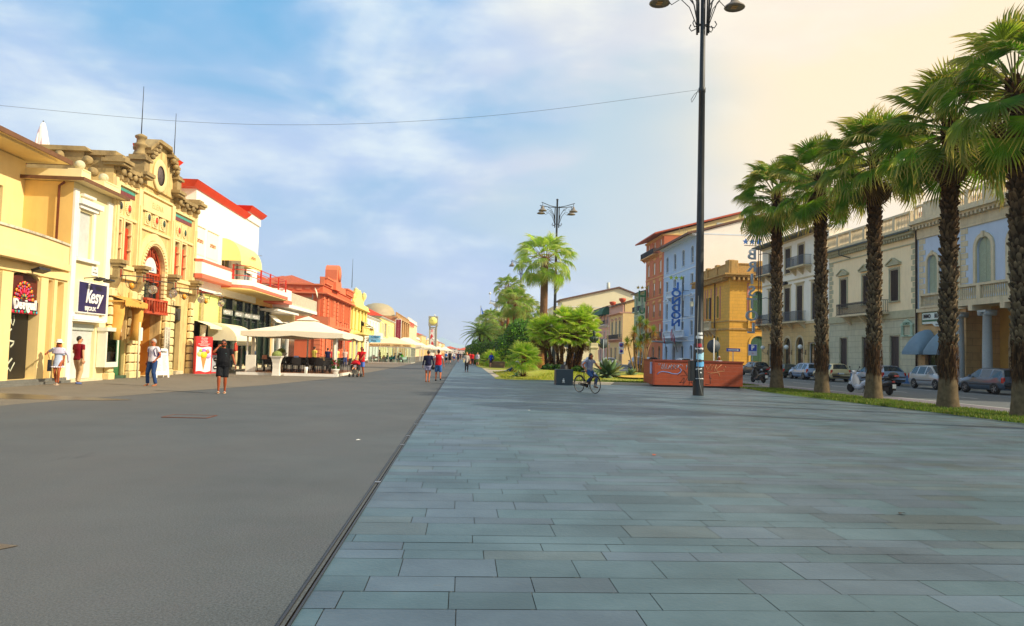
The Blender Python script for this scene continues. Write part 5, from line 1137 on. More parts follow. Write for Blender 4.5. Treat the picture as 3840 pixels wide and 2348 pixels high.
m=MB(); m.lathe([(.17,0),(.22,.3),(.25,.32),(.25,.38),(.21,.38)],(0,0,.05),14); m.build('pot',[WHITE],t)
m=MB(); cl=[]
for i in range(260):
 a=rnd.random()*6.28; r=.24*math.sqrt(rnd.random()); z=.45+rnd.random()*.5; c=Vector((r*math.cos(a),r*math.sin(a),z)); q=Matrix.Rotation(rnd.random()*6,3,'X')@Matrix.Rotation(rnd.random()*6,3,'Z'); s_=.05
 m.add([c+q@Vector((-s_,-s_*.6,0)),c+q@Vector((s_,-s_*.6,0)),c+q@Vector((0,s_,0))],[(0,1,2)]); k=srgb('#d8285a') if rnd.random()<.35 and z>.6 else srgb('#3f6a22'); cl+=[k]*3
m.build('flowers',[vcol('leaf_flowers',.6,.3)],t,cols=cl)
WK=mat('black_wicker','#221f1f',.55,.35,30.,bump=.8,bs=70)
def make_chair():
 t=thing('cafe_chair','black wicker cafe chair','chair',(0,0,0),0,'black wicker chairs of the first cafe')
 m=MB(); m.bbox(-.23,.23,-.22,.24,.42,.47,.02); m.build('seat',[WK],t)
 m=MB(); 
 P=[]
 for j in range(5):
  z=.47+.42*j/4; w=.23+.03*math.sin(PI*j/4); y=.22+.1*j/4
  P.append([(x*w,y-.05*(x*x)*-1*0+.03*(1-x*x),z) for x in(-1,-.5,0,.5,1)])
 v=[p for r in P for p in r]+[(p[0],p[1]+.03,p[2]) for r in P for p in r]; f=[]
 for j in range(4):
  for i in range(4): a=j*5+i; f.append((a,a+1,a+6,a+5)); f.append((a+25,a+30,a+31,a+26))
 f+=[(20+i,21+i,46+i,45+i) for i in range(4)]+[(i,25+i,26+i,1+i) for i in range(4)]+[(5*j,5*j+5,5*j+30,5*j+25) for j in range(4)]+[(5*j+4,5*j+29,5*j+34,5*j+9) for j in range(4)]
 m.add(v,f); m.build('backrest',[WK],t)
 for x,y in((-.2,-.19),(.2,-.19),(-.2,.21),(.2,.21)):
  m=MB(); m.tube([(x,y,.43),(x*1.1,y*1.15,0)],.016,5); m.build('leg',[BLACK],t)
 return t
def make_table():
 t=thing('cafe_table','square black cafe table','table',(0,0,0),0,'black tables of the first cafe')
 m=MB(); m.bbox(-.38,.38,-.38,.38,.71,.74,.01); m.build('tabletop',[BLACK],t); m=MB(); m.tube([(0,0,.02),(0,0,.71)],.035,8); m.lathe([(.24,0),(.24,.02),(.04,.05)],(0,0,0),14); m.build('pedestal',[BLACK],t)
 return t
ch=make_chair(); tb=make_table(); used=[0,0]
def place(src,idx,loc,rz,label,group=None):
 if not used[idx]:
  used[idx]=1; src.location=loc; src.rotation_euler=(0,0,rz); src['label']=label; return src
 return copy_tree(src,label,loc,rz,group)
TXY=[(-11.75,46.6),(-9.75,46.8),(-8.3,46.7),(-11.5,49.0),(-9.3,49.3),(-8.0,49.6),(-11.2,51.8),(-9.0,52.2)]
names=['front left','front middle','front right','second row left','second row middle','second row right','back left','back right']
for i,(x,y) in enumerate(TXY):
 place(tb,1,(x,y,.165),rnd.uniform(-.1,.1),'black cafe table under the cream marquee, '+names[i])
 for k,(dx,dy,rz,nn) in enumerate(((-.62,.0,PI/2,'left'),(.62,.05,-PI/2,'right'),(.0,-.62,PI,'near'),(.05,.62,0,'far'))):
  if i in(0,) and k==2: continue
  if i>5 and k==3: continue
  place(ch,0,(x+dx+rnd.uniform(-.05,.05),y+dy,.165),rz+rnd.uniform(-.25,.25),'black wicker chair on the %s side of the %s table'%(nn,names[i]))
for x,y,z,c,l in((-9.9,46.75,.905,'#9aa8d8','blue card menu holder on the front middle table'),(-8.35,46.6,.905,'#e8b070','orange and white menu holder on the front right table'),(-11.7,46.5,.905,'#a86848','small brown menu holder on the front left table')):
 o=thing('menu_holder',l,'menu',(x,y,z)); m=MB(); m.prx([(-.08,0),(.08,0),(0,.24)],-.14,.14); m.build('card',[mat('card'+c,c,.5,.3,8.)],o)
for i,(x,y) in enumerate(((-9.0,45.25),(-10.1,53))):
 o=thing('white_lantern','small white tapered lamp %s'%('on the front edge of the cafe platform' if i==0 else 'at the back of the cafe platform'),'lamp',(x,y,.16)); m=MB(); m.lathe([(.08,0),(.12,.36),(.1,.37)],(0,0,0),12); m.build('shade',[WHITE],o)
t=thing('glass_pavilion','glass walled restaurant pavilion with a cream lettered roof','pavilion',(0,0,0))
x0,x1,y0,y1=-12.4,-6.85,103,112
m=canopy_mesh(x0,x1,y0,y1,2.55,3.5,.02,.05,8,False); m.build('canopy',[mat('yellow_marquee','#f0deb0',.8,.04,1.5)],t)
m=MB()
for a,b,c,d_ in((x0,x1,y0-.03,y0),(x0,x1,y1,y1+.03),(x0-.03,x0,y0,y1),(x1,x1+.03,y0,y1)): m.box(a,b,c,d_,2.2,2.56)
m.build('valance',[mat('valance_yellow','#ecd08c',.7,.04,2.)],t)
text('PICCOLA CUCINA - CREPES - PIZZA',.3,mat('brown_letters','#8a6038',.6),t,((x0+x1)/2,y0-.05,2.36),ext=.01,sx=.95,space=1.15)
m=MB(); m.box(x0-.05,x1+.05,y0-.02,y0+.06,2.1,2.2); m.box(x0-.05,x1+.05,y0-.05,y0+.1,0,.12); m.box(x1-.05,x1+.05,y0,y1,2.1,2.2); m.box(x1-.05,x1+.05,y0,y1,0,.12)
for x in(x0,x0+.55,x0+1.3,x0+2.6,x0+3.6,x1-.25,x1): m.box(x-.04,x+.04,y0,y0+.08,.12,2.1)
for y in(y0+2,y0+4,y0+6,y1): m.box(x1-.04,x1+.04,y-.04,y+.04,.12,2.1)
m.build('frame',[mat('grey_frame','#b9b8ae',.5,.1,3.)],t)
m=MB(); m.quad((x0,y0+.04,.12),(x1,y0+.04,.12),(x1,y0+.04,2.1),(x0,y0+.04,2.1)); m.quad((x1,y0,.12),(x1,y1,.12),(x1,y1,2.1),(x1,y0,2.1)); m.build('pane',[CG],t)
m=MB(); m.box(x0,x1,y0+.1,y1,0,.08); m.build('deck',[DECK],t)
for i,(x,y) in enumerate(((-11.3,104.2),(-9.6,104.4),(-8.0,104.3),(-10.6,107),(-8.4,107))):
 o=thing('dining_table','round %s dining table inside the glass pavilion, %s'%('turquoise' if i==1 else 'white',['left','middle','right','far left','far right'][i]),'table',(x,y,.08),0,'tables inside the glass pavilion')
 m=MB(); m.lathe([(.45,.45),(.44,.72),(.4,.74),(.001,.74)],(0,0,0),8,0,False); m.build('tablecloth',[mat('turq_cloth','#5ac8c0',.8) if i==1 else mat('white_cloth','#f0ece4',.8,.05)],o); m=MB(); m.tube([(0,0,0),(0,0,.5)],.05,6); m.build('pedestal',[BLACK],o)
wch=thing('dining_chair','white chair with blue cushion inside the glass pavilion','chair',(-11.95,104.2,.08),0,'white chairs inside the glass pavilion')
m=MB(); m.box(-.22,.22,-.22,.22,.42,.47); m.build('seat',[mat('blue_cushion','#5a78a8',.8)],wch); m=MB(); m.box(-.22,.22,.2,.24,.47,.95); m.build('backrest',[WHITE],wch)
for x,y in((-.2,-.2),(.2,-.2),(-.2,.2),(.2,.2)): m=MB(); m.box(x-.02,x+.02,y-.02,y+.02,0,.42); m.build('leg',[WHITE],wch)
k=0
for x,y in((-10.7,104.2),(-10.2,104.5),(-9.0,104.4),(-8.6,104.3),(-7.35,104.3),(-11.2,107.),(-10.,107.),(-9.0,107.),(-7.8,107)):
 copy_tree(wch,None,(x,y,.08),rnd.uniform(-1.8,1.8))
o=thing('potted_bush','green potted bush inside the glass pavilion behind the right table','plant',(-8.4,105.6,.08)); m=MB(); m.lathe([(.2,0),(.26,.35),(.22,.36)],(0,0,0),10); m.build('pot',[WHITE],o); m=MB(); m.sph((0,0,.8),.42,10,7); m.build('foliage',[mat('bright_bush','#4f9a2a',.9,.5,8.,bump=1.,bs=15)],o)
o=thing('blue_price_sign','light blue sign with dark lettering above the glass pavilion corner','sign',(-11.7,103.6,3.2))
m=MB(); m.box(-.75,.75,-.04,.04,.0,.45); m.box(-.75,.75,-.04,.04,-.5,-.05); m.tube([(-.78,0,-3.1),(-.78,0,.5)],.04,6); m.build('board',[mat('sky_board','#6fc0ec',.5)],o); text('Crêpes',.34,mat('navy_letters','#16305c',.5),o,(0,-.05,.25),ext=.01); text('Pizza',.34,MATS['navy_letters'],o,(-.15,-.05,-.27),ext=.01)
for i,(x0,x1,y0,y1,ze,zp) in enumerate(((-12.6,-6.8,128,138,2.7,4.0),(-12.5,-6.9,168,180,2.6,3.7),(-12.0,-6.5,215,228,2.6,3.8),(-12,-6,275,290,2.6,3.8),(-11,-4.5,330,345,2.6,4.2))):
 t=thing('far_marquee','cream street marquee further down the promenade, %s beyond the glass pavilion'%['first','second','third','fourth','fifth'][i],'marquee',(0,0,0),0,'distant marquees')
 canopy_mesh(x0,x1,y0,y1,ze,zp,.3,.1,6,False).build('canopy',[CANV],t)
 for x in(x0+.2,x1-.2):
  for y in(y0+.2,y1-.2): m=MB(); m.box(x-.06,x+.06,y-.06,y+.06,0,ze); m.build('post',[WHITE],t)
t=thing('clock_tower','square clock tower with a yellow dial above a red and white poster','clock tower',(-10.2,262,0))
STG=mat('tower_grey','#a9a898',.6,.08,1.)
m=MB(); 
for x in(-1.15,1.15): m.box(x-.22,x+.22,-.3,.3,0,10.4); m.box(x-.3,x+.3,-.36,.36,10.3,10.6)
m.box(-.95,.95,.25,.35,1.5,10.2); m.build('frame',[STG],t)
m=MB(); m.bbox(-1.6,1.6,-1.0,1.0,10.6,13.9,.08); m.build('clock_box',[STG],t)
m=MB(); m.box(-1.48,1.48,-1.03,-1.0,10.75,13.75); m.build('dial_panel',[mat('dial_panel','#8f8c80',.6,.1,2.)],t)
m=MB(); m.lathe([(.001,0),(1.32,0),(1.32,.04),(.001,.04)],(0,-1.03,12.25),32,M=RX(PI/2)); m.build('dial',[mat('dial_yellow','#f2e878',.5,.03)],t)
m=MB()
for a,l,wd in((math.pi/2+1.45,.62,.07),(math.pi/2+.72,1.05,.045)): 
 c=(math.cos(a)*l/2,-1.09,12.25+math.sin(a)*l/2); m.pbox(c,(l,.02,wd),RY(-a))
m.build('clock_hands',[DMETAL],t)
m=MB(); m.lathe([(.12,0),(.12,.15),(.28,.2),(.28,.5),(.001,.6)],(.4,0,13.9),10); m.build('lamp',[WHITE],t)
m=MB(); m.box(-.85,.7,-.2,-.15,3.2,10.0,0); m.prism([(-.8,5.9),(.1,7.0),(-.35,8.0),(-.75,7.2)],-.23,-.2,1); m.prism([(-.3,3.4),(.4,3.3),(.3,4.6),(-.2,5.6),(-.5,4.6)],-.23,-.2,1); m.lathe([(.001,0),(.4,0),(.4,.03),(.001,.03)],(.1,-.2,6.2),12,0,M=RX(PI/2)); m.prism([(-.7,8.4),(-.1,8.5),(.0,9.3),(-.6,9.4)],-.23,-.2,2)
p=m.build('poster',[mat('poster_pale','#e4e0e0',.6),mat('poster_red','#c8202c',.6),mat('poster_pink','#e08a90',.6)],t)
for i,c in enumerate('VERSILIANA'): text(c,.6,mat('poster_teal','#5a7a78',.6),p,(.45,-.22,9.3-i*.58),ext=.01,rot=(PI/2,0,0))
rnd=random.Random(41)
loc,rz=side('R',30,55.9); w=25.9; yy=lambda Y:55.9-Y
LIL=mat('lilac_stucco','#bcc8d8',.8,.05,1.,bump=.1,bs=50,dirt=.12,dcol='#77829a',streak=True)
TANB=ashlar('tan_ashlar','#caa470',1.1,.5,.8,.6,.1,.3,dcol='#8a6a40'); STN=mat('pale_trim','#d2c09c',.8,.12,2.,dirt=.35,dcol='#7d6f52',streak=True); GREYST=mat('granite_column','#a3a8a6',.7,.15,14.)
t=thing('lilac_villa','lilac blue villa with arched shuttered windows, balustraded roof and stone colonnade','building',loc,rz)
wx=[yy(54.0),yy(51.6)]; bx=[yy(48.4),yy(45.3),yy(42.2)]
m=MB(); ops=[(x-.62,x+.62,6.85,9.7,.62) for x in wx]+[(x-.75,x+.75,6.6,10.2,.75) for x in bx+[yy(36),yy(33)]]
wall(m,0,w,5.6,12.,ops,0,.3,0)
lo=[(yy(55.3)+.35,yy(55.3)+2.2,.3,3.0),(yy(52.6),yy(51.1),.3,3.0)]
wall(m,0,5.6,0,5.6,lo,0,.35,1)
wall(m,5.6,w,0,5.6,[(x-.8,x+.8,.15,4.15,.8) for x in bx+[yy(39),yy(36)]],2.4,.3,2)
m.quad((5.6,0,0),(5.6,2.4,0),(5.6,2.4,5.6),(5.6,0,5.6),1)
m.quad((0,0,0),(0,12,0),(0,12,12),(0,0,12),0); m.quad((w,0,5.6),(w,12,5.6),(w,12,12),(w,0,12),0); m.quad((0,0,12),(w,0,12),(w,12,12),(0,12,12)); m.quad((0,12,0),(w,12,0),(w,12,12),(0,12,12)); m.quad((5.6,0,5.59),(w,0,5.59),(w,2.4,5.59),(5.6,2.4,5.59),2); m.quad((5.6,0,.13),(w,0,.13),(w,2.4,.13),(5.6,2.4,.13),2); m.quad((w,2.4,0),(w,12,0),(w,12,5.6),(w,2.4,5.6),2)
m.build('wall',[LIL,TANB,mat('ochre_wall','#c9a052',.8,.08,1.,dirt=.2)],t)
m=MB(); m.box(-.05,w,-.16,0,5.5,5.78); m.box(-.02,w,-.1,0,11.05,11.25); m.box(-.02,w,-.12,0,11.25,11.75); m.box(-.05,w,-.5,0,11.95,12.1); m.box(-.1,w,-.75,.3,12.1,12.28); m.box(-.05,w,-.6,.3,12.28,12.42)
for i in range(int(w/.42)): m.box(.1+i*.42,.28+i*.42,-.5,-.12,11.75,11.95)
for x in wx: surround(m,x,6.85,1.24,2.85,.2,.62,-.09); m.bbox(x-.09,x+.09,-.16,0,9.62,9.98,.02)
for x in bx+[yy(36),yy(33)]: surround(m,x,6.6,1.5,3.6,.26,.75,-.11,sill=False); m.bbox(x-.12,x+.12,-.2,0,10.1,10.55,.02)
for x0 in(.25,5.1):
 z=6.0;k=0
 while z<10.9: L_=.75 if k%2 else .5; m.box(x0,x0+L_,-.03,0,z,z+.36); z+=.42;k+=1
m.build('moulding',[STN],t)
m=MB(); balustrade(m,.6,3.1,-.1,5.78,1.05,0,.17,2.5); m.build('balustrade',[STN],t)
for a,b in((3.4,w),):
 m=MB(); m.box(5.7,w,-1.25,.0,5.55,5.8); balustrade(m,5.75,w,-1.12,5.8,1.15,0,.2,2.9)
 for x in(7.9,10.9,13.9): m.box(x-.2,x+.2,-1.3,-.0,5.2,5.55)
 m.build('balcony',[STN],t)
m=MB(); 
for a,b,kind in((.3,1.6,1),(1.6,4.6,0),(4.6,8.2,1),(8.2,9.6,0),(9.6,13.4,1),(13.4,15,0),(15,w,1)):
 if kind: balustrade(m,a,b,-.35,12.42,1.1,0,.22,1.9)
 else: m.box(a,b,-.5,-.15,12.42,13.5); m.box(a,b,-.55,-.1,13.5,13.6)
m.build('roof_balustrade',[STN],t)
for x in(yy(50.0)+.05,yy(47.2),yy(44.2),yy(41)):
 m=MB(); m.lathe([(.36,.15),(.36,.35),(.3,.45),(.3,.5),(.29,2.6),(.25,4.85),(.31,4.92)],(x,-.7,0),18); m.box(x-.4,x+.4,-1.1,-.3,5.05,5.2)
 for sg in(-1,1): m.lathe([(.001,-.36),(.15,-.36),(.15,.36),(.001,.36)],(x+sg*.3,-.7,4.98),10,M=RX(PI/2))
 m.build('column',[GREYST],t)
LOUV=slat('celadon_louvre','#b9c8b0',7.,.6,.8,'Z',.35)
for x in wx: win(t,x,6.85,1.22,2.83,'shut',.61,.16,sm=LOUV)
for x in bx+[yy(36),yy(33)]: win(t,x,6.6,1.48,3.58,'shut',.74,.16,sm=LOUV)
for x in bx+[yy(39),yy(36)]:
 o=win(t,x,.15,1.58,3.98,'glass',.79,2.6,fm=mat('brown_frame','#5a3a22',.6),rows=2,name='arched_door')
 m=MB(); surround(m,x,.15,1.6,4.0,.2,.8,-.07,sill=False); m.xf(Matrix.Translation((0,2.4,0))); m.build('arch_surround',[STN],t)
o=thing('round_yellow_sign','round yellow logo sticker on the arched glass door of the villa','sign',(34.2+2.55,48.5,1.9),-PI/2); m=MB(); m.lathe([(.001,0),(.5,0),(.5,.02),(.001,.02)],(0,-.03,0),20,0,M=RX(PI/2)); m.lathe([(.2,0),(.34,0),(.34,.03),(.2,.03)],(0,-.03,0),20,1,M=RX(PI/2)); m.build('disc',[mat('sticker_yellow','#d8cc4a',.5),mat('sticker_olive','#8a8a20',.5)],o)
for c in lo: win(t,(c[0]+c[1])/2,.3,c[1]-c[0]-.05,2.65,'glass',0,.2,fm=MATS['brown_frame'],rows=1,name='shop_window')
m=MB(); m.tube([(.02,-.12,0),(.02,-.12,11.9),(.02,-.5,12.1)],.07,8); m.build('drainpipe',[mat('dark_copper','#3c2a24',.5,.2,3.)],t)
for i,(x,nm) in enumerate(((yy(56.6),'left'),(yy(53.0),'right'))):
 a=thing('barrel_awning','grey blue barrel awning on the tan ground floor, %s one of two'%('far' if i==0 else 'near'),'awning',(34.15,55.9-(.35 if i==0 else 3.0),2.55),-PI/2,'grey blue barrel awnings')
 m=MB(); L_=2.1; N_=8
 v=[];f=[]
 for j in range(N_+1):
  th=PI/2*j/N_
  for i_ in range(13):
   a_=PI*i_/12; r=1.05
   x_=L_/2-math.cos(a_)*r; h=math.sin(a_)*1.65
   v.append((x_,-1.45*math.cos(th)*(.35+.65*math.sin(a_)) if 0 else -1.4*math.cos(th),h*math.sin(th)+.0))
 for j in range(N_):
  for i_ in range(12): a0=j*13+i_; f.append((a0,a0+1,a0+14,a0+13))
 m.add(v,f,0,True)
 v=[(0,0,0),(0,-1.4,0),(L_,-1.4,0),(L_,0,0),(0,-1.4,-.22),(L_,-1.4,-.22),(0,0,-.22),(L_,0,-.22)]; m.add(v,[(1,2,5,4),(0,1,4,6),(2,3,7,5)]); m.build('canopy',[mat('blue_grey_canvas','#6f8796',.8,.08,2.)],a)
o=thing('estate_agent_sign','white and green estate agency sign fixed above the barrel awnings','sign',(34.1,53.0,4.9),-PI/2)
m=MB(); m.prism([(-1.95,-.3),(-.75,-.3),(-.45,-.52),(.45,-.52),(.75,-.3),(1.95,-.3),(1.95,.5),(-1.95,.5)],-.12,0); m.build('board',[mat('sign_white','#d6dcd2',.6,.05)],o)
m=MB(); m.box(-1.9,1.9,-.14,-.12,-.14,.0); m.prism([(-2.0,-.34),(-1.95,-.34),(-1.95,.54),(-2.0,.54)],-.14,0); m.box(-2,2,-.14,0,.5,.55); m.box(1.95,2.,-.14,0,-.34,.5); m.build('green_trim',[mat('sign_green','#1f5a34',.5)],o)
for x_,s_ in((-1.35,'IMMO'),(0,'BILIARE'),(1.35,'DOMUS')): text(s_,.42,BLACK,o,(x_,-.145,.25),ext=.005,sx=.8 if x_ else .65,bold=.01)
text('FRANCO',.16,BLACK,o,(0,-.145,-.4),ext=.004)
loc,rz=side('R',55.95,69.9); w=13.95; yy=lambda Y:69.9-Y
PY=mat('pale_yellow_stucco','#f6deb2',.8,.05,1.,bump=.1,bs=50,dirt=.2,dcol='#b59d68',streak=True)
GRB=ashlar('greenish_ashlar','#c6c0a2',1.2,.5,.8,.55,.08,.3,dcol='#7c7c66')
t=thing('pale_yellow_house','pale yellow house with pedimented windows, iron balcony and balustraded roof','building',loc,rz)
ws_=[yy(67.2),yy(63.3),yy(59.0)]
m=MB(); wall(m,0,w,5.4,11.8,[(x-.62,x+.62,6.6,9.15) for x in ws_],0,.2,0); wall(m,0,w,0,5.4,[(x-.66,x+.66,.15,3.85) for x in ws_],0,.25,1)
m.quad((0,0,11.8),(w,0,11.8),(w,12,11.8),(0,12,11.8)); m.quad((0,12,0),(w,12,0),(w,12,11.8),(0,12,11.8)); m.quad((w,0,0),(w,12,0),(w,12,11.8),(w,0,11.8)); m.quad((0,0,0),(0,12,0),(0,12,11.8),(0,0,11.8))
m.build('wall',[PY,GRB],t)
m=MB(); m.box(0,w,-.12,0,5.2,5.5); m.box(0,w,-.05,0,5.5,5.8); m.box(0,w,-.08,0,10.8,10.9); m.box(0,w,-.5,0,11.55,11.75); m.box(0,w,-.62,.2,11.75,11.9)
for i in range(int(w/.38)): m.box(.08+i*.38,.24+i*.38,-.4,0,11.3,11.55)
for x in ws_: surround(m,x,6.6,1.24,2.55,.14,0,-.07); pediment(m,x,9.45,1.9,.62,-.26); surround(m,x,.15,1.32,3.7,.1,0,-.04,sill=False)
for x0 in(.0,w-.75):
 z=5.85;k=0
 while z<10.7: L_=.75 if k%2 else .55; a0=x0 if x0<1 else w-L_; m.box(a0,a0+L_,-.03,0,z,z+.36,0); z+=.42;k+=1
m.build('moulding',[mat('sage_trim','#b3ad8c',.8,.1,2.,dirt=.3)],t)
m=MB(); balustrade(m,.1,w-.1,-.35,11.95,1.35,0,.2,2.3); m.build('roof_balustrade',[STN],t)
m=MB(); m.box(0,w,-.72,-.6,11.72,11.86); m.tube([(3.0,-.62,11.7),(3.0,-.62,11.3),(4.2,-.2,10.9)],.05,6); m.build('gutter',[mat('green_gutter','#3c463c',.6)],t)
BRN=slat('brown_louvre','#3a2a26',9.,.65,.7,'Z',.5)
for x in ws_: win(t,x,6.6,1.22,2.53,'shut',0,.06,sm=BRN); win(t,x,.15,1.3,3.68,'shut',0,.12,sm=slat('brown_boards','#33231f',5.,.6,.4,'X',.6),name='door')
c=ws_[1]; m=MB(); m.box(c-3.6,c+3.6,-.95,0,5.62,5.78)
for q in(-2.6,0,2.6): m.prx([(0,4.9),(-.75,5.62),(0,5.62)],c+q-.14,c+q+.14)
o=m.build('balcony',[STN],t); m=MB(); balrail(m,c-3.5,c+3.5,-.88,5.78,1.0,.13,0,.014,side=0); balrail(m,c-3.5,c+3.5,-.885,6.6,.1,.06,0,.008); m.build('railing',[mat('iron','#2a2423',.6)],o)
m=MB(); m.box(-.01,w-.9,-.03,0,.0,.75); m.build('blue_plinth',[mat('blue_plinth','#3f6a9a',.8,.2,2.)],t)
o=thing('temple_shaped_sign','small sign shaped like a temple with the word DOMUS','sign',(34.15,57.15,4.15),-PI/2)
m=MB(); m.prism([(-.85,.45),(.85,.45),(.85,.55),(0,.95),(-.85,.55)],-.1,-.02)
for x_ in(-.7,-.55,.55,.7): m.box(x_-.04,x_+.04,-.1,-.02,-.3,.45)
m.box(-.8,.8,-.1,-.02,-.42,-.3); m.build('board',[mat('sage_sign','#a9bfa6',.6)],o); text('DOMUS',.26,MATS['sign_green'],o,(0,-.11,.58),ext=.004,bold=.006); text('IMMOBILIARE',.1,MATS['sign_green'],o,(0,-.11,-.36),ext=.003)
loc,rz=side('R',70,86.2); w=16.2; yy=lambda Y:86.2-Y
WH=mat('grey_white_stucco','#f0e8d6',.8,.05,1.,dirt=.15,dcol='#a8a088',streak=True); TB=ashlar('sand_ashlar','#d6b67c',1.1,.46,.8,.6,.08,.25)
t=thing('white_house_brown_shutters','tall white house with brown shutters, iron balconies and sandy ground floor','building',loc,rz)
top=[yy(79.2),yy(76.0),yy(83.5),yy(72.2)]; mid=[yy(79.3),yy(76.3),yy(83.5),yy(72.8)]
m=MB(); wall(m,0,w,5.5,14.3,[(x-.7,x+.7,10.9+(0 if i in(0,2) else .4),13.6) for i,x in enumerate(top)]+[(x-.72,x+.72,5.75,9.4) for x in mid],0,.2,0)
wall(m,0,w,0,5.5,[(yy(79.2)-.85,yy(79.2)+.85,.15,4.1,.85),(yy(76.2)-.85,yy(76.2)+.85,.15,4.1,.85),(yy(73.2)-1.2,yy(73.2)+1.2,.3,3.55),(yy(83.4)-1,yy(83.4)+1,.3,3.5)],0,.3,1)
m.quad((0,0,0),(0,12,0),(0,12,14.3),(0,0,14.3)); m.quad((w,0,0),(w,12,0),(w,12,14.3),(w,0,14.3)); m.quad((0,0,14.3),(w,0,14.3),(w,12,14.3),(0,12,14.3)); m.quad((0,12,0),(w,12,0),(w,12,14.3),(0,12,14.3)); m.build('wall',[WH,TB],t)
m=MB(); m.box(0,w,-.1,0,5.4,5.65); m.box(0,w,-.06,0,10.0,10.15); m.box(0,w,-.2,0,14.2,14.35)
for i,x in enumerate(top): surround(m,x,10.9+(0 if i in(0,2) else .4),1.4,2.7-(0 if i in(0,2) else .4),.16,0,-.06)
for x in mid: surround(m,x,5.75,1.44,3.65,.16,0,-.06,sill=False); m.box(x-1.1,x+1.1,-.16,0,9.6,9.72)
for x in(yy(79.2),yy(76.2)): surround(m,x,.15,1.7,3.95,.22,.85,-.06,sill=False)
m.build('moulding',[mat('stone_frame','#cbb890',.8,.08,2.)],t)
m=MB(); m.box(-.5,w,-.95,.3,14.4,14.62); m.box(-.55,w,-1.1,-.92,14.42,14.6); m.build('eave',[mat('dark_eave','#3f4a48',.7,.15,2.)],t)
for i,x in enumerate(top): win(t,x,10.9+(0 if i in(0,2) else .4),1.38,2.68-(0 if i in(0,2) else .4),'shut',0,.05,sm=BRN)
for x in mid: win(t,x,5.75,1.42,3.63,'shut',0,.05,sm=BRN)
for x in(yy(79.2),yy(76.2)): win(t,x,.15,1.68,3.93,'glass',.84,.2,fm=MATS['brown_frame'],name='arched_door')
for x,wd in((yy(73.2),2.35),(yy(83.4),1.95)): win(t,x,.3,wd,3.2,'glass',0,.2,fm=WHITE,rows=1,name='shop_window')
for a,b,z in((yy(77.6),yy(73.6),11.3),(yy(86),yy(82),11.3),(yy(81.2),yy(74.8),5.75),(yy(86),yy(82.4),5.75)):
 m=MB(); m.box(a,b,-.9,0,z-.2,z-.04)
 k=3
 for i in range(k): q=a+.3+(b-a-.6)*i/(k-1); m.prx([(0,z-.85),(-.7,z-.2),(0,z-.2)],q-.13,q+.13)
 o=m.build('balcony',[MATS['stone_frame']],t); m=MB(); balrail(m,a+.04,b-.04,-.85,z-.04,1.0,.12,0,.013,side=0); m.build('railing',[mat('grey_iron','#5a6068',.6)],o)
m=MB(); m.box(6,7.,-.4,0,9.75,10.05) ; m.build('floodlight',[BLACK],t)
for i,Y in enumerate((85.2,78.9,75.6,70.9)):
 a=thing('globe_wall_lamp','white globe wall lamp on the sandy ground floor, %s from the left'%['first','second','third','fourth'][i],'wall lamp',(34.2,Y-.8,3.0),-PI/2,'white globe wall lamps')
 m=MB(); m.tube([(0,0,-.5),(0,-.35,-.55),(0,-.6,-.35),(0,-.6,-.1)],.03,6); m.box(-.06,.06,-.04,0,-.7,-.2); m.build('bracket',[DMETAL],a); m=MB(); m.sph((0,-.6,.08),.24,14,9); m.build('globe',[mat('opal_glass','#e4e6e2',.25,.02,2.)],a)
a=thing('vertical_letter_sign','tall silver letters seen from behind reading downwards with three blue stars','sign',(31.9,83.4,0),0)
SIL=mat('silver_letters','#a3adb5',.4,.12,3.,metal=.4); BST=mat('blue_star','#2a6ab8',.4)
m=MB(); m.tube([(.75,0,5.0),(.75,0,15.2)],.05,5); m.tube([(.95,0,5.0),(.95,0,15.2)],.05,5)
for z in(6.0,8.4,10.9,13.4): m.tube([(.7,0,z),(1.6,0,z+.2),(2.35,0,z)],.035,5)
m.box(-.9,.9,-.03,.03,14.35,14.42); m.build('frame',[DMETAL],a)
for i,c in enumerate('BRISTOL'): text(c,1.62,SIL,a,(0,-.05,13.35-i*1.37),ext=.09,mirror=True,sx=1.12 if c!='I' else 1.,bold=.03)
for x in(-.75,0,.75):
 m=MB(); pts=[(x+(.36 if k%2==0 else .15)*math.cos(PI/2+k*PI/5),14.82+(.36 if k%2==0 else .15)*math.sin(PI/2+k*PI/5)) for k in range(10)]; m.prism(pts,-.06,.06); m.build('star',[BST],a)
loc,rz=side('R',97,111); w=14
OY=ashlar('yellow_ashlar','#e3aa3c',1.25,.42,.75,.62,.08,.15,dcol='#a8762a'); PINKW=mat('pink_panel','#c8806a',.8,.08,2.); CORN=mat('cornice_stone','#b8904e',.85,.2,1.5,bump=.4,bs=8,dirt=.6,dcol='#7a5a30',streak=True)
t=thing('ornate_yellow_corner_house','ornate yellow corner house with pink window bays, green shutters and carved parapet','building',loc,rz)
ops=[(x-.45,x+.45,7.2,10.2,.45) for x in(3.2,5.8,9.6)]+[(x-.5,x+.5,.9,4.7,.5) for x in(3.2,9.6)]+[]
m=MB(); wall(m,0,w,0,12.6,ops,0,.25,0)
s2=MB(); wall(s2,0,12,0,12.6,[(2.9,4.5,7.0,10.6,.8),(8.4,10,7.0,10.6,.8),(2.8,4.9,1.2,4.8,1.0)],0,.3,0); m.join(s2,Matrix.Translation((w,0,0))@Matrix.Rotation(PI/2,4,'Z'))
m.quad((0,0,0),(0,12,0),(0,12,12.6),(0,0,12.6)); m.quad((0,0,12.6),(w,0,12.6),(w,12,12.6),(0,12,12.6)); m.quad((0,12,0),(w,12,0),(w,12,12.6),(0,12,12.6)); m.build('wall',[OY],t)
m=MB()
def both(fn):
 fn(m)
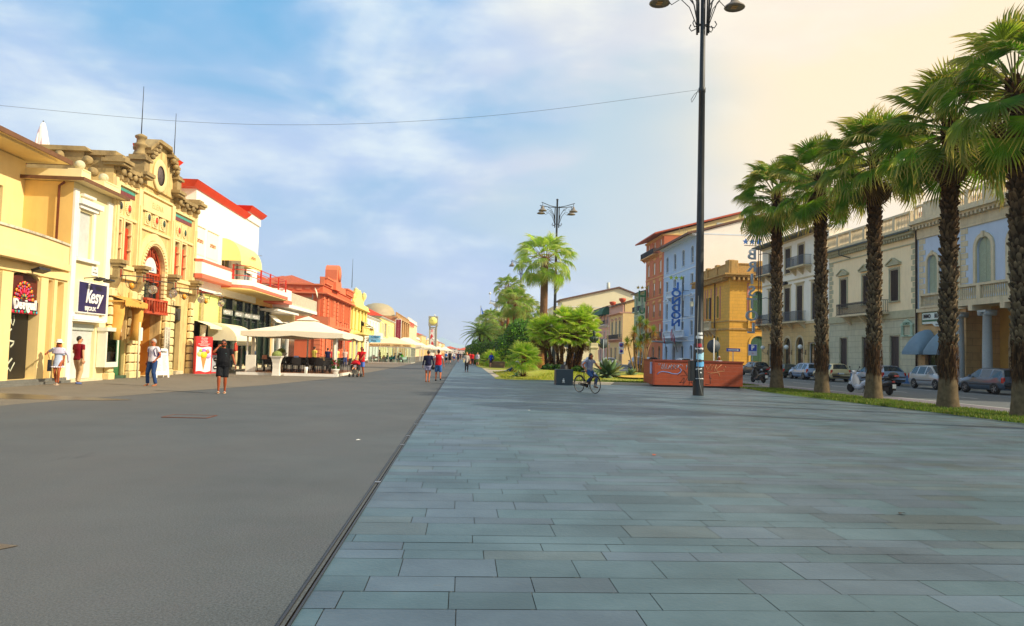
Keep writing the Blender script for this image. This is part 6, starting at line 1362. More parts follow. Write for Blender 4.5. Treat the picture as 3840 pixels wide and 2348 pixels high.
m.box(-.1,w+.1,-.12,0,5.5,5.75); m.box(w,w+.12,-.1,12,5.5,5.75); m.box(-.1,w+.08,-.1,0,6.6,6.75); m.box(w,w+.1,-.1,12,6.6,6.75)
m.box(-.1,w+.7,-.7,.0,12.3,12.55); m.box(w,w+.7,0,12.1,12.3,12.55); m.box(-.1,w+1.0,-1.0,0,12.55,12.75); m.box(w,w+1.0,0,12.3,12.55,12.75)
for i in range(22): m.box(.1+i*.62,.35+i*.62,-.85,-.0,11.9,12.3)
for i in range(19): m.box(w,w+.8,.2+i*.62,.45+i*.62,11.9,12.3)
m.box(.2,w+.1,-.05,.3,12.75,14.0); m.box(w-.3,w+.1,.3,12,12.75,14.0); m.box(.1,w+.2,-.15,.4,14.,14.15); m.box(w-.4,w+.2,.4,12,14.,14.15)
for x in(.4,4.5,8.5): m.box(x,x+.9,-.2,.3,12.75,14.4)
for y in(.0,3.6,7.2,10.8): m.bbox(w-.4,w+.3,y,y+1.0,12.75,14.5,.06)
m.bbox(w-1.2,w+.25,-.25,.6,12.75,14.55,.06)
m.build('cornice',[CORN],t)
for x in(3.2,5.8,9.6):
 for q in(-.95,.55): m=MB(); m.box(x+q,x+q+.4,-.04,0,7.0,11.4); m.build('pink_panel',[PINKW],t)
for y in(3.7,9.2):
 for q in(-1.4,1.0): m=MB(); m.box(w,w+.04,y+q,y+q+.4,7.0,11.6); m.build('pink_panel',[PINKW],t)
m=MB()
for x in(3.2,5.8,9.6): surround(m,x,7.2,.9,3.0,.16,.45,-.12); 
for x in(3.2,9.6): surround(m,x,.9,1.0,3.8,.14,.5,-.06)
q_=MB()
for y in(3.7,9.2): surround(q_,y,7.0,1.6,3.6,.3,.8,-.14,sill=False); q_.box(y-1.3,y+1.3,-.3,0,11.2,11.35); q_.prism([(y-1.3,11.35),(y+1.3,11.35),(y+.8,11.9),(y,12.05),(y-.8,11.9)],-.28,0)
surround(q_,3.85,1.2,2.1,3.6,.25,1.0,-.08); 
m.join(q_,Matrix.Translation((w,0,0))@Matrix.Rotation(PI/2,4,'Z')); m.build('moulding',[mat('yellow_trim','#e6b44e',.75,.08,2.)],t)
GS=slat('green_louvre','#1f5a3a',9.,.6,.6,'Z',.6)
for x in(3.2,9.6): win(t,x,7.2,.88,2.98,'shut',.44,.08,sm=GS); win(t,x,.9,.98,3.78,'shut',.49,.08,sm=GS)
win(t,5.8,7.2,.88,2.98,'open',.44,.08,sm=slat('dark_louvre','#2a2f28',9.))
for y,z,wd,h,r in((3.7,7.0,1.58,3.58,.79),(9.2,7.0,1.58,3.58,.79),(3.85,1.2,2.08,3.58,1.0)):
 o=win(t,0,z,wd,h,'shut' if z<2 else 'half',r,0,sm=GS); o.location=(w-.1,y,z); o.rotation_euler=(0,0,PI/2)
for y,z in((3.7,5.75),(3.85,.15)):
 m=MB(); balustrade(m,-1.3,1.3,-.12,0,1.0,0,.24,2.6); o=m.build('balustrade',[MATS['yellow_trim']],t); o.location=(w,y,z); o.rotation_euler=(0,0,PI/2)
m=MB(); m.box(3.0,9.0,-1.0,0,5.55,5.8); balustrade(m,3.0,9.0,-.88,5.8,1.0,0,.25,3)
for x in(3.6,5.2,6.8,8.4): m.prx([(0,4.7),(-.8,5.55),(0,5.55)],x-.15,x+.15)
m.build('balcony',[STN],t)
m=MB(); m.tube([(w-5.6,-.12,0),(w-5.6,-.12,12.)],.07,6); m.build('drainpipe',[DMETAL],t)
SB=mat('sky_blue_stucco','#a9c3e0',.75,.05,1.); SBT=mat('blue_white_trim','#d3dde6',.7,.05,1.5)
loc,rz=side('R',111.05,130); 
fl=[dict(z=14.8+1.3,h=2.6,w=1.45,n=4,rise=.6,kind='glass'),dict(z=12.2,h=2.3,w=1.45,n=4,kind='glass'),dict(z=8.2,h=2.6,w=1.45,n=4,kind='glass',ped=1),dict(z=5.2,h=2.2,w=1.45,n=4,kind='glass'),dict(z=.3,h=3.4,w=1.6,n=4,rise=.7,door=1)]
t=townhouse('blue_hotel','tall sky blue hotel with white mouldings and a blank white gable end','R',111.05,130,20.2,14,SB,fl,SBT,strings=(4.3,7.8,11.3,15.3),cornice=.8,dent=True,skip=((11.6,5,13,'stone'),(5.1,3,15,'stone')))
m=MB(); m.box(18.95,19.0,.02,14,0,20.2); m.prism([(0,20.2),(14,20.2),(14,24.3),(0,20.4)],-.03,.03); mm_=MB(); mm_.add([(0,0,20.2),(14,0,20.2),(14,0,24.6),(0,0,20.4)],[(0,1,2,3)]); 
m=MB(); m.add([(19.0,.0,12),(19.0,14,12),(19.0,14,24.4),(19.0,0,20.3)],[(0,1,2,3)]); m.build('end_wall',[mat('blank_white_wall','#f3ece0',.8,.03,.5)],t)
m=MB(); m.add([(-.5,-1.6,20.3),(19.3,-1.6,20.3),(19.3,14,24.7),(-.5,14,24.7),(-.5,-1.6,20.0),(19.3,-1.6,20.0),(19.3,14,24.4),(-.5,14,24.4)],[(0,1,2,3),(7,6,5,4),(0,4,5,1),(1,5,6,2),(3,7,4,0)]); m.build('roof',[mat('brown_roof','#6a4a38',.8,.2,1.)],t)
m=MB(); m.lathe([(.01,3.9),(3.2,4.3),(3.3,4.2)],(9,-1.6,0),20,M=None) ; m.build('glass_canopy',[mat('canopy_glass','#8fa0a8',.3,.2,2.)],t)
a=thing('blue_letter_sign','tall blue letters seen from behind reading downwards under green stars','sign',(32.2,115,0),0)
for i,c in enumerate('LONDON'): text(c,1.5,mat('royal_blue','#1f6ac0',.4,.05),a,(0,-.05,12.6-i*1.12),ext=.1,mirror=True,sx=1.25,bold=.05)
m=MB(); m.tube([(1.0,0,6),(1.0,0,14)],.05,5); m.tube([(1,0,8),(2,0,8)],.04,5); m.tube([(1,0,12),(2,0,12)],.04,5); m.build('frame',[DMETAL],a)
for x in(-.8,0,.8):
 m=MB(); m.prism([(x+(.4 if k%2==0 else .16)*math.cos(PI/2+k*PI/5),13.9+(.4 if k%2==0 else .16)*math.sin(PI/2+k*PI/5)) for k in range(10)],-.06,.06); m.build('star',[mat('lime_star','#a8c030',.5)],a)
for i,(x,c,l) in enumerate(((30.6,('#20306a','#d8d4d0','#c02030'),'flag hanging at the hotel door, the left one in blue, white and red'),(32.2,('#c02030','#c02030','#b01828'),'plain red flag on a slanting pole at the hotel door'))):
 o=thing('hanging_flag',l,'flag',(x,117,5.2)); m=MB(); m.tube([(.9,0,-2.6),(0,0,1.0)],.04,5); m.build('pole',[DMETAL],o); m=MB()
 for k in range(3):
  m.tube([(-.05+k*.22,0,.9-k*.5),(-.15+k*.26,-.05,.1-k*.4),(-.05+k*.28,.02,-.9-k*.2)],[.1,.2,.14],6,k,flat=.3)
 m.build('cloth',[mat('flag'+q,q,.8) for q in c],o)
OR=mat('orange_stucco','#c96e44',.8,.06,1.); ORT=mat('ochre_trim','#d8a25c',.8,.06,1.5)
fl=[dict(z=20.8,h=1.7,w=1.2,n=3,kind='half',sm=WHITE),dict(z=16.6,h=2.3,w=1.3,n=3,kind='half',sm=WHITE,rise=.4),dict(z=12.8,h=2.3,w=1.3,n=3,kind='half',sm=WHITE),dict(z=8.9,h=2.3,w=1.3,n=3,kind='half',sm=WHITE,hood=1),dict(z=5.2,h=2.4,w=1.3,n=3,kind='half',sm=WHITE,bal=1),dict(z=.3,h=3.4,w=1.5,n=3,rise=.7,door=1)]
t=townhouse('orange_hotel','tallest orange hotel with yellow panels, top terrace and overhanging eave','R',130.05,143,23,14,OR,fl,ORT,strings=(4.4,8.2,12.2,15.9,19.9),cornice=.3,skip=((20.2,-1,9,'iron'),),balm=DMETAL)
m=MB(); 
for z in(11.4,15.2,19.2):
 for x in(2.2,6.5,10.8): m.box(x-.8,x+.8,-.04,0,z,z+.5)
m.build('panel',[ORT],t)
m=MB(); m.add([(-1.6,-1.8,23.2),(13.6,-1.8,23.2),(13.6,14,27.6),(-1.6,14,27.6),(-1.6,-1.8,22.95),(13.6,-1.8,22.95),(13.6,14,27.3),(-1.6,14,27.3)],[(0,1,2,3),(7,6,5,4),(0,4,5,1),(1,5,6,2),(3,7,4,0)]); m.build('roof',[mat('terracotta_roof','#b8502c',.8,.2,1.)],t)
m=MB(); m.prx([(.02,23),(14,23),(14,27.25),(.02,23.1)],.01,12.96); m.build('gable',[mat('cream_gable','#ecd58e',.8,.05,.8,dirt=.3,dcol='#b09a68')],t)
text('Liberty',1.5,mat('faded_lettering','#d4bd84',.8),t,(12.99,4.6,23.75),rot=(PI/2,0,PI/2),ext=.005); m=MB(); m.box(12.97,13.02,9.2,10.6,23.9,25.4); m.build('glass_block_window',[mat('glass_blocks','#c0c2b4',.3,.3,6.)],t)
fl=[dict(z=10.6,h=2.8,w=1.4,n=2,kind='glass',bal=1),dict(z=6.2,h=2.6,w=1.4,n=2,kind='shut',sm=GS,hood=1),dict(z=.3,h=3.4,w=2,n=2,door=1)]
t=townhouse('green_hotel','pale green hotel with dark louvred windows and jutting eave','R',143.1,152.5,14.3,12,mat('sage_stucco','#9fb08c',.8,.05,1.),fl,mat('sage_white','#c8d0b8',.8,.05),strings=(4.6,9.8),cornice=.2,roof='mono',rise=3.2,roofm=mat('dark_eave2','#4a4038',.8,.2,1.))
a=thing('green_letter_sign','vertical green hotel letters seen from behind with gold stars','sign',(33.2,141.5,0),0)
for c,sz,z in(('H',2.9,13.0),('U',1.5,10.3),('e',1.6,9.2),('c',1.6,8.1)): text(c,sz,mat('leaf_green','#1f7a4a',.4),a,(0,-.05,z),ext=.1,mirror=True,sx=.8 if sz>2 else 1.1,bold=.04)
m=MB(); m.tube([(.9,0,6),(.9,0,14.8)],.06,5); m.build('frame',[DMETAL],a)
for x in(-.8,0,.8):
 m=MB(); m.prism([(x+(.4 if k%2==0 else .16)*math.cos(PI/2+k*PI/5),14.7+(.4 if k%2==0 else .16)*math.sin(PI/2+k*PI/5)) for k in range(10)],-.06,.06); m.build('star',[mat('gold_star','#c8a83a',.5)],a)
TS=slat('teal_louvre','#1f7078',9.,.6,.6,'Z',.6); EARTH=mat('cream_wall','#ecc98a',.8,.05,1.)
fl=[dict(z=6.0,h=3.6,w=1.5,xs=[3,7.5,11.5],kind='shut',sm=TS,ped=1),dict(z=.3,h=3.4,w=1.8,n=3,door=1)]
t=townhouse('cream_corner_house','cream corner house with teal shutters and a balustrade carrying urns','R',163.4,178,11.3,14,EARTH,fl,mat('pink_trim','#d8a48c',.8,.06),strings=(5.2,),cornice=.8,quoin=True,skip=((5.6,1,14,'iron'),),parapet=1.7)
for x in(2,13): m=MB(); m.lathe([(.3,0),(.25,.3),(.7,.8),(.8,1.2),(.7,1.3),(.1,1.4)],(x,.2,13.1),12); m.build('urn',[TERRA],t)
m=MB(); m.prx([(.4,11.4),(14,11.4),(14,17.55),(.4,13.5)],3,14.63); m.build('gable',[EARTH],t)
m=MB(); m.add([(1,-.5,13.3),(15,-.5,13.3),(15,14,17.9),(1,14,17.9),(1,-.5,13.),(15,-.5,13.),(15,14,17.6),(1,14,17.6)],[(0,1,2,3),(7,6,5,4),(0,4,5,1),(1,5,6,2),(3,7,4,0)]); m.build('roof',[MATS['brown_roof']],t)
fl=[dict(z=9.6,h=2.4,w=1.2,n=4,kind='shut',sm=slat('rose_louvre','#8a4a44',9.)),dict(z=5.2,h=2.6,w=1.2,n=4,kind='shut',sm=MATS['rose_louvre']),dict(z=.3,h=3.2,w=1.8,n=4,door=1)]
t=townhouse('pink_house','pink house with rose shutters and dark green balcony awnings under the eave','R',178.2,196,13.6,14,mat('pink_stucco','#e0a890',.8,.06,1.),fl,strings=(4.4,8.8),cornice=.5,skip=((9.3,2,16,'iron'),(4.9,2,16,'iron')),roof='mono',rise=3.5,roofm=MATS['brown_roof'])
for i in range(4):
 a=thing('green_awning','dark green scalloped awning under the pink house eave, %s'%['first','second','third','fourth'][i],'awning',(34.2,195.2-i*4.1,11.6),-PI/2,'dark green awnings of the pink house'); m=MB(); v=[]
 for q in range(7): th=PI/2*q/6; v+=[(0,-1.7*math.sin(th),2*math.cos(th)),(3.9,-1.7*math.sin(th),2*math.cos(th))]
 m.add(v,[(2*q,2*q+2,2*q+3,2*q+1) for q in range(6)],0,True); m.add([(0,0,0)]+v[0::2],[tuple(range(7,-1,-1))]); m.add([(3.9,0,0)]+v[1::2],[tuple(range(8))]); m.build('canopy',[mat('bottle_green','#0f5a40',.8,.1,2.)],a)
fl=[dict(z=9.6,h=2.2,w=1.3,n=4,trim=0),dict(z=5.2,h=2.4,w=1.3,n=4),dict(z=.3,h=3,w=2,n=4,door=1)]
t=townhouse('white_gabled_block','large pale block with a long sloping roofline and roof terrace beyond the pink house','R',214,232,15.5,24,mat('pale_block','#e8ddb4',.8,.04,.6),fl,X=25.5,roof=None,skip=((9.3,1,16,'iron'),),balm=WHITE)
m=MB(); m.prx([(2,15.5),(22,15.5),(22,19.6),(18,21.0),(2,17.2)],8,18.05); m.build('gable',[MATS['pale_block']],t)
m=MB(); m.prx([(1.2,17.0),(18,21.1),(23,19.4),(23,19.7),(18,21.5),(1.2,17.4)],7.5,18.6); m.build('roof',[MATS['brown_roof']],t)
o=thing('phone_mast','white mobile phone mast on the pale gabled block','antenna',(42,222,20.5)); m=MB(); m.tube([(0,0,-4),(0,0,2.4)],.2,6); m.lathe([(.5,-.2),(.5,2.8),(.001,2.9)],(0,0,0),8); m.build('panel_antenna',[mat('mast_grey','#c8c8b8',.6,.2,1.)],o)
fl=[dict(z=9.,h=2.,w=1.3,n=8,trim=0),dict(z=5,h=2.2,w=1.3,n=8,trim=0),dict(z=.3,h=3,w=2.2,n=8,trim=0,door=1)]
townhouse('yellow_far_hotel','long pale yellow hotel beyond the garden palms','R',240,290,13.5,18,mat('straw','#e8d8a0',.8,.05,.6),fl,strings=(4.2,8.4))
townhouse('grey_white_far_block','distant white block at the end of the right hand row','R',292,350,12.0,18,mat('ivory_far','#e4dcc8',.8,.05,.6),fl,strings=(4.2,))
townhouse('terracotta_far_block','last distant reddish block of the right hand row','R',352,440,11.0,18,mat('rose_far','#d8a890',.8,.05,.6),fl,strings=(4.2,))
t=thing('far_yellow_palazzo','big pale yellow palazzo facing down the street, seen between the palm trunks','building',(34,430,0))
m=MB(); m.box(-12,26,0,20,0,22); m.box(-12.6,26.6,-.6,20.6,22,22.6); m.build('wall',[mat('palazzo','#ecdca4',.8,.05,.4)],t); m=MB(); m.box(-6,2,1,14,22.6,25); m.build('roof',[mat('verdigris','#7ac0b0',.7,.1,1.)],t)
PW=MB(); PW.box(-.8,.8,-.1,.0,0,2.6); pw=PW.mesh('window',[GL])
for k in range(11):
 for q in range(4): ob('window',pw,t,(-10+k*3.4,0,3+q*5))
townhouse('rear_cream_block','cream block rising behind the balustraded roofs','R',52,74,16.2,10,mat('sunny_cream','#f2e2b8',.8,.04,.8),[],X=44,cornice=.3,roof='mono',rise=1.4,roofm=TERRA)
townhouse('rear_ochre_block','ochre roof storey behind the lilac villa balustrade','R',38,50,15.4,8,mat('sunny_ochre','#ecca88',.8,.05,.8),[dict(z=13.4,h=1.2,w=1.2,n=3,trim=0)],X=43,cornice=.3,roof='gable',rise=1.2)
m=MB(); hr=random.Random(9)
pts=[(-260,900,0)]
v=[];f=[]
NX=60
for i in range(NX+1):
 x=-500+1000*i/NX; h=22+10*math.sin(i*.35)+7*math.sin(i*.9+1)+3*math.sin(i*2.1)
 v+=[(x,1150,-1),(x,1200,h*.6),(x,1260,h)]
for i in range(NX):
 for j in range(2): a0=i*3+j; f.append((a0,a0+3,a0+4,a0+1))
m.add(v,f,0,True); structure('hills',m,[mat('hazed_hills','#8fa8b8',.95,.1,.01)])  # blue of the distance haze is put into the hill colour
for i in range(14):
 x=-40+i*5.6+hr.uniform(-2,2); y=760+hr.uniform(0,200); h=hr.uniform(3.5,7); wd=hr.uniform(8,16)
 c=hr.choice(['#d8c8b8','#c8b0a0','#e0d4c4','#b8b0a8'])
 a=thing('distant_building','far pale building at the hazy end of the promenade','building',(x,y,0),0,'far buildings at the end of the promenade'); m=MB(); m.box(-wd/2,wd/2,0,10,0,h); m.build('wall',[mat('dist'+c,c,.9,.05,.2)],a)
 m=MB(); m.add([(-wd/2-.5,-.5,h),(wd/2+.5,-.5,h),(wd/2+.5,10.5,h),(-wd/2-.5,10.5,h),(0,5,h+2.5)],[(0,1,4),(1,2,4),(2,3,4),(3,0,4)]); m.build('roof',[TERRA],a)
 m=MB()
 for k in range(3):
  for q in range(3): m.box(-wd/2+wd*(k+.35)/3,-wd/2+wd*(k+.65)/3,-.05,0,h*(q+.4)/3,h*(q+.75)/3)
 m.build('window',[GL],a)
rnd=random.Random(51)
def lerp(a,b,t): return tuple(a[i]+(b[i]-a[i])*t for i in range(3))+(1,)
def fan_template(R,n,spread,droop,g0,g1,tip,seed,split=.5,stiff=0.):
 """fan blade: hub at origin, midrib along +X, pleated inner half, free pointed fingers outside"""
 r_=random.Random(seed); v=[];f=[];c=[]
 G0,G1,TP=srgb(g0),srgb(g1),srgb(tip)
 da=spread/n
 for k in range(n):
  a=-spread/2+da*(k+.5); Rk=R*(1-.22*(abs(a)/(spread/2))**2)*r_.uniform(.9,1.04)
  cup=.18*math.cos(a*.9)
  def P(r,ang,dz=0.): 
   q=r/R; return (r*math.cos(ang),r*math.sin(ang),cup*r*(1-q)+dz-droop*q*q*R*(1+.5*r_.random()*q))
  o=len(v); r1=R*split*r_.uniform(.9,1.05); r2=Rk*.78
  j=r_.uniform(-.25,.25)*da
  v+=[P(.04,a),P(r1,a-da*.5),P(r1,a,.03*R),P(r1,a+da*.5),P(r2,a-da*.26+j),P(r2,a+j,.015*R),P(r2,a+da*.26+j),P(Rk,a+j*1.5,-droop*.35*R*r_.uniform(.3,1.3)*(1-stiff))]
  sh=r_.uniform(.8,1.15); 
  c+=[mul(G1,sh),mul(G0,sh),mul(G0,sh*1.1),mul(G0,sh)]+[mul(lerp(G0,TP,.25),sh)]*3+[mul(TP,sh)]
  f+=[(o,o+1,o+2),(o,o+2,o+3),(o+1,o+4,o+5,o+2),(o+2,o+5,o+6,o+3),(o+4,o+7,o+5),(o+5,o+7,o+6)]
 return v,f,c
def addT(m,tpl,M,k=1.):
 o=len(m.v); v,f,c=tpl
 m.v.extend([tuple(M@Vector(p)) for p in v]); m.f.extend([[i+o for i in q] for q in f]); m.m.extend([0]*len(f)); m.s.extend([False]*len(f)); m.c.extend([mul(x,k) for x in c])
def addtube(m,pts,r,col,n=4,flat=1.):
 o=len(m.v); m.tube(pts,r,n,cap=False,flat=flat); m.c.extend([col]*(len(m.v)-o))
def crown(seed,nl,pet,tpls,lo=-1.0,hi=1.45,dead=None,nd=0,petcol='#8a8a3a',bend=.5,drop=.0,rad0=.12):
 r_=random.Random(seed); m=MB(); m.c=[]
 for i in range(nl):
  t=i/(nl-1); el=hi+(lo-hi)*t**.9+r_.uniform(-.12,.12); az=i*2.39996+r_.uniform(-.15,.15); L=pet*(.75+.35*min(1,t*2))*r_.uniform(.88,1.1)
  d=Vector((math.cos(az)*math.cos(el),math.sin(az)*math.cos(el),math.sin(el)))
  p0=Vector((math.cos(az)*rad0,math.sin(az)*rad0,-.35*t)); side_=Vector((-math.sin(az),math.cos(az),0))
  p1=p0+d*L*.5; e2=el-bend*(.25+.35*t); d2=Vector((math.cos(az)*math.cos(e2),math.sin(az)*math.cos(e2),math.sin(e2))); p2=p1+d2*L*.5
  addtube(m,[p0,p1,p2],[.03,.02,.015],srgb(petcol),4)
  e3=e2-bend*.55*(.3+.7*t)-drop; x=Vector((math.cos(az)*math.cos(e3),math.sin(az)*math.cos(e3),math.sin(e3))); z=x.cross(side_)*-1
  if z.z<0 and abs(e3)<1.3: z=-z
  roll=r_.uniform(-.5,.5); y=z.cross(x); M3=Matrix((x,y,z)).transposed()@Matrix.Rotation(roll,3,'X')
  M=Matrix.Translation(p2)@M3.to_4x4()@Matrix.Scale(r_.uniform(.85,1.08),4)
  addT(m,r_.choice(tpls),M,r_.uniform(.82,1.12))
 for i in range(nd):
  az=r_.random()*6.28; el=r_.uniform(-1.25,-.85); d=Vector((math.cos(az)*math.cos(el),math.sin(az)*math.cos(el),math.sin(el))); L=r_.uniform(.5,.9); p0=Vector((math.cos(az)*.15,math.sin(az)*.15,-.5)); p2=p0+d*L
  addtube(m,[p0,p2],[.02,.012],srgb('#7a5a30'),4)
  x=Vector((math.cos(az)*.15,math.sin(az)*.15,-1)).normalized(); y=Vector((-math.sin(az),math.cos(az),0)); z=x.cross(y); M3=Matrix((x,y,z)).transposed()
  addT(m,r_.choice(dead),Matrix.Translation(p2)@M3.to_4x4()@Matrix.Scale(r_.uniform(.6,.9),4),r_.uniform(.7,1.1))
 return m
LEAF=vcol('palm_leaf',.45,.5,.22,2.5,.4); BARK=vcol('palm_bark',.9,0,.45,7.,.15,bump=.6,bs=30)
def palm_trunk(H,r0,r1,seed,boots=(2.1,None),smooth=.95,style='boot',base='#6f6048',low='#7b6a50',high='#5f4226'):
 r_=random.Random(seed); m=MB(); m.c=[]
 pr=[(r0*1.22,-.1),(r0*1.2,.02),(r0*1.12,.2),(r0*1.0,.5),(r0*.92,smooth),(r1*1.05,smooth+.3),(r1,2.4),(r1*.96,H*.6),(r1*.92,H),(r1*.5,H+.15)]
 m.lathe(pr,(0,0,0),16)
 for q in range(len(pr)):
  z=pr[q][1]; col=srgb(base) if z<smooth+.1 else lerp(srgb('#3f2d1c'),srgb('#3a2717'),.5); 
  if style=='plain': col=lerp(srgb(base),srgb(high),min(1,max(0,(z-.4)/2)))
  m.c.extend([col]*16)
 if style=='plain':
  return m
 for i in range(650):
  az=r_.random()*6.28; z=r_.uniform(smooth+.05,2.35); rr=r1+r_.uniform(.02,.13)*math.sin(min(1,max(0,(2.5-z)/1.6))*PI)+.03; l=r_.uniform(.15,.4); w=r_.uniform(.012,.03); a2=az+r_.uniform(-.25,.25)
  p=Vector((math.cos(az)*rr,math.sin(az)*rr,z)); q=Vector((math.cos(a2)*(rr+r_.uniform(-.03,.07)),math.sin(a2)*(rr+r_.uniform(-.03,.07)),z-l)); s_=Vector((-math.sin(az),math.cos(az),0))*w
  m.add([p-s_,p+s_,q],[(0,1,2)]); c=mul(srgb(r_.choice(['#4a3420','#5f4226','#3a2818','#6b5236'])),r_.uniform(.7,1.2)); m.c.extend([c]*3)
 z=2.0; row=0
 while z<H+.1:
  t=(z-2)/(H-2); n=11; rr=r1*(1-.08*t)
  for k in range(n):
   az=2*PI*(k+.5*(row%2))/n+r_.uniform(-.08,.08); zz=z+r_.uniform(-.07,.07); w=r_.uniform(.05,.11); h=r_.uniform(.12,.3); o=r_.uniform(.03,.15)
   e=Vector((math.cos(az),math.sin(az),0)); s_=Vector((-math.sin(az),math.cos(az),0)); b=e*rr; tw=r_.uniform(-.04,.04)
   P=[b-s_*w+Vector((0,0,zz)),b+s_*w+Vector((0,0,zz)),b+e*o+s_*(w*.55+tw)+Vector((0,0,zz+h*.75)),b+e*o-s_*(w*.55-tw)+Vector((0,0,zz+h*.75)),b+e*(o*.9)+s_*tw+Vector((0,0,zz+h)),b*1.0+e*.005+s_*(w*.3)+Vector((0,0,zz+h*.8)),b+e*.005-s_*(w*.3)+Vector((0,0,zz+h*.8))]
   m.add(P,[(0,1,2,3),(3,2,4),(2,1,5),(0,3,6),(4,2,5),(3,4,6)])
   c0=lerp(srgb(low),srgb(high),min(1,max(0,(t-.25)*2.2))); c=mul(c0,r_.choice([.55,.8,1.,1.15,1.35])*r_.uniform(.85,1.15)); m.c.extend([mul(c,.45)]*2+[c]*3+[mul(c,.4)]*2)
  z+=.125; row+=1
 return m
dk=dict(g0='#3d5f12',g1='#5a7a1c',tip='#a08338')
T1=[fan_template(1.2,30,3.7,.22,'#5f8c1c','#8ab82a','#dcb054',1),fan_template(1.15,28,3.5,.36,'#6c9c20','#9cc034','#e8c05a',2),fan_template(1.25,30,3.9,.14,'#508012','#78a822','#c4a448',3),fan_template(1.1,26,3.3,.5,'#809c28','#b0c040','#ecc868',4)]
TD=[fan_template(.95,22,3.0,.6,'#8a6a34','#7a5a2c','#a8864a',5,.35),fan_template(.9,20,2.6,.7,'#6f5228','#5f4420','#94713c',6,.3)]
CR=[crown(100+i,66,1.35,T1,-1.05,1.42,TD,16).mesh('crown',[LEAF]) if 0 else None for i in range(3)]
crs=[]
for i in range(3):
 m=crown(100+i,[50,44,54][i],[1.4,1.5,1.3][i],T1,[-.7,-.85,-.6][i],1.5,TD,[16,24,10][i],bend=[.3,.38,.25][i]); crs.append(m.mesh('crown',[LEAF],m.c))
tks=[]
for i in range(2):
 m=palm_trunk(9.6,.36,.25,60+i); tks.append(m.mesh('trunk',[BARK],m.c))
ROW=[(17.45,41.8,11.0,1.02,'farthest of the row, beside the globe lamps'),(17.5,36.5,10.8,.98,'second from the far end, before the white house'),(17.55,31.9,10.55,1.0,'middle one, before the pale yellow house'),(17.45,26.7,10.3,1.03,'second nearest, before the barrel awnings'),(17.35,22.8,10.5,1.02,'nearest one at the right edge of the picture'),(17.4,17.8,9.7,1.,'beyond the right edge')]
for i,(x,y,h,sc,nm) in enumerate(ROW):
 if i>=5: nm='out of view beyond the right edge' if i==5 else 'out of view nearest the camera'
 t=thing('fan_palm','shaggy fan palm of the row, '+nm,'palm tree',(x,y,0),i*1.3,'row of fan palms along the paving')
 tr=ob('trunk',tks[i%2],t); tr.scale=(.93,.93,h/9.6); lean=[.01,-.012,.015,-.01,.012,0,0][i]; t.rotation_euler=([.012,-.008,.015,-.014,.01,0,0][i],[-.012,.02,-.006,.014,-.01,0,0][i],i*1.3)
 c=ob('crown',crs[i%3],t,(0,0,h-.05),(lean,lean*2,i*2.1)); q=[.98,.92,1.02,1.04,1.0,.9,.9][i]; c.scale=(q,q,q*1.08)
br_=[fan_template(1.25,34,3.8,.3,'#b0d840','#d8ee60','#f8f0a8',11),fan_template(1.2,32,3.6,.5,'#bcdc50','#dcec70','#faf2b0',12),fan_template(1.2,32,3.9,.4,'#8cb432','#b4cc48','#e4dc88',13)]
m=crown(301,44,1.65,br_,-.75,1.5,TD,0,'#b08a3a',.4,rad0=.25); cw=m.mesh('crown',[vcol('palm_leaf_bright',.42,.5,.12,2.,.45)],m.c)
t=thing('tall_garden_palm','tall smooth trunked palm with a bright green crown rising over the garden','palm tree',(7.1,68,0))
tm_=palm_trunk(9.9,.5,.35,70,style='plain',base='#a8703a',high='#7c5c42'); 
o=tm_.build('trunk',[vcol('smooth_bark',.85,0,.3,3.,.2,bump=.8,bs=18)],t,cols=tm_.c); o.location=(0,0,.35)
c=ob('crown',cw,t,(.05,0,10.3)); c.scale=(.98,.98,1.05)
BRL=MATS['palm_leaf_bright']
mid_=[fan_template(1.1,28,3.7,.35,'#82aa34','#a4c044','#d4c878',21),fan_template(1.05,26,3.5,.5,'#8cb03a','#acc450','#dccc80',22)]
m=crown(302,40,1.35,mid_,-.95,1.45,TD,10,'#a0803a',.42); mc=m.mesh('crown',[BRL],m.c)
for x,y,h,s_,nm in((6.3,95,8.0,1.0,'nearest of the group behind the tall one'),(6.35,110,11.0,1.0,'tallest of the group behind'),(6.5,130,6.8,1.15,'lower one with the pale trunk beyond the date palm'),(8.3,104,7.6,1.0,'right one partly behind the smooth trunk'),(5.4,150,8.5,1.0,'farther one above the date palm'),(4.9,172,8.6,1.05,'farthest one of the garden'),(8.8,122,9.0,.95,'rear right one of the garden group')):
 t=thing('garden_fan_palm','fan palm in the far garden, '+nm,'palm tree',(x,y,.1),x*3,'fan palms of the far garden')
 b_=palm_trunk(h,.34,.22,int(y),style='plain',base='#a06a3c',high='#86502e'); b_.build('trunk',[MATS['smooth_bark']],t,cols=b_.c)
 c=ob('crown',mc,t,(0,0,h+.2),(0,0,y)); c.scale=(s_,)*3
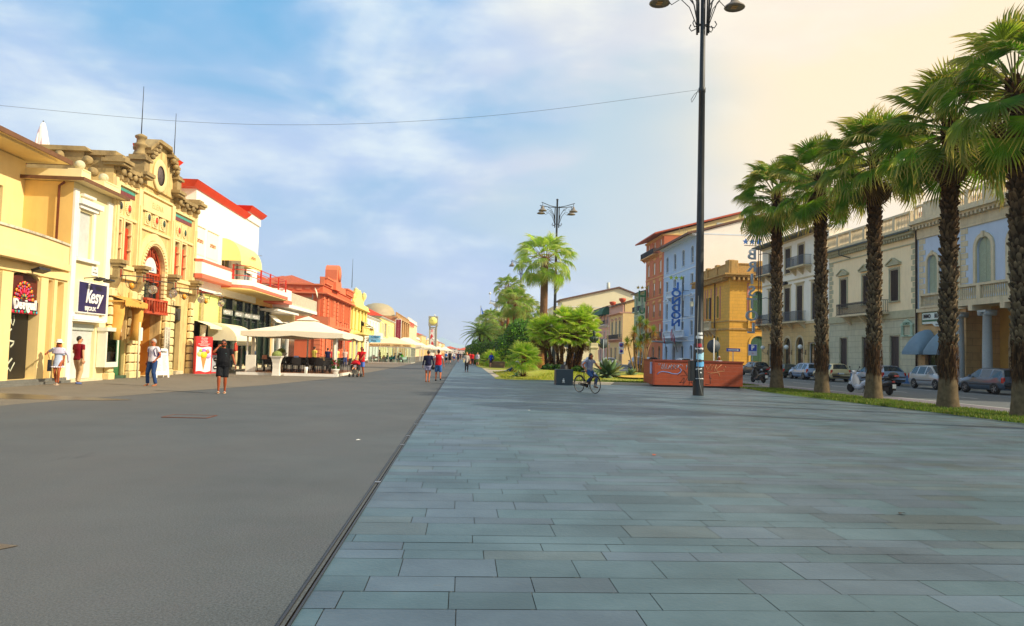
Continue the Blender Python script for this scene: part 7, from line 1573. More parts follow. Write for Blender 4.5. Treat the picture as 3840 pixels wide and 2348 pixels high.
def frond(seed,L=3.2,n=42,col=('#4f7a1e','#7a9a3a')):
 r_=random.Random(seed); m=MB(); m.c=[]
 pts=[];N_=9
 for i in range(N_+1):
  t=i/N_; pts.append(Vector((L*t*(1-.08*t),0,L*(.55*t-.78*t*t))))
 addtube(m,pts,[.05*(1-.8*i/N_) for i in range(N_+1)],srgb('#8a8a40'),4)
 for k in range(n):
  t=.1+.9*k/n; i=min(N_-1,int(t*N_)); u=t*N_-i; p=pts[i].lerp(pts[i+1],u); d=(pts[i+1]-pts[i]).normalized(); up=Vector((0,1,0)).cross(d)*-1
  for sg in(-1,1):
   l=.62*math.sin(PI*min(1,t*.75+.22))*r_.uniform(.85,1.1); dr=(d*.75+Vector((0,sg,0))*.85+up*-.15*r_.random()+Vector((0,0,-.15))).normalized(); w=d*.028
   q=p+dr*l*.55; e=p+dr*l+Vector((0,0,-.12*l)); m.add([p-w,p+w,q+w,q-w,e],[(0,1,2,3),(3,2,4)]); c=mul(lerp(srgb(col[0]),srgb(col[1]),r_.random()),1); m.c.extend([c]*5)
 return m
def datepalm(label,x,y,z,h,nf,L,s=1.):
 t=thing('date_palm',label,'palm tree',(x,y,z)); b_=palm_trunk(max(h,2.6),.45,.36,int(y)+5); b_=b_ if h>2.5 else palm_trunk(2.6,.4,.3,5); o=b_.build('trunk',[BARK],t,cols=b_.c); o.scale=(1,1,h/max(h,2.6))
 m=MB(); m.c=[]; r_=random.Random(int(x*10+y)); fr=[frond(i,L) for i in range(3)]
 for i in range(nf):
  u=i/nf; az=i*2.4; el=1.15-1.35*u; F_=fr[i%3]; M=Matrix.Translation((0,0,h))@Matrix.Rotation(az,4,'Z')@Matrix.Rotation(-el+.2,4,'Y')@Matrix.Scale(r_.uniform(.85,1.08),4)
  addT(m,(F_.v,F_.f,F_.c),M,r_.uniform(.8,1.15))
 m.build('crown',[BRL],t,cols=m.c)
datepalm('wide arching date palm over the clipped bushes beside the far promenade',2.8,118,.1,4.2,46,3.7)
datepalm('smaller date palm behind the wide arching one',4.6,140,.1,4.6,30,3.0)
def leafball(m,blobs,n,size,cols,seed,dark=None):
 r_=random.Random(seed)
 tot=sum(b[3]*b[4]*b[5] for b in blobs)**.0*len(blobs)
 w=[ (b[3]*b[4]+b[3]*b[5]+b[4]*b[5]) for b in blobs]; W_=sum(w)
 C_=[srgb(c) for c in cols]
 for b,wi in zip(blobs,w):
  for _ in range(int(n*wi/W_)):
   while True:
    d=Vector((r_.gauss(0,1),r_.gauss(0,1),r_.gauss(0,1)))
    if d.length>.1: break
   d.normalize(); rr=1-.45*r_.random()**2.2+.06*r_.random(); k=1+.16*math.sin(d.x*7+b[0])*math.sin(d.z*6+b[1])
   c=Vector((b[0]+d.x*b[3]*rr*k,b[1]+d.y*b[4]*rr*k,b[2]+d.z*b[5]*rr*k))
   nrm=(d+Vector((r_.gauss(0,.6),r_.gauss(0,.6),r_.gauss(0,.6)))).normalized(); u=nrm.orthogonal().normalized(); u=Matrix.Rotation(r_.random()*6.28,3,nrm)@u; v=nrm.cross(u); s_=size*r_.uniform(.6,1.3)
   m.add([c-u*s_,c-v*s_*.45,c+u*s_,c+v*s_*.45],[(0,1,2,3)]); q=mul(r_.choice(C_),r_.uniform(.75,1.2)); m.c.extend([q]*4)
LB=vcol('bush_leaf',.5,.35,.15,2.,.4)
def bush(name,label,blobs,n,size,cols,seed,trunks=(),group=None,cat='bush'):
 x,y=blobs[0][0],blobs[0][1]; t=thing(name,label,cat,(x,y,.1),0,group); m=MB(); m.c=[]
 bl=[(b[0]-x,b[1]-y,b[2]-.1,b[3],b[4],b[5]) for b in blobs]; leafball(m,bl,n,size,cols,seed)
 r_=random.Random(seed)
 k=MB(); k.c=[]
 for b in bl: 
  o=len(k.v); k.sph((b[0],b[1],b[2]),1,10,7,sq=(b[3]*.6,b[4]*.6,b[5]*.6)); m_=len(k.v)-o
 m.build('foliage',[LB],t,cols=m.c)
 if True:
  b_=MB(); b_.c=[]
  for b in bl[:3]: addtube(b_,[(b[0]*.3,b[1]*.3,-.1),(b[0]*.7,b[1]*.7,b[2]*.5),(b[0],b[1],b[2])],[.14,.1,.04],srgb('#5a4632'),6)
  b_.build('trunk',[BARK],t,cols=b_.c)
 return t
GRN=['#3f6a16','#4f8018','#2f5410','#6a9a22','#5c8c1c']; DKG=['#1f4210','#2a5214','#366418','#27480f','#4a7a1c']
bush('broadleaf_tree','dense glossy broadleaf tree in front of the tall palm trunk',[(6.6,86,3.6,1.9,1.6,1.9),(5.2,86.5,2.6,1.4,1.4,1.5),(8.0,86,3.9,1.5,1.4,1.7),(7.0,85.5,1.6,2.2,1.5,1.2),(5.9,85.5,4.3,1.1,1.1,1.0),(8.3,85,1.6,1.3,1.2,1.1)],15000,.13,['#3c6a14','#4f8a1a','#6aa824','#2c5412','#86bc30'],3,cat='tree')
bush('clipped_bush','big rounded green bush below the wide date palm',[(2.2,108,1.7,1.9,1.6,1.7),(4.0,107,1.9,1.5,1.5,1.6),(3.2,106.5,1.0,2.0,1.2,1.0)],9000,.14,['#4a7a14','#5f9218','#3a6410','#76a822'],4)
bush('dark_clipped_bush','dark rounded bush between the clipped bush and the glossy tree',[(5.3,98,1.9,1.5,1.4,1.9),(5.6,97.5,.9,1.5,1.2,.9)],5000,.13,DKG,5)
bush('far_hedge_tree','dark crown of a tree beyond the date palm',[(6.0,158,2.6,2.6,2.2,2.4),(3.6,158,1.8,1.8,1.6,1.8)],4500,.2,DKG,6,cat='tree')
for i,(x,y,r,h) in enumerate(((6.2,190,2.8,2.2),(5.0,225,3.2,2.6),(6.5,262,3.4,3.0),(8.5,300,4,3.4),(5.5,345,4.5,3.4))):
 bush('far_shrub','green shrub mass along the far garden, %s after the hedge tree'%['first','second','third','fourth','fifth'][i],[(x,y,h*.6,r,r*.8,h),(x+2,y-1,h*.5,r*.8,r*.6,h*.8)],1800,.3,GRN,7+i,group='shrubs of the far garden')
bush('low_ground_bush','low leafy plant at the foot of the palm clump',[(6.6,58.5,.6,.55,.45,.3),(7.3,58.3,.62,.4,.4,.28)],1500,.09,DKG,15)
bush('low_ground_bush','low leafy plants right of the clump behind the dark bin',[(8.9,58.8,.55,.5,.4,.25)],700,.09,GRN,16)
cl_=[fan_template(.8,22,3.3,.02,'#c0e030','#dcf048','#f4f080',31,.35,.9),fan_template(.76,20,3.1,.05,'#acd42a','#cce83c','#eee470',32,.35,.9),fan_template(.78,22,3.2,.03,'#94c426','#bcd836','#e0d868',33,.35,.9)]
small=[]
for i in range(2):
 m=crown(400+i,30,.5,cl_,-.75,1.5,TD,4,'#b0a83a',.12,rad0=.06); small.append(m.mesh('crown',[BRL],m.c))
def leantrunk(t,pts,r,seed,nb=160):
 r_=random.Random(seed); m=MB(); m.c=[]
 addtube(m,pts,r,srgb('#4a3018'),10); P=[Vector(p) for p in pts]; 
 for i in range(nb):
  u=r_.random()*(len(P)-1); k=min(int(u),len(P)-2); c=P[k].lerp(P[k+1],u-k); ax=(P[k+1]-P[k]).normalized(); rr=(r if not isinstance(r,list) else r[k]+(r[k+1]-r[k])*(u-k)); n_=ax.orthogonal().normalized(); n_=Matrix.Rotation(r_.random()*6.28,3,ax)@n_; s_=ax.cross(n_)
  b=c+n_*rr*.92; w=.045; h=.13; m.add([b-s_*w,b+s_*w,b+ax*h+n_*.07+s_*w*.4,b+ax*h+n_*.07-s_*w*.4],[(0,1,2,3)]); q=mul(srgb(r_.choice(['#8a5a2c','#6a4420','#a8743c','#4a3018'])),r_.uniform(.7,1.2)); m.c.extend([q]*4)
 return m.build('trunk',[BARK],t,cols=m.c)
CL=[((-.35,0),(-.85,0,3.35),.95,'left leaning stem'),((-.1,.2),(-1.6,.3,3.1),.85,'lowest left stem'),((.15,-.2),(.45,-.3,3.95),1.0,'upright stem with the highest left crown'),((.45,0),(1.15,-.2,2.85),.95,'centre right stem with a low crown'),((.8,.1),(2.0,.1,3.6),.95,'right leaning stem'),((1.0,.3),(2.2,.5,4.2),1.0,'far right stem with the tallest crown'),((.1,.6),(-.2,.8,3.3),.9,'rear stem in the middle'),((.7,.7),(.9,1.0,3.5),.9,'rear right stem'),((-.5,.3),(-1.15,.4,2.7),.9,'short stem low on the left'),((.2,-.5),(.1,-.7,2.75),.9,'short stem low in front'),((1.0,-.2),(2.3,-.2,3.05),.95,'outermost right stem, low crown'),((.6,-.3),(1.6,-.5,3.9),.9,'front right stem, high crown')]
for i,((bx,by),(tx,ty,tz),s_,nm) in enumerate(CL):
 t=thing('clump_fan_palm','low fan palm of the leaning clump, '+nm,'palm tree',(7.45+bx*1.6,60+by,.45),0,'leaning clump of low fan palms')
 dx,dy=tx-bx*1.6,ty-by; dz=tz-.0
 leantrunk(t,[(0,0,0),(dx*.25,dy*.2,dz*.35),(dx*.6,dy*.6,dz*.72),(dx,dy,dz)],[.15,.12,.11,.12],i,150)
 c=ob('crown',small[i%2],t,(dx,dy,dz+.12),(dy*.1,dx*.12,i*1.7)); c.scale=(s_*1.0,)*3
t=thing('small_fan_palm','small fan palm with a short stout trunk on the grass beside the bench','palm tree',(4.1,51.5,.05)); leantrunk(t,[(0,0,0),(0,0,.6),(0.02,0,1.4)],[.18,.13,.12],55,120)
m=crown(430,30,.5,[fan_template(.8,22,3.2,.1,'#8cb82c','#b4cc44','#d8d060',41,.35,.85)],-.45,1.45,TD,1,'#a8a83a',.25,rad0=.05); ob('crown',m.mesh('crown',[BRL],m.c),t,(0,0,1.45))
for i,(x,y,s_) in enumerate(((3.6,93,.95),(4.9,92.5,1.05),(6.0,90.5,1.),(3.0,99,.8),(5.4,72,.55))):
 t=thing('shrub_palm','low bushy fan palm, %s'%['left one behind the stone wall seats','middle one behind the stone wall seats','right one behind the stone wall seats','farther one near the clipped bush','small one by the tall trunk'][i],'palm tree',(x,y,.1),i,'low bushy palms of the garden'); leantrunk(t,[(0,0,0),(0,0,.9*s_)],[.16,.14],i+80,50); c=ob('crown',small[i%2],t,(0,0,.9*s_+.1),(0,0,i)); c.scale=(s_*1.1,)*3
def agave(label,x,y,z,R,n,seed,stalk=0):
 r_=random.Random(seed); t=thing('agave',label,'agave',(x,y,z)); m=MB(); m.c=[]
 for i in range(n):
  u=i/n; az=i*2.4; el=1.4-1.45*u; L=R*r_.uniform(.85,1.1); w=.085*R; pts=[];
  for k in range(6):
   s_=k/5; e=el-.35*s_*u; pts.append(Vector((math.cos(az)*math.cos(e)*L*s_,math.sin(az)*math.cos(e)*L*s_,math.sin(e)*L*s_+.08-(.25*u*s_*s_*L))))
  sd=Vector((-math.sin(az),math.cos(az),0)); o=len(m.v); v=[];f=[]
  for k,p in enumerate(pts):
   ww=w*(.7+1.2*math.sin(PI*min(1,k/5*.9+.08)))*(1 if k<5 else .05); nn=(pts[min(k+1,5)]-pts[max(0,k-1)]).normalized().cross(sd)*-1
   v+=[p-sd*ww+nn*ww*.35,p,p+sd*ww+nn*ww*.35,p-nn*.03]
  for k in range(5):
   a=4*k; f+=[(a,a+1,a+5,a+4),(a+1,a+2,a+6,a+5),(a+2,a+3,a+7,a+6),(a+3,a,a+4,a+7)]
  m.add(v,f,0,True); c=mul(srgb(r_.choice(['#5a7a52','#6c8a5c','#4f6f4a','#7d9468'])),r_.uniform(.85,1.15)); c2=srgb('#a8a868') if r_.random()<.3 else mul(c,1.25); 
  for k in range(6): m.c.extend([c2,c,c2,c])
 m.build('rosette',[vcol('agave_leaf',.5,.1,.15,3.)],t,cols=m.c)
 if stalk: s_=MB(); s_.tube([(.15,0,.1),(.2,0,stalk*.6),(.12,0,stalk)],[.05,.035,.02],6); s_.build('flower_stalk',[mat('dry_stalk','#7d7048',.8)],t)
agave('large grey green agave with long pointed leaves beside the cyclist',10.7,56,.1,1.45,46,1,0)
agave('small agave right of the large one',12.85,58,.1,.72,26,2)
agave('small agave at the foot of the palm clump',9.6,55.2,.1,.5,18,3)
agave('tiny agave beside the small palm on the grass',3.6,50.6,.05,.35,14,4)
o=thing('dry_flower_stalk','tall dry agave flower stalk behind the large agave','stalk',(10.9,57.6,.1)); m=MB(); m.tube([(0,0,0),(.05,0,2.2),(-.02,0,3.9)],[.05,.04,.02],6); m.build('stem',[mat('dry_stalk','#7d7048',.8)],o)
def rosette(seed,n=110,R=.75):
 r_=random.Random(seed); m=MB(); m.c=[]
 for i in range(n):
  u=i/n; az=i*2.4+r_.uniform(-.3,.3); el=1.45-2.5*u+r_.uniform(-.1,.1); L=R*r_.uniform(.8,1.1); d=Vector((math.cos(az)*math.cos(el),math.sin(az)*math.cos(el),math.sin(el))); sd=Vector((-math.sin(az),math.cos(az),0))*.028
  p1=d*L*.5; p2=d*L+Vector((0,0,-.1*L*(1+u))); m.add([-sd*.6,sd*.6,p1+sd,p1-sd,p2],[(0,1,2,3),(3,2,4)]); c=srgb(r_.choice(['#8aa030','#6f8a26','#a8b040'])) if u<.72 else srgb(r_.choice(['#c08a34','#a87434','#c8a850'])); m.c.extend([mul(c,r_.uniform(.8,1.15))]*5)
 return m
rs=[]
for i in range(2): m=rosette(500+i); rs.append(m.mesh('leaf_head',[BRL],m.c))
t=thing('dracaena_clump','clump of slender stemmed dracaenas with spiky yellow green heads','plant',(15.3,66,.1))
for i,(x,z,bx) in enumerate(((14.17,2.7,15.0),(15.5,2.95,15.3),(16.54,3.75,15.7),(15.4,4.55,15.4),(14.79,3.7,15.2),(16.0,3.1,15.6),(15.1,2.4,15.1),(15.9,4.3,15.5),(14.9,3.1,15.2))):
 m=MB(); y_=(-.3,.3,0,.4,-.2,.2,-.4,.1,.5)[i]; m.tube([(bx-15.3,y_*.4,-.1),((bx+x)/2-15.3+(.1 if i%2 else -.1),y_*.8,z*.55),(x-15.3,y_,z)],[.08,.055,.05],6); m.build('stem',[mat('dracaena_stem','#9a7a50',.85,.3,8.)],t)
 o=ob('leaf_head',rs[i%2],t,(x-15.3,y_,z+.05),(0,0,i))
mound(blob([(11.2,53.2),(13.5,52.8),(17,57),(17.4,70),(14,71),(12,62)]),14.5,60,.08,'sand_patch',mat('dry_sand','#c9a23c',.95,.2,2.,bump=.3,bs=40),.2)
rnd=random.Random(61)
LP=mat('lamp_green_black','#23282a',.45,.25,4.,metal=.2); LSH=mat('lamp_shade_metal','#7d7468',.5,.15,5.)
def bell(m,c,s=1.):
 m.lathe([(.03,.62),(.1,.6),(.12,.5),(.16,.46),(.17,.36),(.24,.26),(.36,.16),(.47,.08),(.5,.02),(.48,0),(.4,.0)],c,18,0,M=Matrix.Scale(s,3),cap=False)
 m.lathe([(.001,.05),(.38,.04),(.44,.01)],c,18,0,M=Matrix.Scale(s,3),cap=False)
def lamp_post(label,x,y,rz,H=17.9,first=False):
 t=thing('street_lamp',label,'street lamp',(x,y,0),rz,'tall promenade lamp posts')
 m=MB(); m.lathe([(.23,-.02),(.23,.02),(.225,2.2),(.2,2.25),(.175,5),(.15,9),(.135,13.3),(.155,13.32),(.155,13.5),(.125,13.55),(.11,16),(.1,H+.8),(.13,H+.85),(.13,H+.95),(.001,H+1.)],(0,0,0),20); m.build('pole',[LP],t)
 for k in range(4):
  a=rad(27)+(k//2)*PI+(k%2)*rad(126); dx,dy=math.cos(a),math.sin(a); z=H
  m=MB(); P=lambda r,zz:(dx*r,dy*r,zz)
  m.tube([P(.25,z-2.3),P(.27,z-.9),P(.25,z+.1)],.045,6); m.tube([P(0,z-.0),P(1.0,z+.1),P(2.1,z+.35)],.04,6); m.tube([P(.27,z-1.6),P(.4,z-.9),P(.8,z-.3),P(1.2,z-.15)],.03,5)
  m.tube([P(.27,z-1.9),P(.6,z-1.0),P(1.0,z-.55),P(1.4,z-.75),P(1.75,z-.35),P(1.6,z+.0)],.022,5); m.tube([P(.26,z-2.0),P(.5,z-2.1),P(.6,z-1.95),P(.52,z-1.8)],.025,5); m.tube([P(1.95,z+.32),P(1.95,z-.05)],.03,5); m.tube([P(0,z-1.9),P(.3,z-1.9)],.03,5)
  o=m.build('arm',[LP],t); m=MB(); bell(m,P(1.95,z-.62),.95); m.build('lamp_shade',[LSH],o)
  m=MB(); q=P(1.95,z-.6); m.box(q[0]-.12,q[0]+.12,q[1]-.16,q[1]-.03,q[2],q[2]+.03); m.box(q[0]-.12,q[0]+.12,q[1]+.03,q[1]+.16,q[2],q[2]+.03); m.build('lamp_panel',[mat('lamp_panel','#b8905a',.4,.1,3.)],o)
 return t
t=lamp_post('nearest dark green street lamp with four bell lamps, stickers low on its pole',10.2,32.75,rad(0),18.25)
m=MB(); m.box(-.42,-.2,-.16,.14,.62,1.5); m.build('junction_box',[LP],t); m=MB(); m.tube([(-.12,-.25,4.3),(-.14,-.24,2.3),(-.1,-.27,1.2),(-.02,-.28,.5),(.1,-.3,.02)],.013,5); m.build('cable',[mat('grey_cable','#8a8a84',.6)],t)
STK=[('#e6e8e6',2.62,.1,.3),('#dfe3e4',2.45,.12,.4),('#b82838',2.1,.14,.24),('#e4e4e4',1.98,.07,.42),('#9fd0e4',1.55,.3,.4),('#5aa8dc',1.25,.2,.42),('#d8dcd8',1.12,.06,.3),('#e8e8e4',.42+.55,.05,.08),('#e4e4e0',.72,.035,.44),('#2a3a4a',1.8,.2,.2)]
for i,(c,z,h,wd) in enumerate(STK):
 m=MB(); n=8; a0=-PI/2-wd/.24/2+rnd.uniform(-.2,.2); 
 for k in range(n):
  a,b=a0+wd/.25*k/n,a0+wd/.25*(k+1)/n; j1,j2=rnd.uniform(-.02,.02),rnd.uniform(-.02,.02); r=.2365 if z<2.2 else .203
  m.quad((math.cos(a)*r,math.sin(a)*r,z+j1),(math.cos(b)*r,math.sin(b)*r,z+j1),(math.cos(b)*r,math.sin(b)*r,z+h+j2),(math.cos(a)*r,math.sin(a)*r,z+h+j2))
 m.build('sticker',[mat('stk'+c,c,.6,.15,12.)],t)
m=MB(); m.bbox(-.4,-.25,-.08,.08,3.85,4.05,.02); m.build('sensor_box',[mat('sensor_cream','#c9c4a8',.6)],t)
m=MB(); m.tube([(-.18,0,13.35),(-.35,-.05,13.2),(-.5,-.05,12.95),(-.45,0,12.85),(-.3,0,13.1),(-.18,0,13.4)],.012,5); m.build('wire_loop',[DMETAL],t)
for i,(y,nm) in enumerate(((85.7,'second'),(139,'third'),(192,'fourth'),(245,'fifth'),(298,'sixth'))):
 lamp_post('%s dark street lamp along the garden with four bell lamps'%nm,10.2,y,0,18.3)
t=thing('overhead_cable','thin cable sagging from the near lamp post across the promenade to the left','cable',(0,0,0))
m=MB(); P=[(10.05,32.75,13.43),(3.06,32.7,12.15),(-2.3,32.6,11.41),(-7.57,32.6,11.01),(-12.7,32.6,10.97),(-19.5,32.6,11.29)]; PP=[]
for i in range(len(P)-1):
 p0,p1,p2,p3=[Vector(P[max(0,min(len(P)-1,i+q))]) for q in(-1,0,1,2)]
 for j in range(8): s_=j/8; PP.append(.5*((2*p1)+(-p0+p2)*s_+(2*p0-5*p1+4*p2-p3)*s_*s_+(-p0+3*p1-3*p2+p3)*s_**3))
PP.append(Vector(P[-1])); m.tube(PP,.007,4); m.build('wire',[mat('cable_grey','#5a6068',.6)],t)
t=thing('square_planter_bin','large square slate blue planter box with a small white crest','planter',(5.5,41.5,0))
m=MB(); m.bbox(-.46,.46,-.44,.44,.0,.83,.012); m.build('body',[mat('slate_blue_metal','#1f3440',.45,.12,2.)],t)
m=MB(); c=(-.06,-.445,.25); m.prism([(c[0]-.05,.17),(c[0]+.05,.17),(c[0]+.06,.26),(c[0],.31),(c[0]-.06,.26)],-.452,-.447); m.box(c[0]-.035,c[0]+.035,-.452,-.447,.32,.35); m.box(c[0]-.08,c[0]+.08,-.452,-.447,.12,.145); m.build('crest',[mat('pale_print','#c9d0d0',.6)],t)
t=thing('litter_bin','black cylindrical litter bin behind the slate blue planter box','litter bin',(6.3,47.4,0)); m=MB(); m.lathe([(.2,0),(.24,.05),(.25,.85),(.22,.9),(.2,1.0)],(0,0,0),12); m.build('body',[BLACK],t)
t=thing('wooden_enclosure','long orange brown wooden enclosure covered with blue, cream and dark graffiti','enclosure',(0,0,0))
WD=slat('orange_boards','#a04420',1.35,.6,.35,'Z',.75)
m=MB(); m.box(10.55,15.6,42.0,42.06,.1,1.46); m.box(10.55,10.61,42.06,44.3,.1,1.46); m.box(15.54,15.6,42.06,44.3,.1,1.46); m.box(10.61,15.54,44.24,44.3,.1,1.46); m.build('boards',[WD],t)
m=MB(); m.box(10.5,15.65,41.96,42.0,1.40,1.5); m.box(10.5,15.65,41.97,44.34,1.46,1.5); m.box(10.52,10.62,41.97,42.0,.1,1.4); m.build('rim',[mat('rim_wood','#7a2c14',.6,.2,3.)],t)
m=MB(); m.box(10.75,15.5,42.1,44.2,0,.1); m.build('base',[BLACK],t)
def graffiti(lines,r,c,nm):
 m=MB()
 for L_ in lines: m.tube([(10.55+x*5.05,41.992,.1+z*1.36) for x,z in L_],r,6,flat=.35,up=(0,1,0))
 m.build('graffiti',[mat(nm,c,.6,.25,7.)],t)
graffiti([[(.055,.86),(.065,.80)],[(.07,.88),(.08,.82)],[(.09,.76),(.105,.86),(.085,.66),(.1,.64),(.125,.88),(.115,.66),(.13,.65),(.15,.86),(.145,.66),(.165,.66),(.18,.8)],[(.18,.66),(.2,.84),(.21,.8),(.185,.74),(.2,.64)],[(.215,.62),(.23,.85),(.245,.8),(.22,.74),(.25,.66)],[(.255,.68),(.275,.82),(.262,.84),(.255,.76),(.27,.7),(.285,.84)],[(.3,.86),(.305,.8)],[(.315,.84),(.322,.78)]],.014,'#8fa0b4','grey_blue_spray')
graffiti([[(.045,.42),(.06,.5),(.1,.545),(.16,.52),(.22,.46),(.27,.46),(.3,.54),(.31,.62),(.29,.7)]],.02,'#5a9ad8','blue_spray')
graffiti([[(.365,.66),(.37,.84),(.38,.74),(.39,.86),(.395,.7)],[(.4,.86),(.415,.7),(.43,.88)],[(.455,.84),(.435,.74),(.46,.74)]],.014,'#8fb0c8','pale_spray')
graffiti([[(.27,.4),(.335,.62),(.4,.42),(.3,.38)],[(.335,.62),(.39,.36),(.33,.02),(.35,.3)],[(.3,.1),(.34,.32),(.35,.12),(.29,.12)],[(.4,.02),(.41,.3),(.45,.02)],[(.41,.12),(.45,.12)],[(.455,.3),(.46,.05),(.47,.3)],[(.455,.62),(.47,.4),(.485,.62)],[(.63,.46),(.64,.1),(.6,.06),(.58,.08)],[(.625,.34),(.65,.31)]],.013,'#3a1410','dark_spray')
graffiti([[(.59,.82),(.6,.66),(.64,.88),(.635,.62),(.67,.86),(.68,.6),(.7,.88)],[(.76,.88),(.7,.7),(.71,.6),(.79,.62),(.785,.7)],[(.6,.55),(.64,.52),(.7,.56),(.73,.54),(.74,.4)],[(.8,.82),(.81,.76)]],.014,'#c99a68','tan_spray')
m=MB(); m.box(10.5,10.55,42.3,42.6,.7,1.35); m.build('notice',[mat('blue_notice','#a8b0d8',.6,.2,9.)],t)
def bench(label,x,y,rz,z=.0):
 t=thing('wooden_bench',label,'bench',(x,y,z),rz,'blue and green slatted benches'); m=MB(); 
 for q in(-.75,.75): pass
 m.box(-1.0,1.0,-.25,.28,.36,.42); m.build('seat',[slat('green_bench','#2f8060',6.,.6,.4,'Y',.6)],t)
 m=MB(); m.box(-1.0,1.0,.24,.3,.42,.86); m.xf(Matrix.Translation((0,.03,0))@Matrix.Rotation(-.12,4,'X')); m.build('backrest',[slat('blue_bench','#5a80a8',6.,.6,.4,'Z',.6)],t)
 for q in(-.8,.8): m=MB(); m.prx([(-.26,0),(.28,0),(.24,.36),(-.24,.36)],q-.06,q+.06); m.build('leg',[mat('orange_leg','#c88a4a',.7,.1,3.)],t)
 return t
bench('near bench with green slats under the small fan palm, a reader on it',4.35,61.6,PI/2+PI-.0,.02).rotation_euler=(0,0,rad(-80))
bench('far bench with a blue back beside the black bin',2.75,100.6,rad(-80),.02)
t=thing('black_bin','tall dark litter bin near the far bench','litter bin',(1.95,108,0)); m=MB(); m.bbox(-.38,.38,-.3,.3,.05,1.25,.04); m.build('body',[mat('dark_grey_plastic','#3a3c3c',.5)],t)
for i,(a,b,y) in enumerate(((3.1,4.9,88.5),(6.0,7.8,88.5),(8.4,11.6,90.))):
 t=thing('stone_wall_seat','low brown stone wall seat behind the far grass, %s'%['left','middle','right'][i],'wall',(0,0,0),0,'low stone wall seats'); m=MB(); m.bbox(a,b,y,y+.5,0,.72,.04); m.build('wall',[mat('brown_wall','#8f7258',.8,.15,2.,dirt=.4)],t)
t=thing('bronze_bust','dark bronze bust of a bearded man on a pale stained stone pedestal','statue',(10.05,58.6,.25)); t.scale=(.8,.8,.8)
BRZ=mat('green_bronze','#3c4a3c',.45,.4,5.,metal=.6,bump=.5,bs=14); PED=mat('pedestal_stone','#cdc49a',.8,.12,2.,dirt=.5,dcol='#b8782c',streak=True)
m=MB(); m.bbox(-.95,.95,-.95,.95,0,.35,.04); m.bbox(-.75,.75,-.75,.75,.35,.62,.04); m.bbox(-.6,.6,-.6,.6,.62,1.15,.05); 
for z0,z1,a,b in((1.15,2.45,.42,.33),): m.lathe([(a*1.41,z0),(b*1.41,z1)],(0,0,0),4,0,False,RZ(PI/4))
m.bbox(-.42,.42,-.42,.42,2.45,2.6,.03); m.bbox(-.34,.34,-.34,.34,2.6,2.95,.03); m.bbox(-.46,.46,-.2,.2,2.3,2.5,.02); m.build('pedestal',[PED],t)
m=MB(); m.lathe([(.14,2.95),(.2,3.02),(.4,3.2),(.46,3.4),(.42,3.52),(.2,3.6),(.12,3.66),(.11,3.75)],(0,0,0),18,0,M=Matrix.Diagonal((1,.62,1)).to_3x3()); m.sph((0,-.02,3.92),.17,14,10,sq=(.9,1.05,1.25)); m.sph((0,-.13,3.76),.1,10,7,sq=(.9,.7,1.3)); m.sph((0,-.2,3.9),.03,6,5,sq=(.8,1,1.6)); m.sph((0,-.15,3.98),.1,8,5,sq=(1.2,.5,.25)); m.sph((0,.03,4.05),.16,10,6,sq=(1,1,.7)); 
for sg in(-1,1): m.sph((sg*.16,0,3.9),.035,6,5,sq=(.5,1,1.4)); m.tube([(sg*.05,-.1,3.65),(sg*.14,-.28,3.35),(sg*.1,-.27,3.08)],[.05,.06,.05],6)
m.build('bust',[BRZ],t)
def sign_pole(label,x,y,H,fn,cat='road sign',pole=WHITE,rz=0):
 t=thing('road_sign',label,cat,(x,y,0),rz); m=MB(); m.tube([(0,0,0),(0,0,H)],.035,7); m.build('pole',[STEEL if pole is None else pole],t); fn(t); return t
BLU=mat('sign_blue','#1440a8',.4,.04); SBK=mat('sign_back','#3f4a50',.6,.15,3.); MAG=mat('sign_magenta','#b02a6a',.5)
def disc(t,z,r,m_,y=-.06,nm='disc',M=None):
 m=MB(); m.lathe([(.001,0),(r,0),(r,.02),(.001,.02)],(0,y,z),24,0,M=RX(PI/2)); return m.build(nm,[m_],t)
def f1(t):
 disc(t,2.4,.42,SBK,.06); 
sign_pole('round road sign seen from behind on a white pole by the orange enclosure',15.6,47,2.9,f1)
def f2(t): 
 m=MB(); m.box(-.55,.55,-.05,-.03,2.25,2.5); m.build('plate',[BLU],t); m=MB(); m.box(-.42,.3,-.06,-.05,2.34,2.41); m.prism([(.3,2.29),(.48,2.375),(.3,2.46)],-.06,-.05); m.build('arrow',[WL],t)
sign_pole('blue one way sign with a white arrow before the yellow corner house',21.3,59.5,2.5,f2,pole=None)
def f3(t):
 m=MB(); m.box(-.38,.38,-.05,-.03,2.0,2.95); m.build('plate',[mat('sign_grey','#b8bcc8',.5)],t); m=MB(); m.box(-.34,.34,-.06,-.05,2.38,2.9); m.build('blue_field',[BLU],t); text('P',.5,WL,t,(0,-.065,2.64),ext=.003,bold=.02); text('1h',.2,MAG,t,(0,-.06,2.18),ext=.003)
sign_pole('blue parking sign with a white P beside the green shutter',24.2,63,2.6,f3,pole=None)
def f4(t): disc(t,3.0,.5,BLU); m=MB(); m.tube([(-.25,-.09,2.9),(-.1,-.09,3.15),(.1,-.09,3.1),(.25,-.09,2.9)],.035,5); m.sph((.05,-.09,3.28),.08,8,5); m.tube([(.0,-.09,3.2),(-.05,-.09,3.0),(.1,-.09,2.8)],.04,5); m.build('pictogram',[WL],t)
sign_pole('round blue cycle track sign behind the palm clump',11.6,85,3.3,f4,pole=None)
def f5(t): disc(t,2.9,.52,SBK,.05)
sign_pole('large round sign seen from behind right of the bust',14.0,76,3.3,f5,pole=mat('galvanised','#a8b4b4',.5))
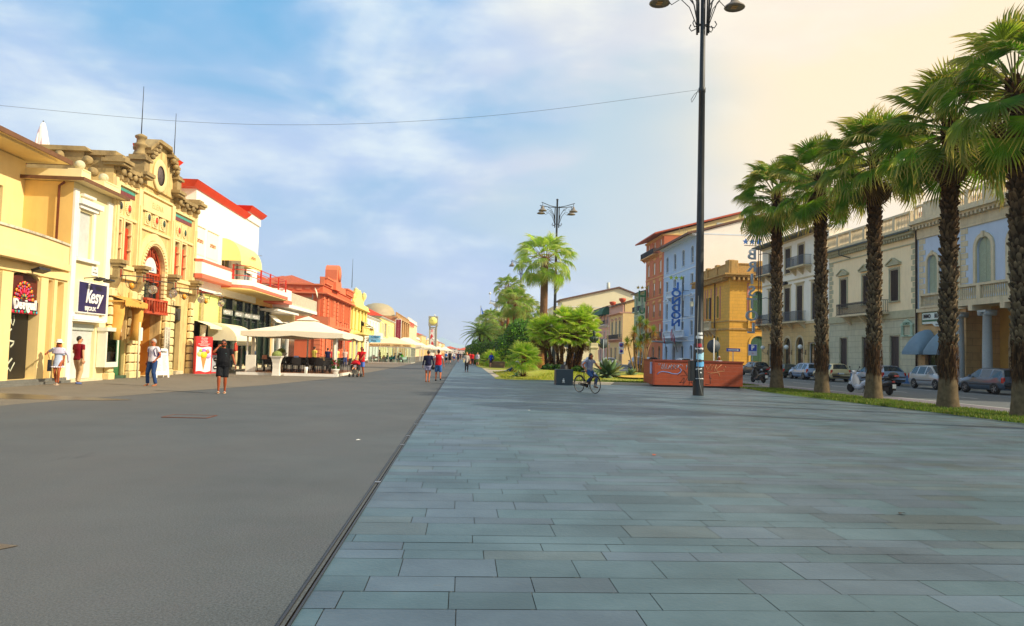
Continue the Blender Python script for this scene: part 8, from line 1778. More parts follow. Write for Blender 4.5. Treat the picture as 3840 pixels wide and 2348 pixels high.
def f6(t):
 m=MB(); m.box(-.42,.42,-.05,-.03,3.0,4.1); m.box(-.4,.4,-.05,-.03,2.15,2.9); m.build('plate',[WL],t); disc(t,3.62,.36,MAG,-.07); disc(t,3.62,.26,BLU,-.095); disc(t,2.6,.26,MAG,-.07); disc(t,2.6,.18,BLU,-.095)
sign_pole('two stacked no parking signs beside the cream corner house',26.2,126,4.1,f6,pole=None)
t=thing('white_flag_mast','tall slim mast with a blue flag above the far bushes','flag mast',(3.9,176,0)); m=MB(); m.tube([(0,0,0),(0,0,12.6)],.07,6); m.build('pole',[STEEL],t); m=MB(); m.add([(0,0,12.3),(.1,0,12.2),(.9,0,10.3),(.7,.1,9.9),(.3,0,10.6)],[(0,1,2,3,4)]); m.add([(0,.03,12.3),(.1,.03,12.2),(.9,.03,10.3),(.7,.13,9.9),(.3,.03,10.6)],[(4,3,2,1,0)]); m.build('flag_cloth',[mat('flag_blue','#1f6ad0',.7)],t)
t=thing('lattice_light_tower','tall pale floodlight tower beyond the date palm','light tower',(10.2,236,0)); m=MB(); m.tube([(-.5,0,0),(-.5,0,17)],.16,6); m.tube([(.5,0,0),(.5,0,17)],.16,6)
for z in range(2,17,2): m.tube([(-.5,0,z),(.5,0,z+1.4)],.06,4)
m.box(-2.3,2.3,-.8,.8,17,17.4); m.lathe([(.6,16),(1.5,17)],(0,0,0),8); m.tube([(-2.1,0,17.4),(-2.3,0,20)],.07,4); m.tube([(2,0,17.4),(2.3,0,20.6)],.07,4); m.sph((-2.3,0,20.2),.4,8,6); m.sph((2.4,0,20.8),.4,8,6); m.build('mast',[mat('mast_pale','#cfd4d0',.6,.1,1.)],t)
HL=mat('head_lamp_glass','#c8ccd0',.1,.1,8.,spec=.9); TL=mat('tail_lamp_red','#b01018',.15,.1,6.,spec=.8); PLT=mat('number_plate','#dfe2dc',.5); PLB=mat('plate_blue','#2a4aa8',.5); CGL=glassm('car_glass','#1a2c34',.05); RIM=mat('alloy_rim','#8f9396',.35,.15,6.,metal=.7)
def paint(n,c,metal=.3): return mat('paint_'+n,c,.28,.04,1.,metal=metal,coat=.6)
HATCH=dict(L=4.0,W=1.72,H=1.48,st=[(-2.0,.42,.62,.66,.80,.78),(-1.96,.3,.8,.84,.84,.8),(-1.86,.27,.92,1.02,.855,.74),(-1.62,.26,.96,1.38,.86,.62),(-1.5,.26,.96,1.43,.86,.6),(-.95,.24,.95,1.48,.86,.59),(-.85,.24,.95,1.485,.86,.59),(-.02,.24,.94,1.49,.86,.6),(.06,.24,.94,1.49,.86,.6),(.4,.24,.93,1.45,.86,.6),(.98,.25,.92,1.02,.855,.72),(1.1,.25,.9,.98,.85,.74),(1.6,.26,.82,.88,.83,.72),(1.88,.28,.7,.74,.79,.68),(1.99,.36,.52,.56,.72,.64)],glass=[(3,4),(4,5),(6,7),(8,9),(9,10)],screen=[9],rear=[2],wheel=(1.24,-1.26))
ESTATE=dict(L=4.7,W=1.8,H=1.47,st=[(-2.35,.42,.62,.68,.84,.82),(-2.3,.3,.82,.88,.88,.84),(-2.2,.27,.93,1.04,.895,.78),(-1.85,.26,.97,1.4,.9,.66),(-1.65,.26,.97,1.44,.9,.64),(-1.1,.24,.96,1.47,.9,.63),(-1.0,.24,.96,1.475,.9,.63),(-.12,.24,.95,1.48,.9,.64),(-.03,.24,.95,1.48,.9,.64),(.35,.24,.94,1.44,.9,.64),(1.1,.25,.93,1.02,.895,.76),(1.25,.25,.91,.98,.89,.78),(1.85,.26,.82,.88,.87,.76),(2.2,.28,.7,.74,.82,.7),(2.35,.36,.52,.56,.74,.66)],glass=[(3,4),(4,5),(6,7),(8,9),(9,10)],screen=[9],rear=[2],wheel=(1.42,-1.4))
ND=[0]
def car(label,X,Y,rz,spec,pn,pc,group=None,sc=(1,1,1),flip=False,name='parked_car',round_=0):
 t=thing(name,label,'car',(X,Y,.004),rz,group or 'cars parked along the far kerb'); t.scale=sc
 pm=paint(pn,pc); st=spec['st']; rows=[]
 for (y,zb,be,top,w,wt) in st:
  rows.append([(-w*.9,y,zb),(-w,y,zb+.16),(-w*1.005,y,(zb+.16+be)/2),(-w*.985,y,be),(-wt-.02,y,top-.07*(top-be>.2)),(-wt+.1,y,top),(-wt*.5,y,top+.02),(wt*.5,y,top+.02),(wt-.1,y,top),(wt+.02,y,top-.07*(top-be>.2)),(w*.985,y,be),(w*1.005,y,(zb+.16+be)/2),(w,y,zb+.16),(w*.9,y,zb)])
 body=MB(); gl=[]; gm=MB()
 V=[p for r in rows for p in r]; n=14
 sides=set(a for a,b in spec['glass'])
 bf=[];gf=[]
 for i in range(len(rows)-1):
  for j in range(n-1):
   q=(i*n+j,i*n+j+1,(i+1)*n+j+1,(i+1)*n+j)
   isg=False
   if j in(3,9) and i in sides: isg=True
   if i in spec['screen'] and 4<j<8: isg=True
   if i in spec['rear'] and 4<j<8: isg=True
   (gf if isg else bf).append(q)
  bf.append((i*n+n-1,i*n,(i+1)*n,(i+1)*n+n-1))
 bf.append(tuple(range(n))); bf.append(tuple(reversed(range((len(rows)-1)*n,len(rows)*n))))
 bf=[tuple(reversed(f)) for f in bf]; gf=[tuple(reversed(f)) for f in gf]
 body.add(V,bf,0,True)
 me=body.mesh('body',[pm]); 
 ob('body',me,t)
 names=('window','window','windscreen','rear_window')
 for grp,nm in (([f for k,f in enumerate(gf)],'window'),):
  g_=MB(); g_.add(V,gf,0,False); used=sorted(set(i for f in gf for i in f)); mp={u:k for k,u in enumerate(used)}; g2=MB(); g2.add([V[u] for u in used],[tuple(mp[i] for i in f) for f in gf],0,False); o=g2.build('glazing',[CGL],t); o['kind']='stuff' if 0 else 'thing'; del o['kind']
 W2=spec['W']/2; L2=spec['L']/2; yr=st[0][0]; yf=st[-1][0]
 for k,wy in enumerate(spec['wheel']):
  for sg in(-1,1):
   m=MB(); M=RY(PI/2); m.lathe([(.2,-.1),(.29,-.1),(.315,-.06),(.315,.06),(.29,.1),(.2,.1)],(sg*(W2-.09),wy,.315),22,0,M=M)
   o=m.build('wheel',[RUBBER],t); m=MB(); m.lathe([(.001,.07),(.05,.075),(.07,.05),(.19,.085),(.205,.11),(.2,.12)] if sg>0 else [(.2,-.12),(.205,-.11),(.19,-.085),(.07,-.05),(.05,-.075),(.001,-.07)],(sg*(W2-.09),wy,.315),18,0,M=M,cap=False)
   for q in range(5): a=q*2*PI/5; m.pbox((sg*(W2+.0),wy+math.cos(a)*.11,.315+math.sin(a)*.11),(.03,.05,.17),RX(a-PI/2))
   m.build('rim',[RIM],o)
   m=MB(); o_=[(wy+math.cos(PI*q/12)*.37,.3+math.sin(PI*q/12)*.37) for q in range(13)]; m.prx([(p[0],p[1]) for p in o_],min(sg*(W2+.006),sg*(W2-.25)),max(sg*(W2+.006),sg*(W2-.25))); m.build('wheel_arch',[BLACK],t)
 for sg in(-1,1):
  m=MB(); z=.78; m.bbox(min(sg*(W2-.17),sg*(W2-.0)),max(sg*(W2-.17),sg*(W2-.0)),yr-.0+.02,yr+.22,z-.12,z+.2,.04); m.build('tail_light',[TL],t)
  m=MB(); m.bbox(min(sg*(W2-.38),sg*(W2-.1)),max(sg*(W2-.38),sg*(W2-.1)),yf-.3,yf-.06,.62,.78,.05); m.build('headlight',[HL],t)
  m=MB(); m.bbox(min(sg*(W2),sg*(W2+.18)),max(sg*(W2),sg*(W2+.18)),.62,.72,.95,1.08,.03); m.build('wing_mirror',[pm if not pn.startswith('blk') else BLACK],t)
 m=MB(); m.bbox(-.26,.26,yr-.025,yr+.02,.62 if not flip else .62,.74,.005); o=m.build('number_plate',[PLT],t); m=MB(); m.box(-.27,-.22,yr-.03,yr,.615,.745); m.build('plate_band',[PLB],o)
 m=MB(); m.bbox(-.26,.26,yf-.03,yf+.03,.4,.5,.005); m.build('number_plate',[PLT],t)
 m=MB(); m.bbox(-W2*.85,W2*.85,yr-.03,yr+.1,.36,.46,.02); m.build('bumper_strip',[BLACK],t); m=MB(); m.bbox(-W2*.8,W2*.8,yf-.1,yf+.02,.3,.4,.02); m.build('bumper_strip',[BLACK],t)
 for q in(-1,1): m=MB(); m.box(min(q*(W2-.01),q*(W2+.008)),max(q*(W2-.01),q*(W2+.008)),-1.0,.85,.52,.57); m.build('trim_strip',[BLACK],t)
 m=MB(); m.tube([(0,spec['st'][3][0]+.1,1.44),(0,spec['st'][3][0]-.15,1.62)],.01,4); m.build('aerial',[BLACK],t)
 return t
CARS=[('blue grey hatchback seen from behind before the stone columns',31.05,43.3,0,HATCH,'bluegrey','#46586a',(1,1.02,1)),
('small silver hatchback facing the camera in front of the barrel awnings',31.05,48.7,PI,HATCH,'silver','#a4aab0',(.96,.93,1.04)),
('silver blue estate car parked behind the two near scooters',31.1,56.0,0,ESTATE,'steelblue','#8fa2b8',(1,1,1)),
('cream small car seen from behind with a large rear window',31.15,63.4,0,HATCH,'cream','#d8c99a',(.98,.9,1.03)),
('light blue hatchback with red tail lamps before the arched doors',31.1,68.0,0,HATCH,'lightblue','#8fa8c8',(1,1.02,1)),
('dark green old saloon behind the light blue hatchback',31.2,73.2,0,HATCH,'oldgreen','#3c4a3c',(.97,1,.92)),
('black hatchback with a roof sky reflection beside the orange enclosure',31.1,80.2,0,HATCH,'blk','#15181c',(1,1.05,1)),
('white suv parked by the blue hotel',31.1,107.5,0,HATCH,'white','#d4d8d8',(1.08,1.12,1.14)),
('white compact car just before the blue hotel suv',31.1,101.5,0,HATCH,'white2','#dfe3e6',(1,.95,1.02)),
('dark suv parked before the orange hotel',30.9,125,0,HATCH,'blk2','#1c2228',(1.1,1.15,1.18)),
('dark blue suv on the road beside the dracaena clump',21.7,94,0,HATCH,'navy','#1f2c5a',(1.05,1.1,1.16)),
('white saloon on the road right of the bust',22.6,118,0,ESTATE,'white3','#dcdfe0',(1,1,1)),
('grey car on the road left of the bust',21.9,131,0,HATCH,'grey4','#8f98a4',(1,1,1)),
('pale blue van on the road behind the palm clump',20.9,146,0,HATCH,'vanblue','#8fb0d0',(1.1,1.2,1.4))]
for l,x,y,rz,sp_,pn,pc,sc in CARS: car(l,x,y,rz,sp_,pn,pc,sc=sc,group='cars parked along the far kerb' if x>30 else 'cars on the road beyond the garden')
def scooter(label,x,y,rz,c,topbox=False,dark=False):
 t=thing('motor_scooter',label,'scooter',(x,y,.012),rz,'parked scooters along the cycle path'); P=paint('sc'+c,c,.1); 
 for nm,wy in(('front_wheel',.66),('rear_wheel',-.62)):
  m=MB(); m.lathe([(.14,-.05),(.22,-.055),(.25,0),(.22,.055),(.14,.05)],(0,wy,.25),18,0,M=RY(PI/2)); o=m.build('wheel',[RUBBER],t); m=MB(); m.lathe([(.001,-.03),(.14,-.05),(.14,.05),(.001,.03)],(0,wy,.25),12,0,M=RY(PI/2)); m.build('rim',[RIM],o)
 m=MB()
 sec=[(-.95,.62,.04,.05),(-.88,.66,.15,.12),(-.7,.6,.21,.2),(-.45,.56,.22,.2),(-.22,.5,.19,.16),(-.1,.36,.18,.08),(.1,.3,.18,.05),(.3,.33,.19,.06)]
 m.tube([(0,y_,z) for y_,z,w_,h in sec],[max(w_,.05) for y_,z,w_,h in sec],14,flat=.85,up=(0,0,1))
 v=[];f=[]
 for k in range(9):
  u=k/8; z=.3+.72*u; yy_=.34+.2*u*.6; w_=.19+.13*math.sin(PI*min(1,u*1.05))-.1*u*u
  for q in range(7): a=-1.1+2.2*q/6; v.append((w_*math.sin(a)/math.sin(1.1),yy_+.08*math.cos(a)-.03*abs(a),z))
  for q in range(7): a=-1.1+2.2*q/6; v.append((w_*math.sin(a)/math.sin(1.1)*.95,yy_+.03*math.cos(a)-.05-.03*abs(a),z))
 for k in range(8):
  for q in range(6):
   a=k*14+q; f.append((a+1,a,a+14,a+15)); b=a+7; f.append((b,b+1,b+15,b+14))
  f.append((k*14,k*14+7,k*14+21,k*14+14)); f.append((k*14+13,k*14+6,k*14+20,k*14+27))
 m.add(v,f,0,True)
 m.sph((0,.47,1.08),.13,12,8,sq=(1.5,.9,.8)); m.sph((0,.62,.5),.14,10,6,sq=(.6,1.3,.7)); m.build('body',[P],t)
 m=MB(); m.tube([(0,-.72,.83),(0,-.55,.86),(0,-.2,.82),(0,-.06,.78)],[.11,.15,.14,.08],10,flat=.38,up=(0,0,1)); m.build('saddle',[BLACK],t)
 m=MB(); m.tube([(-.34,.38,1.12),(-.12,.46,1.12),(.12,.46,1.12),(.34,.38,1.12)],.025,6); m.tube([(0,.48,1.0),(0,.64,.3)],.035,6); m.tube([(-.22,.44,1.14),(-.34,.4,1.32)],.012,4); m.tube([(.22,.44,1.14),(.34,.4,1.32)],.012,4); m.sph((-.36,.4,1.36),.06,8,5,sq=(1,.4,.8)); m.sph((.36,.4,1.36),.06,8,5,sq=(1,.4,.8)); m.build('handlebar',[BLACK],t)
 m=MB(); m.sph((0,-.93,.68),.09,10,6,sq=(1.1,.5,.6)); m.build('tail_light',[TL],t)
 m=MB(); m.box(-.1,.1,-.99,-.98,.36,.56); m.build('number_plate',[PLT],t); m=MB(); m.pbox((0,-.94,.46),(.2,.03,.26),RX(-.2)); m.tube([(.1,-.5,.25),(.16,-.85,.3)],.05,8); m.tube([(-.05,-.3,.3),(-.2,-.3,.02)],.015,4); m.box(-.1,.1,-.72,-.3,.2,.42); m.build('engine',[BLACK],t)
 if topbox: m=MB(); m.sph((0,-.92,1.0),.26,14,8,sq=(1,.9,.65)); m.build('top_box',[BLACK],t); m=MB(); m.bbox(-.14,.14,-1.17,-1.13,.95,1.02,.01); m.build('reflector',[TL],t)
 return t
scooter('dark scooter with a top box beside the orange enclosure',21.0,53.5,rad(12),'#22262c',True)
scooter('white scooter leaning left of the middle palm trunk',21.1,39.6,rad(20),'#c8d0dc')
scooter('black scooter with a black top box right of the middle palm trunk',21.25,37.9,rad(8),'#191c22',True)
rnd=random.Random(71)
SK=mat('skin_tan','#b8643a',.55,.06,6.,spec=.4); SKL=mat('skin_light','#d89a74',.55,.06,6.,spec=.4); SKD=mat('skin_deep','#a04e28',.5,.08,6.,spec=.4)
def cloth(c,v=.12,vs=9.): return mat('cloth_'+c,c,.85,v,vs,bump=.25,bs=22,spec=.2)
def remesh(mb,vox,mats,sm=3,name='m'):
 me=bpy.data.meshes.new('tmp'); me.from_pydata(mb.v,[],mb.f); me.update(); o=bpy.data.objects.new('tmp',me); COL.objects.link(o)
 r=o.modifiers.new('r','REMESH'); r.mode='VOXEL'; r.voxel_size=vox; s=o.modifiers.new('s','SMOOTH'); s.iterations=sm; s.factor=.6
 bpy.context.view_layer.update(); n=bpy.data.meshes.new_from_object(o.evaluated_get(bpy.context.evaluated_depsgraph_get())); bpy.data.objects.remove(o); bpy.data.meshes.remove(me)
 n.name=name; n.materials.clear()
 for m in (mats if isinstance(mats,list) else [mats]): n.materials.append(m)
 n.polygons.foreach_set('use_smooth',[True]*len(n.polygons)); n.polygons.foreach_set('material_index',[0]*len(n.polygons)); n.update(); return n
def ell(m,rings,n=14):
 """loft of elliptical rings (cx,cy,cz,rx,ry)"""
 v=[];
 for cx,cy,cz,rx,ry in rings:
  for j in range(n): a=2*PI*j/n; v.append((cx+rx*math.cos(a),cy+ry*math.sin(a),cz))
 k=len(rings); f=[(i*n+j,i*n+(j+1)%n,(i+1)*n+(j+1)%n,(i+1)*n+j) for i in range(k-1) for j in range(n)]+[tuple(reversed(range(n))),tuple(range((k-1)*n,k*n))]
 m.add(v,f,0,True)
def ik(a,b,l1,l2,hint):
 a,b,h=Vector(a),Vector(b),Vector(hint); d=b-a; L=min(d.length,(l1+l2)*.999); 
 if d.length>L: b=a+d.normalized()*L; d=b-a
 x=(l1*l1-l2*l2+L*L)/(2*L); y=math.sqrt(max(0,l1*l1-x*x)); u=d.normalized(); p=(h-u*h.dot(u)); p=p.normalized() if p.length>1e-5 else Vector((1,0,0))
 return a+u*x+p*y,b
def hand(m,wr,dr,palmn,curl=.5,sc=1.,side_=1):
 """palm, four bent fingers of different length, thumb leaving the side of the palm"""
 dr=Vector(dr).normalized(); pn=Vector(palmn); pn=(pn-dr*pn.dot(dr)).normalized(); sd=dr.cross(pn)*side_
 wr=Vector(wr); m.tube([wr-dr*.02,wr+dr*.03*sc,wr+dr*.085*sc],[.024*sc,.036*sc,.038*sc],8,flat=.45,up=tuple(pn))
 for k,(o,l) in enumerate(((-.027,.07),(-.009,.08),(.009,.074),(.026,.058))):
  b=wr+dr*.08*sc+sd*o*sc; c1=curl+.08*k; d1=(dr*math.cos(c1*.6)+pn*math.sin(c1*.6)); d2=(dr*math.cos(c1*1.5)+pn*math.sin(c1*1.5)); d3=(dr*math.cos(c1*2.2)+pn*math.sin(c1*2.2))
  p1=b+d1*l*.45*sc; p2=p1+d2*l*.33*sc; p3=p2+d3*l*.25*sc; m.tube([b,p1,p2,p3],[.0095*sc,.009*sc,.0082*sc,.006*sc],6)
 b=wr+dr*.025*sc-sd*.03*sc; p1=b+(dr*.6-sd*.6+pn*.25).normalized()*.04*sc; p2=p1+(dr*.85-sd*.1+pn*.45).normalized()*.032*sc; m.tube([b,p1,p2],[.013*sc,.011*sc,.008*sc],6)
def person(label,x,y,rz,H=1.75,skin=None,top=('tee','#ffffff'),bottom=('trousers','#333344'),shoes='#222222',hair=('short','#3a2a20'),feet=None,hands=None,near=True,female=False,glasses=False,lean=0.,hipz=None,headrot=0.,knee=(0,-1,0),elb=None,z=0.,build=1.,group=None,extra=None,hat=None,beard=False,curl=(.5,.5),sole=True,toe=None):
 t=thing('person',label,'person',(x,y,z),rz,group); s=H/1.75; skin=skin or SK; vox=.017 if near else .034
 hz=(hipz if hipz is not None else .93)*s
 up=Vector((0,-math.sin(lean),math.cos(lean))); hipc=Vector((0,0,hz)); bw=build*(.93 if female else 1)
 def TT(h): return hipc+up*((h-.93)*s)
 feet=feet or [(.11,.0),(-.11,.05)]
 ft=[Vector((f[0],f[1],f[2] if len(f)>2 else .085))*1. for f in feet]
 hd=hands or [(.3,-.05,.82),(-.3,-.05,.82)]
 kn=[knee,knee] if not isinstance(knee,list) else knee
 elb=elb or [(.4,.8,-.2),(-.4,.8,-.2)]
 J={}
 for k,sg in((0,1),(1,-1)):
  hip=hipc+Vector((sg*.095*s,0,-.01)); K,A=ik(hip,ft[k],.44*s,.42*s,kn[k]); sh=TT(1.42)+Vector((sg*.185*s*bw,0,0)); E_,Hn=ik(sh,Vector(hd[k])*1.,.285*s,.26*s,elb[k]); J[k]=(hip,K,A,sh,E_,Hn)
 m=MB(); b_=bw
 def ring(h,rx,ry,oy=0): c=TT(h); return (c.x,c.y+oy*s,c.z,rx*s*b_,ry*s*b_)
 wa=.115 if female else .135
 ell(m,[ring(.84,.12,.09),ring(.93,.165,.11),ring(1.05,wa+.005,.1+(.04 if build>1.1 else 0),-.01),ring(1.15,wa+.01,.105+(.03 if build>1.1 else 0),-.01),ring(1.28,.155,.11),ring(1.37,.165,.095),ring(1.44,.12,.07),ring(1.48,.06,.055)])
 nk=TT(1.44); hdc=TT(1.62)+Vector((0,-.015,0)); m.tube([nk,TT(1.56)],[.055*s,.05*s],10)
 m.sph(hdc,.098*s,16,12,0,(.82,1.0,1.2)); m.sph(hdc+Vector((0,-.035*s,-.06*s)),.062*s,12,8,0,(.85,.95,.95))
 Rh=Matrix.Rotation(headrot,3,'Z')
 def HP(a,b,c): return hdc+Rh@(Vector((a,b,c))*s)
 m.sph(HP(0,-.1,-.01),.017*s,8,6,0,(.8,1.1,1.5)); 
 for sg in(-1,1): m.sph(HP(sg*.082,.005,-.005),.024*s,8,6,0,(.4,.8,1.2))
 for k in(0,1):
  hip,K,A,sh,E_,Hn=J[k]
  m.tube([hip+Vector((0,0,.04)),hip.lerp(K,.35),K-(K-hip)*.06,K,K.lerp(A,.3),K.lerp(A,.75),A],[.088*s,.083*s,.058*s,.056*s,.057*s,.038*s,.036*s],12)
  m.tube([sh-Vector((sh.x*.25,0,-.005)),sh,sh.lerp(E_,.45),E_,E_.lerp(Hn,.3),Hn],[.05*s,.053*s,.045*s*b_,.037*s,.037*s,.025*s],10)
 hm=MB()
 for k,sg in((0,1),(1,-1)):
  hip,K,A,sh,E_,Hn=J[k]; dr=(Hn-E_).normalized(); hand(hm,Hn,dr,(-sg,-.3,.0) if dr.z<-.5 else (0,0,-1) if abs(dr.z)<.5 else (-sg*.6,.8,0),curl[k],s*1.02,1 if sg>0 else -1)
  if not(bottom[0]=='none'):
   fd=Vector((0,-1,0)) if toe is None else Vector(toe); 
   if shoes is None or shoes.startswith('sandal'): hm.tube([A+fd*-.04+Vector((0,0,-.02)),A+fd*.04+Vector((0,0,-.045)),A+fd*.12+Vector((0,0,-.06)),A+fd*.17+Vector((0,0,-.062))],[.034,.036,.04,.024],8,flat=.6,up=(0,0,1))
 bm=remesh(m,vox,[skin],3,'body')
 o_=bpy.data.meshes.new('t'); 
 vs=[tuple(v.co) for v in bm.vertices]; fs=[list(p.vertices) for p in bm.polygons]; B=MB(); B.add(vs,fs,0,True); B.join(hm)
 if near:
  for sg in(-1,1):
   if not glasses: B.add([],[]); B.sph(HP(sg*.034,-.088,.012),.011*s,7,5,1)
  B.sph(HP(0,-.093,-.052),.018*s,8,4,2,(1.2,.4,.35))
 bpy.data.meshes.remove(bm); bpy.data.meshes.remove(o_)
 B.build('body',[skin,mat('eye_dark','#1a1410',.3),mat('lips','#8a3a2c',.5)],t)
 if bottom[0] in('trousers','shorts','skirt','jeans'):
  m=MB(); ln=bottom[2] if len(bottom)>2 else (1. if bottom[0] in('trousers','jeans') else .5)
  ell(m,[ring(.83,.14,.115),ring(.92,.178,.125),ring(1.0,.15,.115,-.005),ring(1.03,.145,.112,-.005)])
  for k in(0,1):
   hip,K,A,*_=J[k]; L=[hip+Vector((0,0,.03)),hip.lerp(K,.4),K]; r=[.1*s,.099*s,.078*s if ln>=1 else .085*s]
   if ln<.95: L=[hip+Vector((0,0,.03)),hip.lerp(K,ln),hip.lerp(K,ln*2*.99)]; r=[.1*s,.104*s,.1*s]
   if ln>=.95: L+=[K.lerp(A,.45),K.lerp(A,.95)]; r+=[.07*s,.068*s]
   m.tube(L,r,12)
  if bottom[0]=='skirt': m=MB(); ell(m,[ring(.62,.2,.17),ring(.75,.185,.15),ring(.92,.18,.13),ring(1.02,.15,.115)])
  me=remesh(m,vox,[cloth(bottom[1])],2,bottom[0] if bottom[0]!='jeans' else 'jeans'); ob(bottom[0],me,t)
 if top[0]!='none':
  m=MB(); bt=top[2] if len(top)>2 else .92; fl=.0 if top[0]!='dress' else .03; g=.012
  R_=[ring(bt,.172+g+fl,.125+g+fl*.5)] 
  if bt<.9: R_+=[ring(.92,.178+g,.13+g)]
  R_+=[ring(1.04,wa+.03+g,.112+g+(.045 if build>1.1 else 0),-.008),ring(1.16,wa+.022+g,.113+g+(.03 if build>1.1 else 0),-.008),ring(1.29,.165+g,.12+g),ring(1.38,.172+g,.105+g),ring(1.44,.135+g,.08+g),ring(1.475,.075+g,.065+g)]
  ell(m,R_,16)
  sl=top[3] if len(top)>3 else .55
  for k in(0,1):
   hip,K,A,sh,E_,Hn=J[k]; a=[sh-Vector((sh.x*.35,0,0)),sh]; r=[.06*s,.066*s]
   if sl>0:
    if sl<=1: a+=[sh.lerp(E_,sl)]; r+=[.058*s*max(1,b_*.95)]
    else: a+=[sh.lerp(E_,.5),E_,E_.lerp(Hn,sl-1)]; r+=[.056*s,.048*s,.042*s]
   m.tube(a,r,12)
  ob('shirt' if top[0]=='tee' else top[0],remesh(m,vox,[cloth(top[1])],2,top[0]),t)
 if shoes:
  for k in(0,1):
   A=J[k][2]; m=MB(); fd=Vector((0,-1,0)) if toe is None else Vector(toe).normalized(); dn=Vector((0,0,-1)); zt=A.z-.085
   if shoes.startswith('sandal'):
    m.tube([A+fd*-.07+dn*.075,A+fd*.05+dn*.078,A+fd*.2+dn*.078],[.034,.042,.03],8,flat=.22,up=(0,0,1)); m.tube([A+fd*.1+dn*.045+Vector((-.045,0,-.02)),A+fd*.1+dn*.02,A+fd*.1+dn*.045+Vector((.045,0,-.02))],.014,6); c=shoes.split(':')[1]
   else:
    m.tube([A+fd*-.08+dn*.035,A+fd*-.03+dn*.03,A+fd*.05+dn*.035,A+fd*.13+dn*.05,A+fd*.19+dn*.058],[.03,.046,.044,.045,.026],10,flat=.8,up=(0,0,1)); c=shoes
   m.build('shoe',[cloth(c)],t)
 hs,hc=hair; HM=mat('hair_'+hc,hc,.6,.3,30.,bump=.5,bs=60)
 if hs!='none':
  m=MB(); m.sph(HP(0,.018,.028),.104*s,14,10,0,(.86,.98,1.12)) 
  if hs=='long': m.sph(HP(0,.05,-.09),.1*s,12,9,0,(1.1,.6,1.5)); m.sph(HP(.07,.01,-.1),.045*s,9,7,0,(.9,1,2.4)); m.sph(HP(-.07,.01,-.1),.045*s,9,7,0,(.9,1,2.4))
  elif hs=='bob': m.sph(HP(0,.04,-.03),.1*s,12,8,0,(1.05,.75,1.1))
  elif hs=='bun': m.sph(HP(0,.07,.07),.05*s,10,8)
  me=remesh(m,.012 if near else .03,[HM],1,'hair')
  k=MB(); vs=[v.co.copy() for v in me.vertices]; Ri=Rh.inverted(); keep=[]
  for p in me.polygons:
   c=Ri@((Vector(p.center)-hdc)/s)
   if c.y<-.045 and c.z<.062: continue
   if hs=='short' and c.z<-.045 and c.y<.05: continue
   keep.append(list(p.vertices))
  k.add(vs,keep,0,True); k.build('hair',[HM],t); bpy.data.meshes.remove(me)
 if beard: m=MB(); m.sph(HP(0,-.055,-.065),.06*s,12,8,0,(.95,.85,.9)); m.build('beard',[mat('hair_beard','#3a2012',.8,.3,30.)],t)
 if hat=='brim': m=MB(); m.lathe([(.001,.1),(.07,.1),(.095,.07),(.1,0),(.17,-.025),(.165,-.035),(.09,-.012)],HP(0,.0,.075),18); m.build('hat',[cloth('#f0ece0')],t)
 if hat=='cap': m=MB(); m.sph(HP(0,.01,.05),.105*s,12,8,0,(.88,1,.9)); m.build('cap',[cloth('#efeae2')],t)
 if glasses:
  m=MB()
  for sg in(-1,1): m.sph(HP(sg*.038,-.092,.012),.03*s,10,6,0,(1,.35,.75)); m.tube([HP(sg*.066,-.085,.015),HP(sg*.086,.0,.015)],.005,4)
  m.tube([HP(-.012,-.1,.016),HP(.012,-.1,.016)],.005,4); m.build('sunglasses',[mat('sunglass_black','#0c0d10',.12,.1,3.,spec=.8)],t)
 if extra: extra(t,J,TT,HP,s)
 return t
F_=0. # facing the camera
def ex_black(t,J,TT,HP,s):
 m=MB(); h=J[1][5]; m.bbox(-.035,.035,-.01,.01,-.07,.07,.005); 
 m.xf(Matrix.Translation(HP(-.105,-.02,-.04))@Matrix.Rotation(PI/2,4,'Z')@Matrix.Rotation(.15,4,'X')); m.build('phone',[BLACK],t)
 m=MB(); m.tube([J[1][3]+Vector((0,.0,.06)),TT(1.25)+Vector((0,-.15,0)),TT(1.05)+Vector((.17,-.1,0))],.012,5); m.bbox(.16,.3,-.02,.1,.88,1.12,.03); m.build('shoulder_bag',[mat('bag_dark','#20262a',.6)],t)
 m=MB()
 for dx,z,w_ in((.06,1.33,.1),(.05,1.27,.13),(.07,1.22,.12),(.08,1.18,.06)): m.box(dx-w_/2,dx+w_/2,-.148,-.135,z,z+.018)
 m.build('shirt_print',[mat('print_teal','#4a6a6a',.7)],t)
 m=MB(); m.lathe([(.032,-.012),(.036,0),(.032,.012)],J[0][5]+Vector((0,0,.02)),12,cap=False); m.build('watch',[STEEL],t); m=MB(); q=J[0][5]+Vector((0,-.03,-.13)); m.tube([q,q+Vector((-.02,-.06,-.03))],.005,5); m.build('cigarette',[WHITE],t)
person('man in black shirt and shorts walking while talking on a phone',-8.0,26.4,rad(14),1.8,SKD,('tee','#15161a',.86,.55),('shorts','#17191d',.46),'sandal:#cfc4a4',('short','#2a1c12'),[(.09,.02),(-.1,-.16,.1)],[(.42,-.1,.87),(-.15,-.16,1.56)],elb=[(.6,.6,-.3),(-.7,-.1,-.9)],glasses=True,beard=True,build=1.18,extra=ex_black,curl=(.7,1.1))
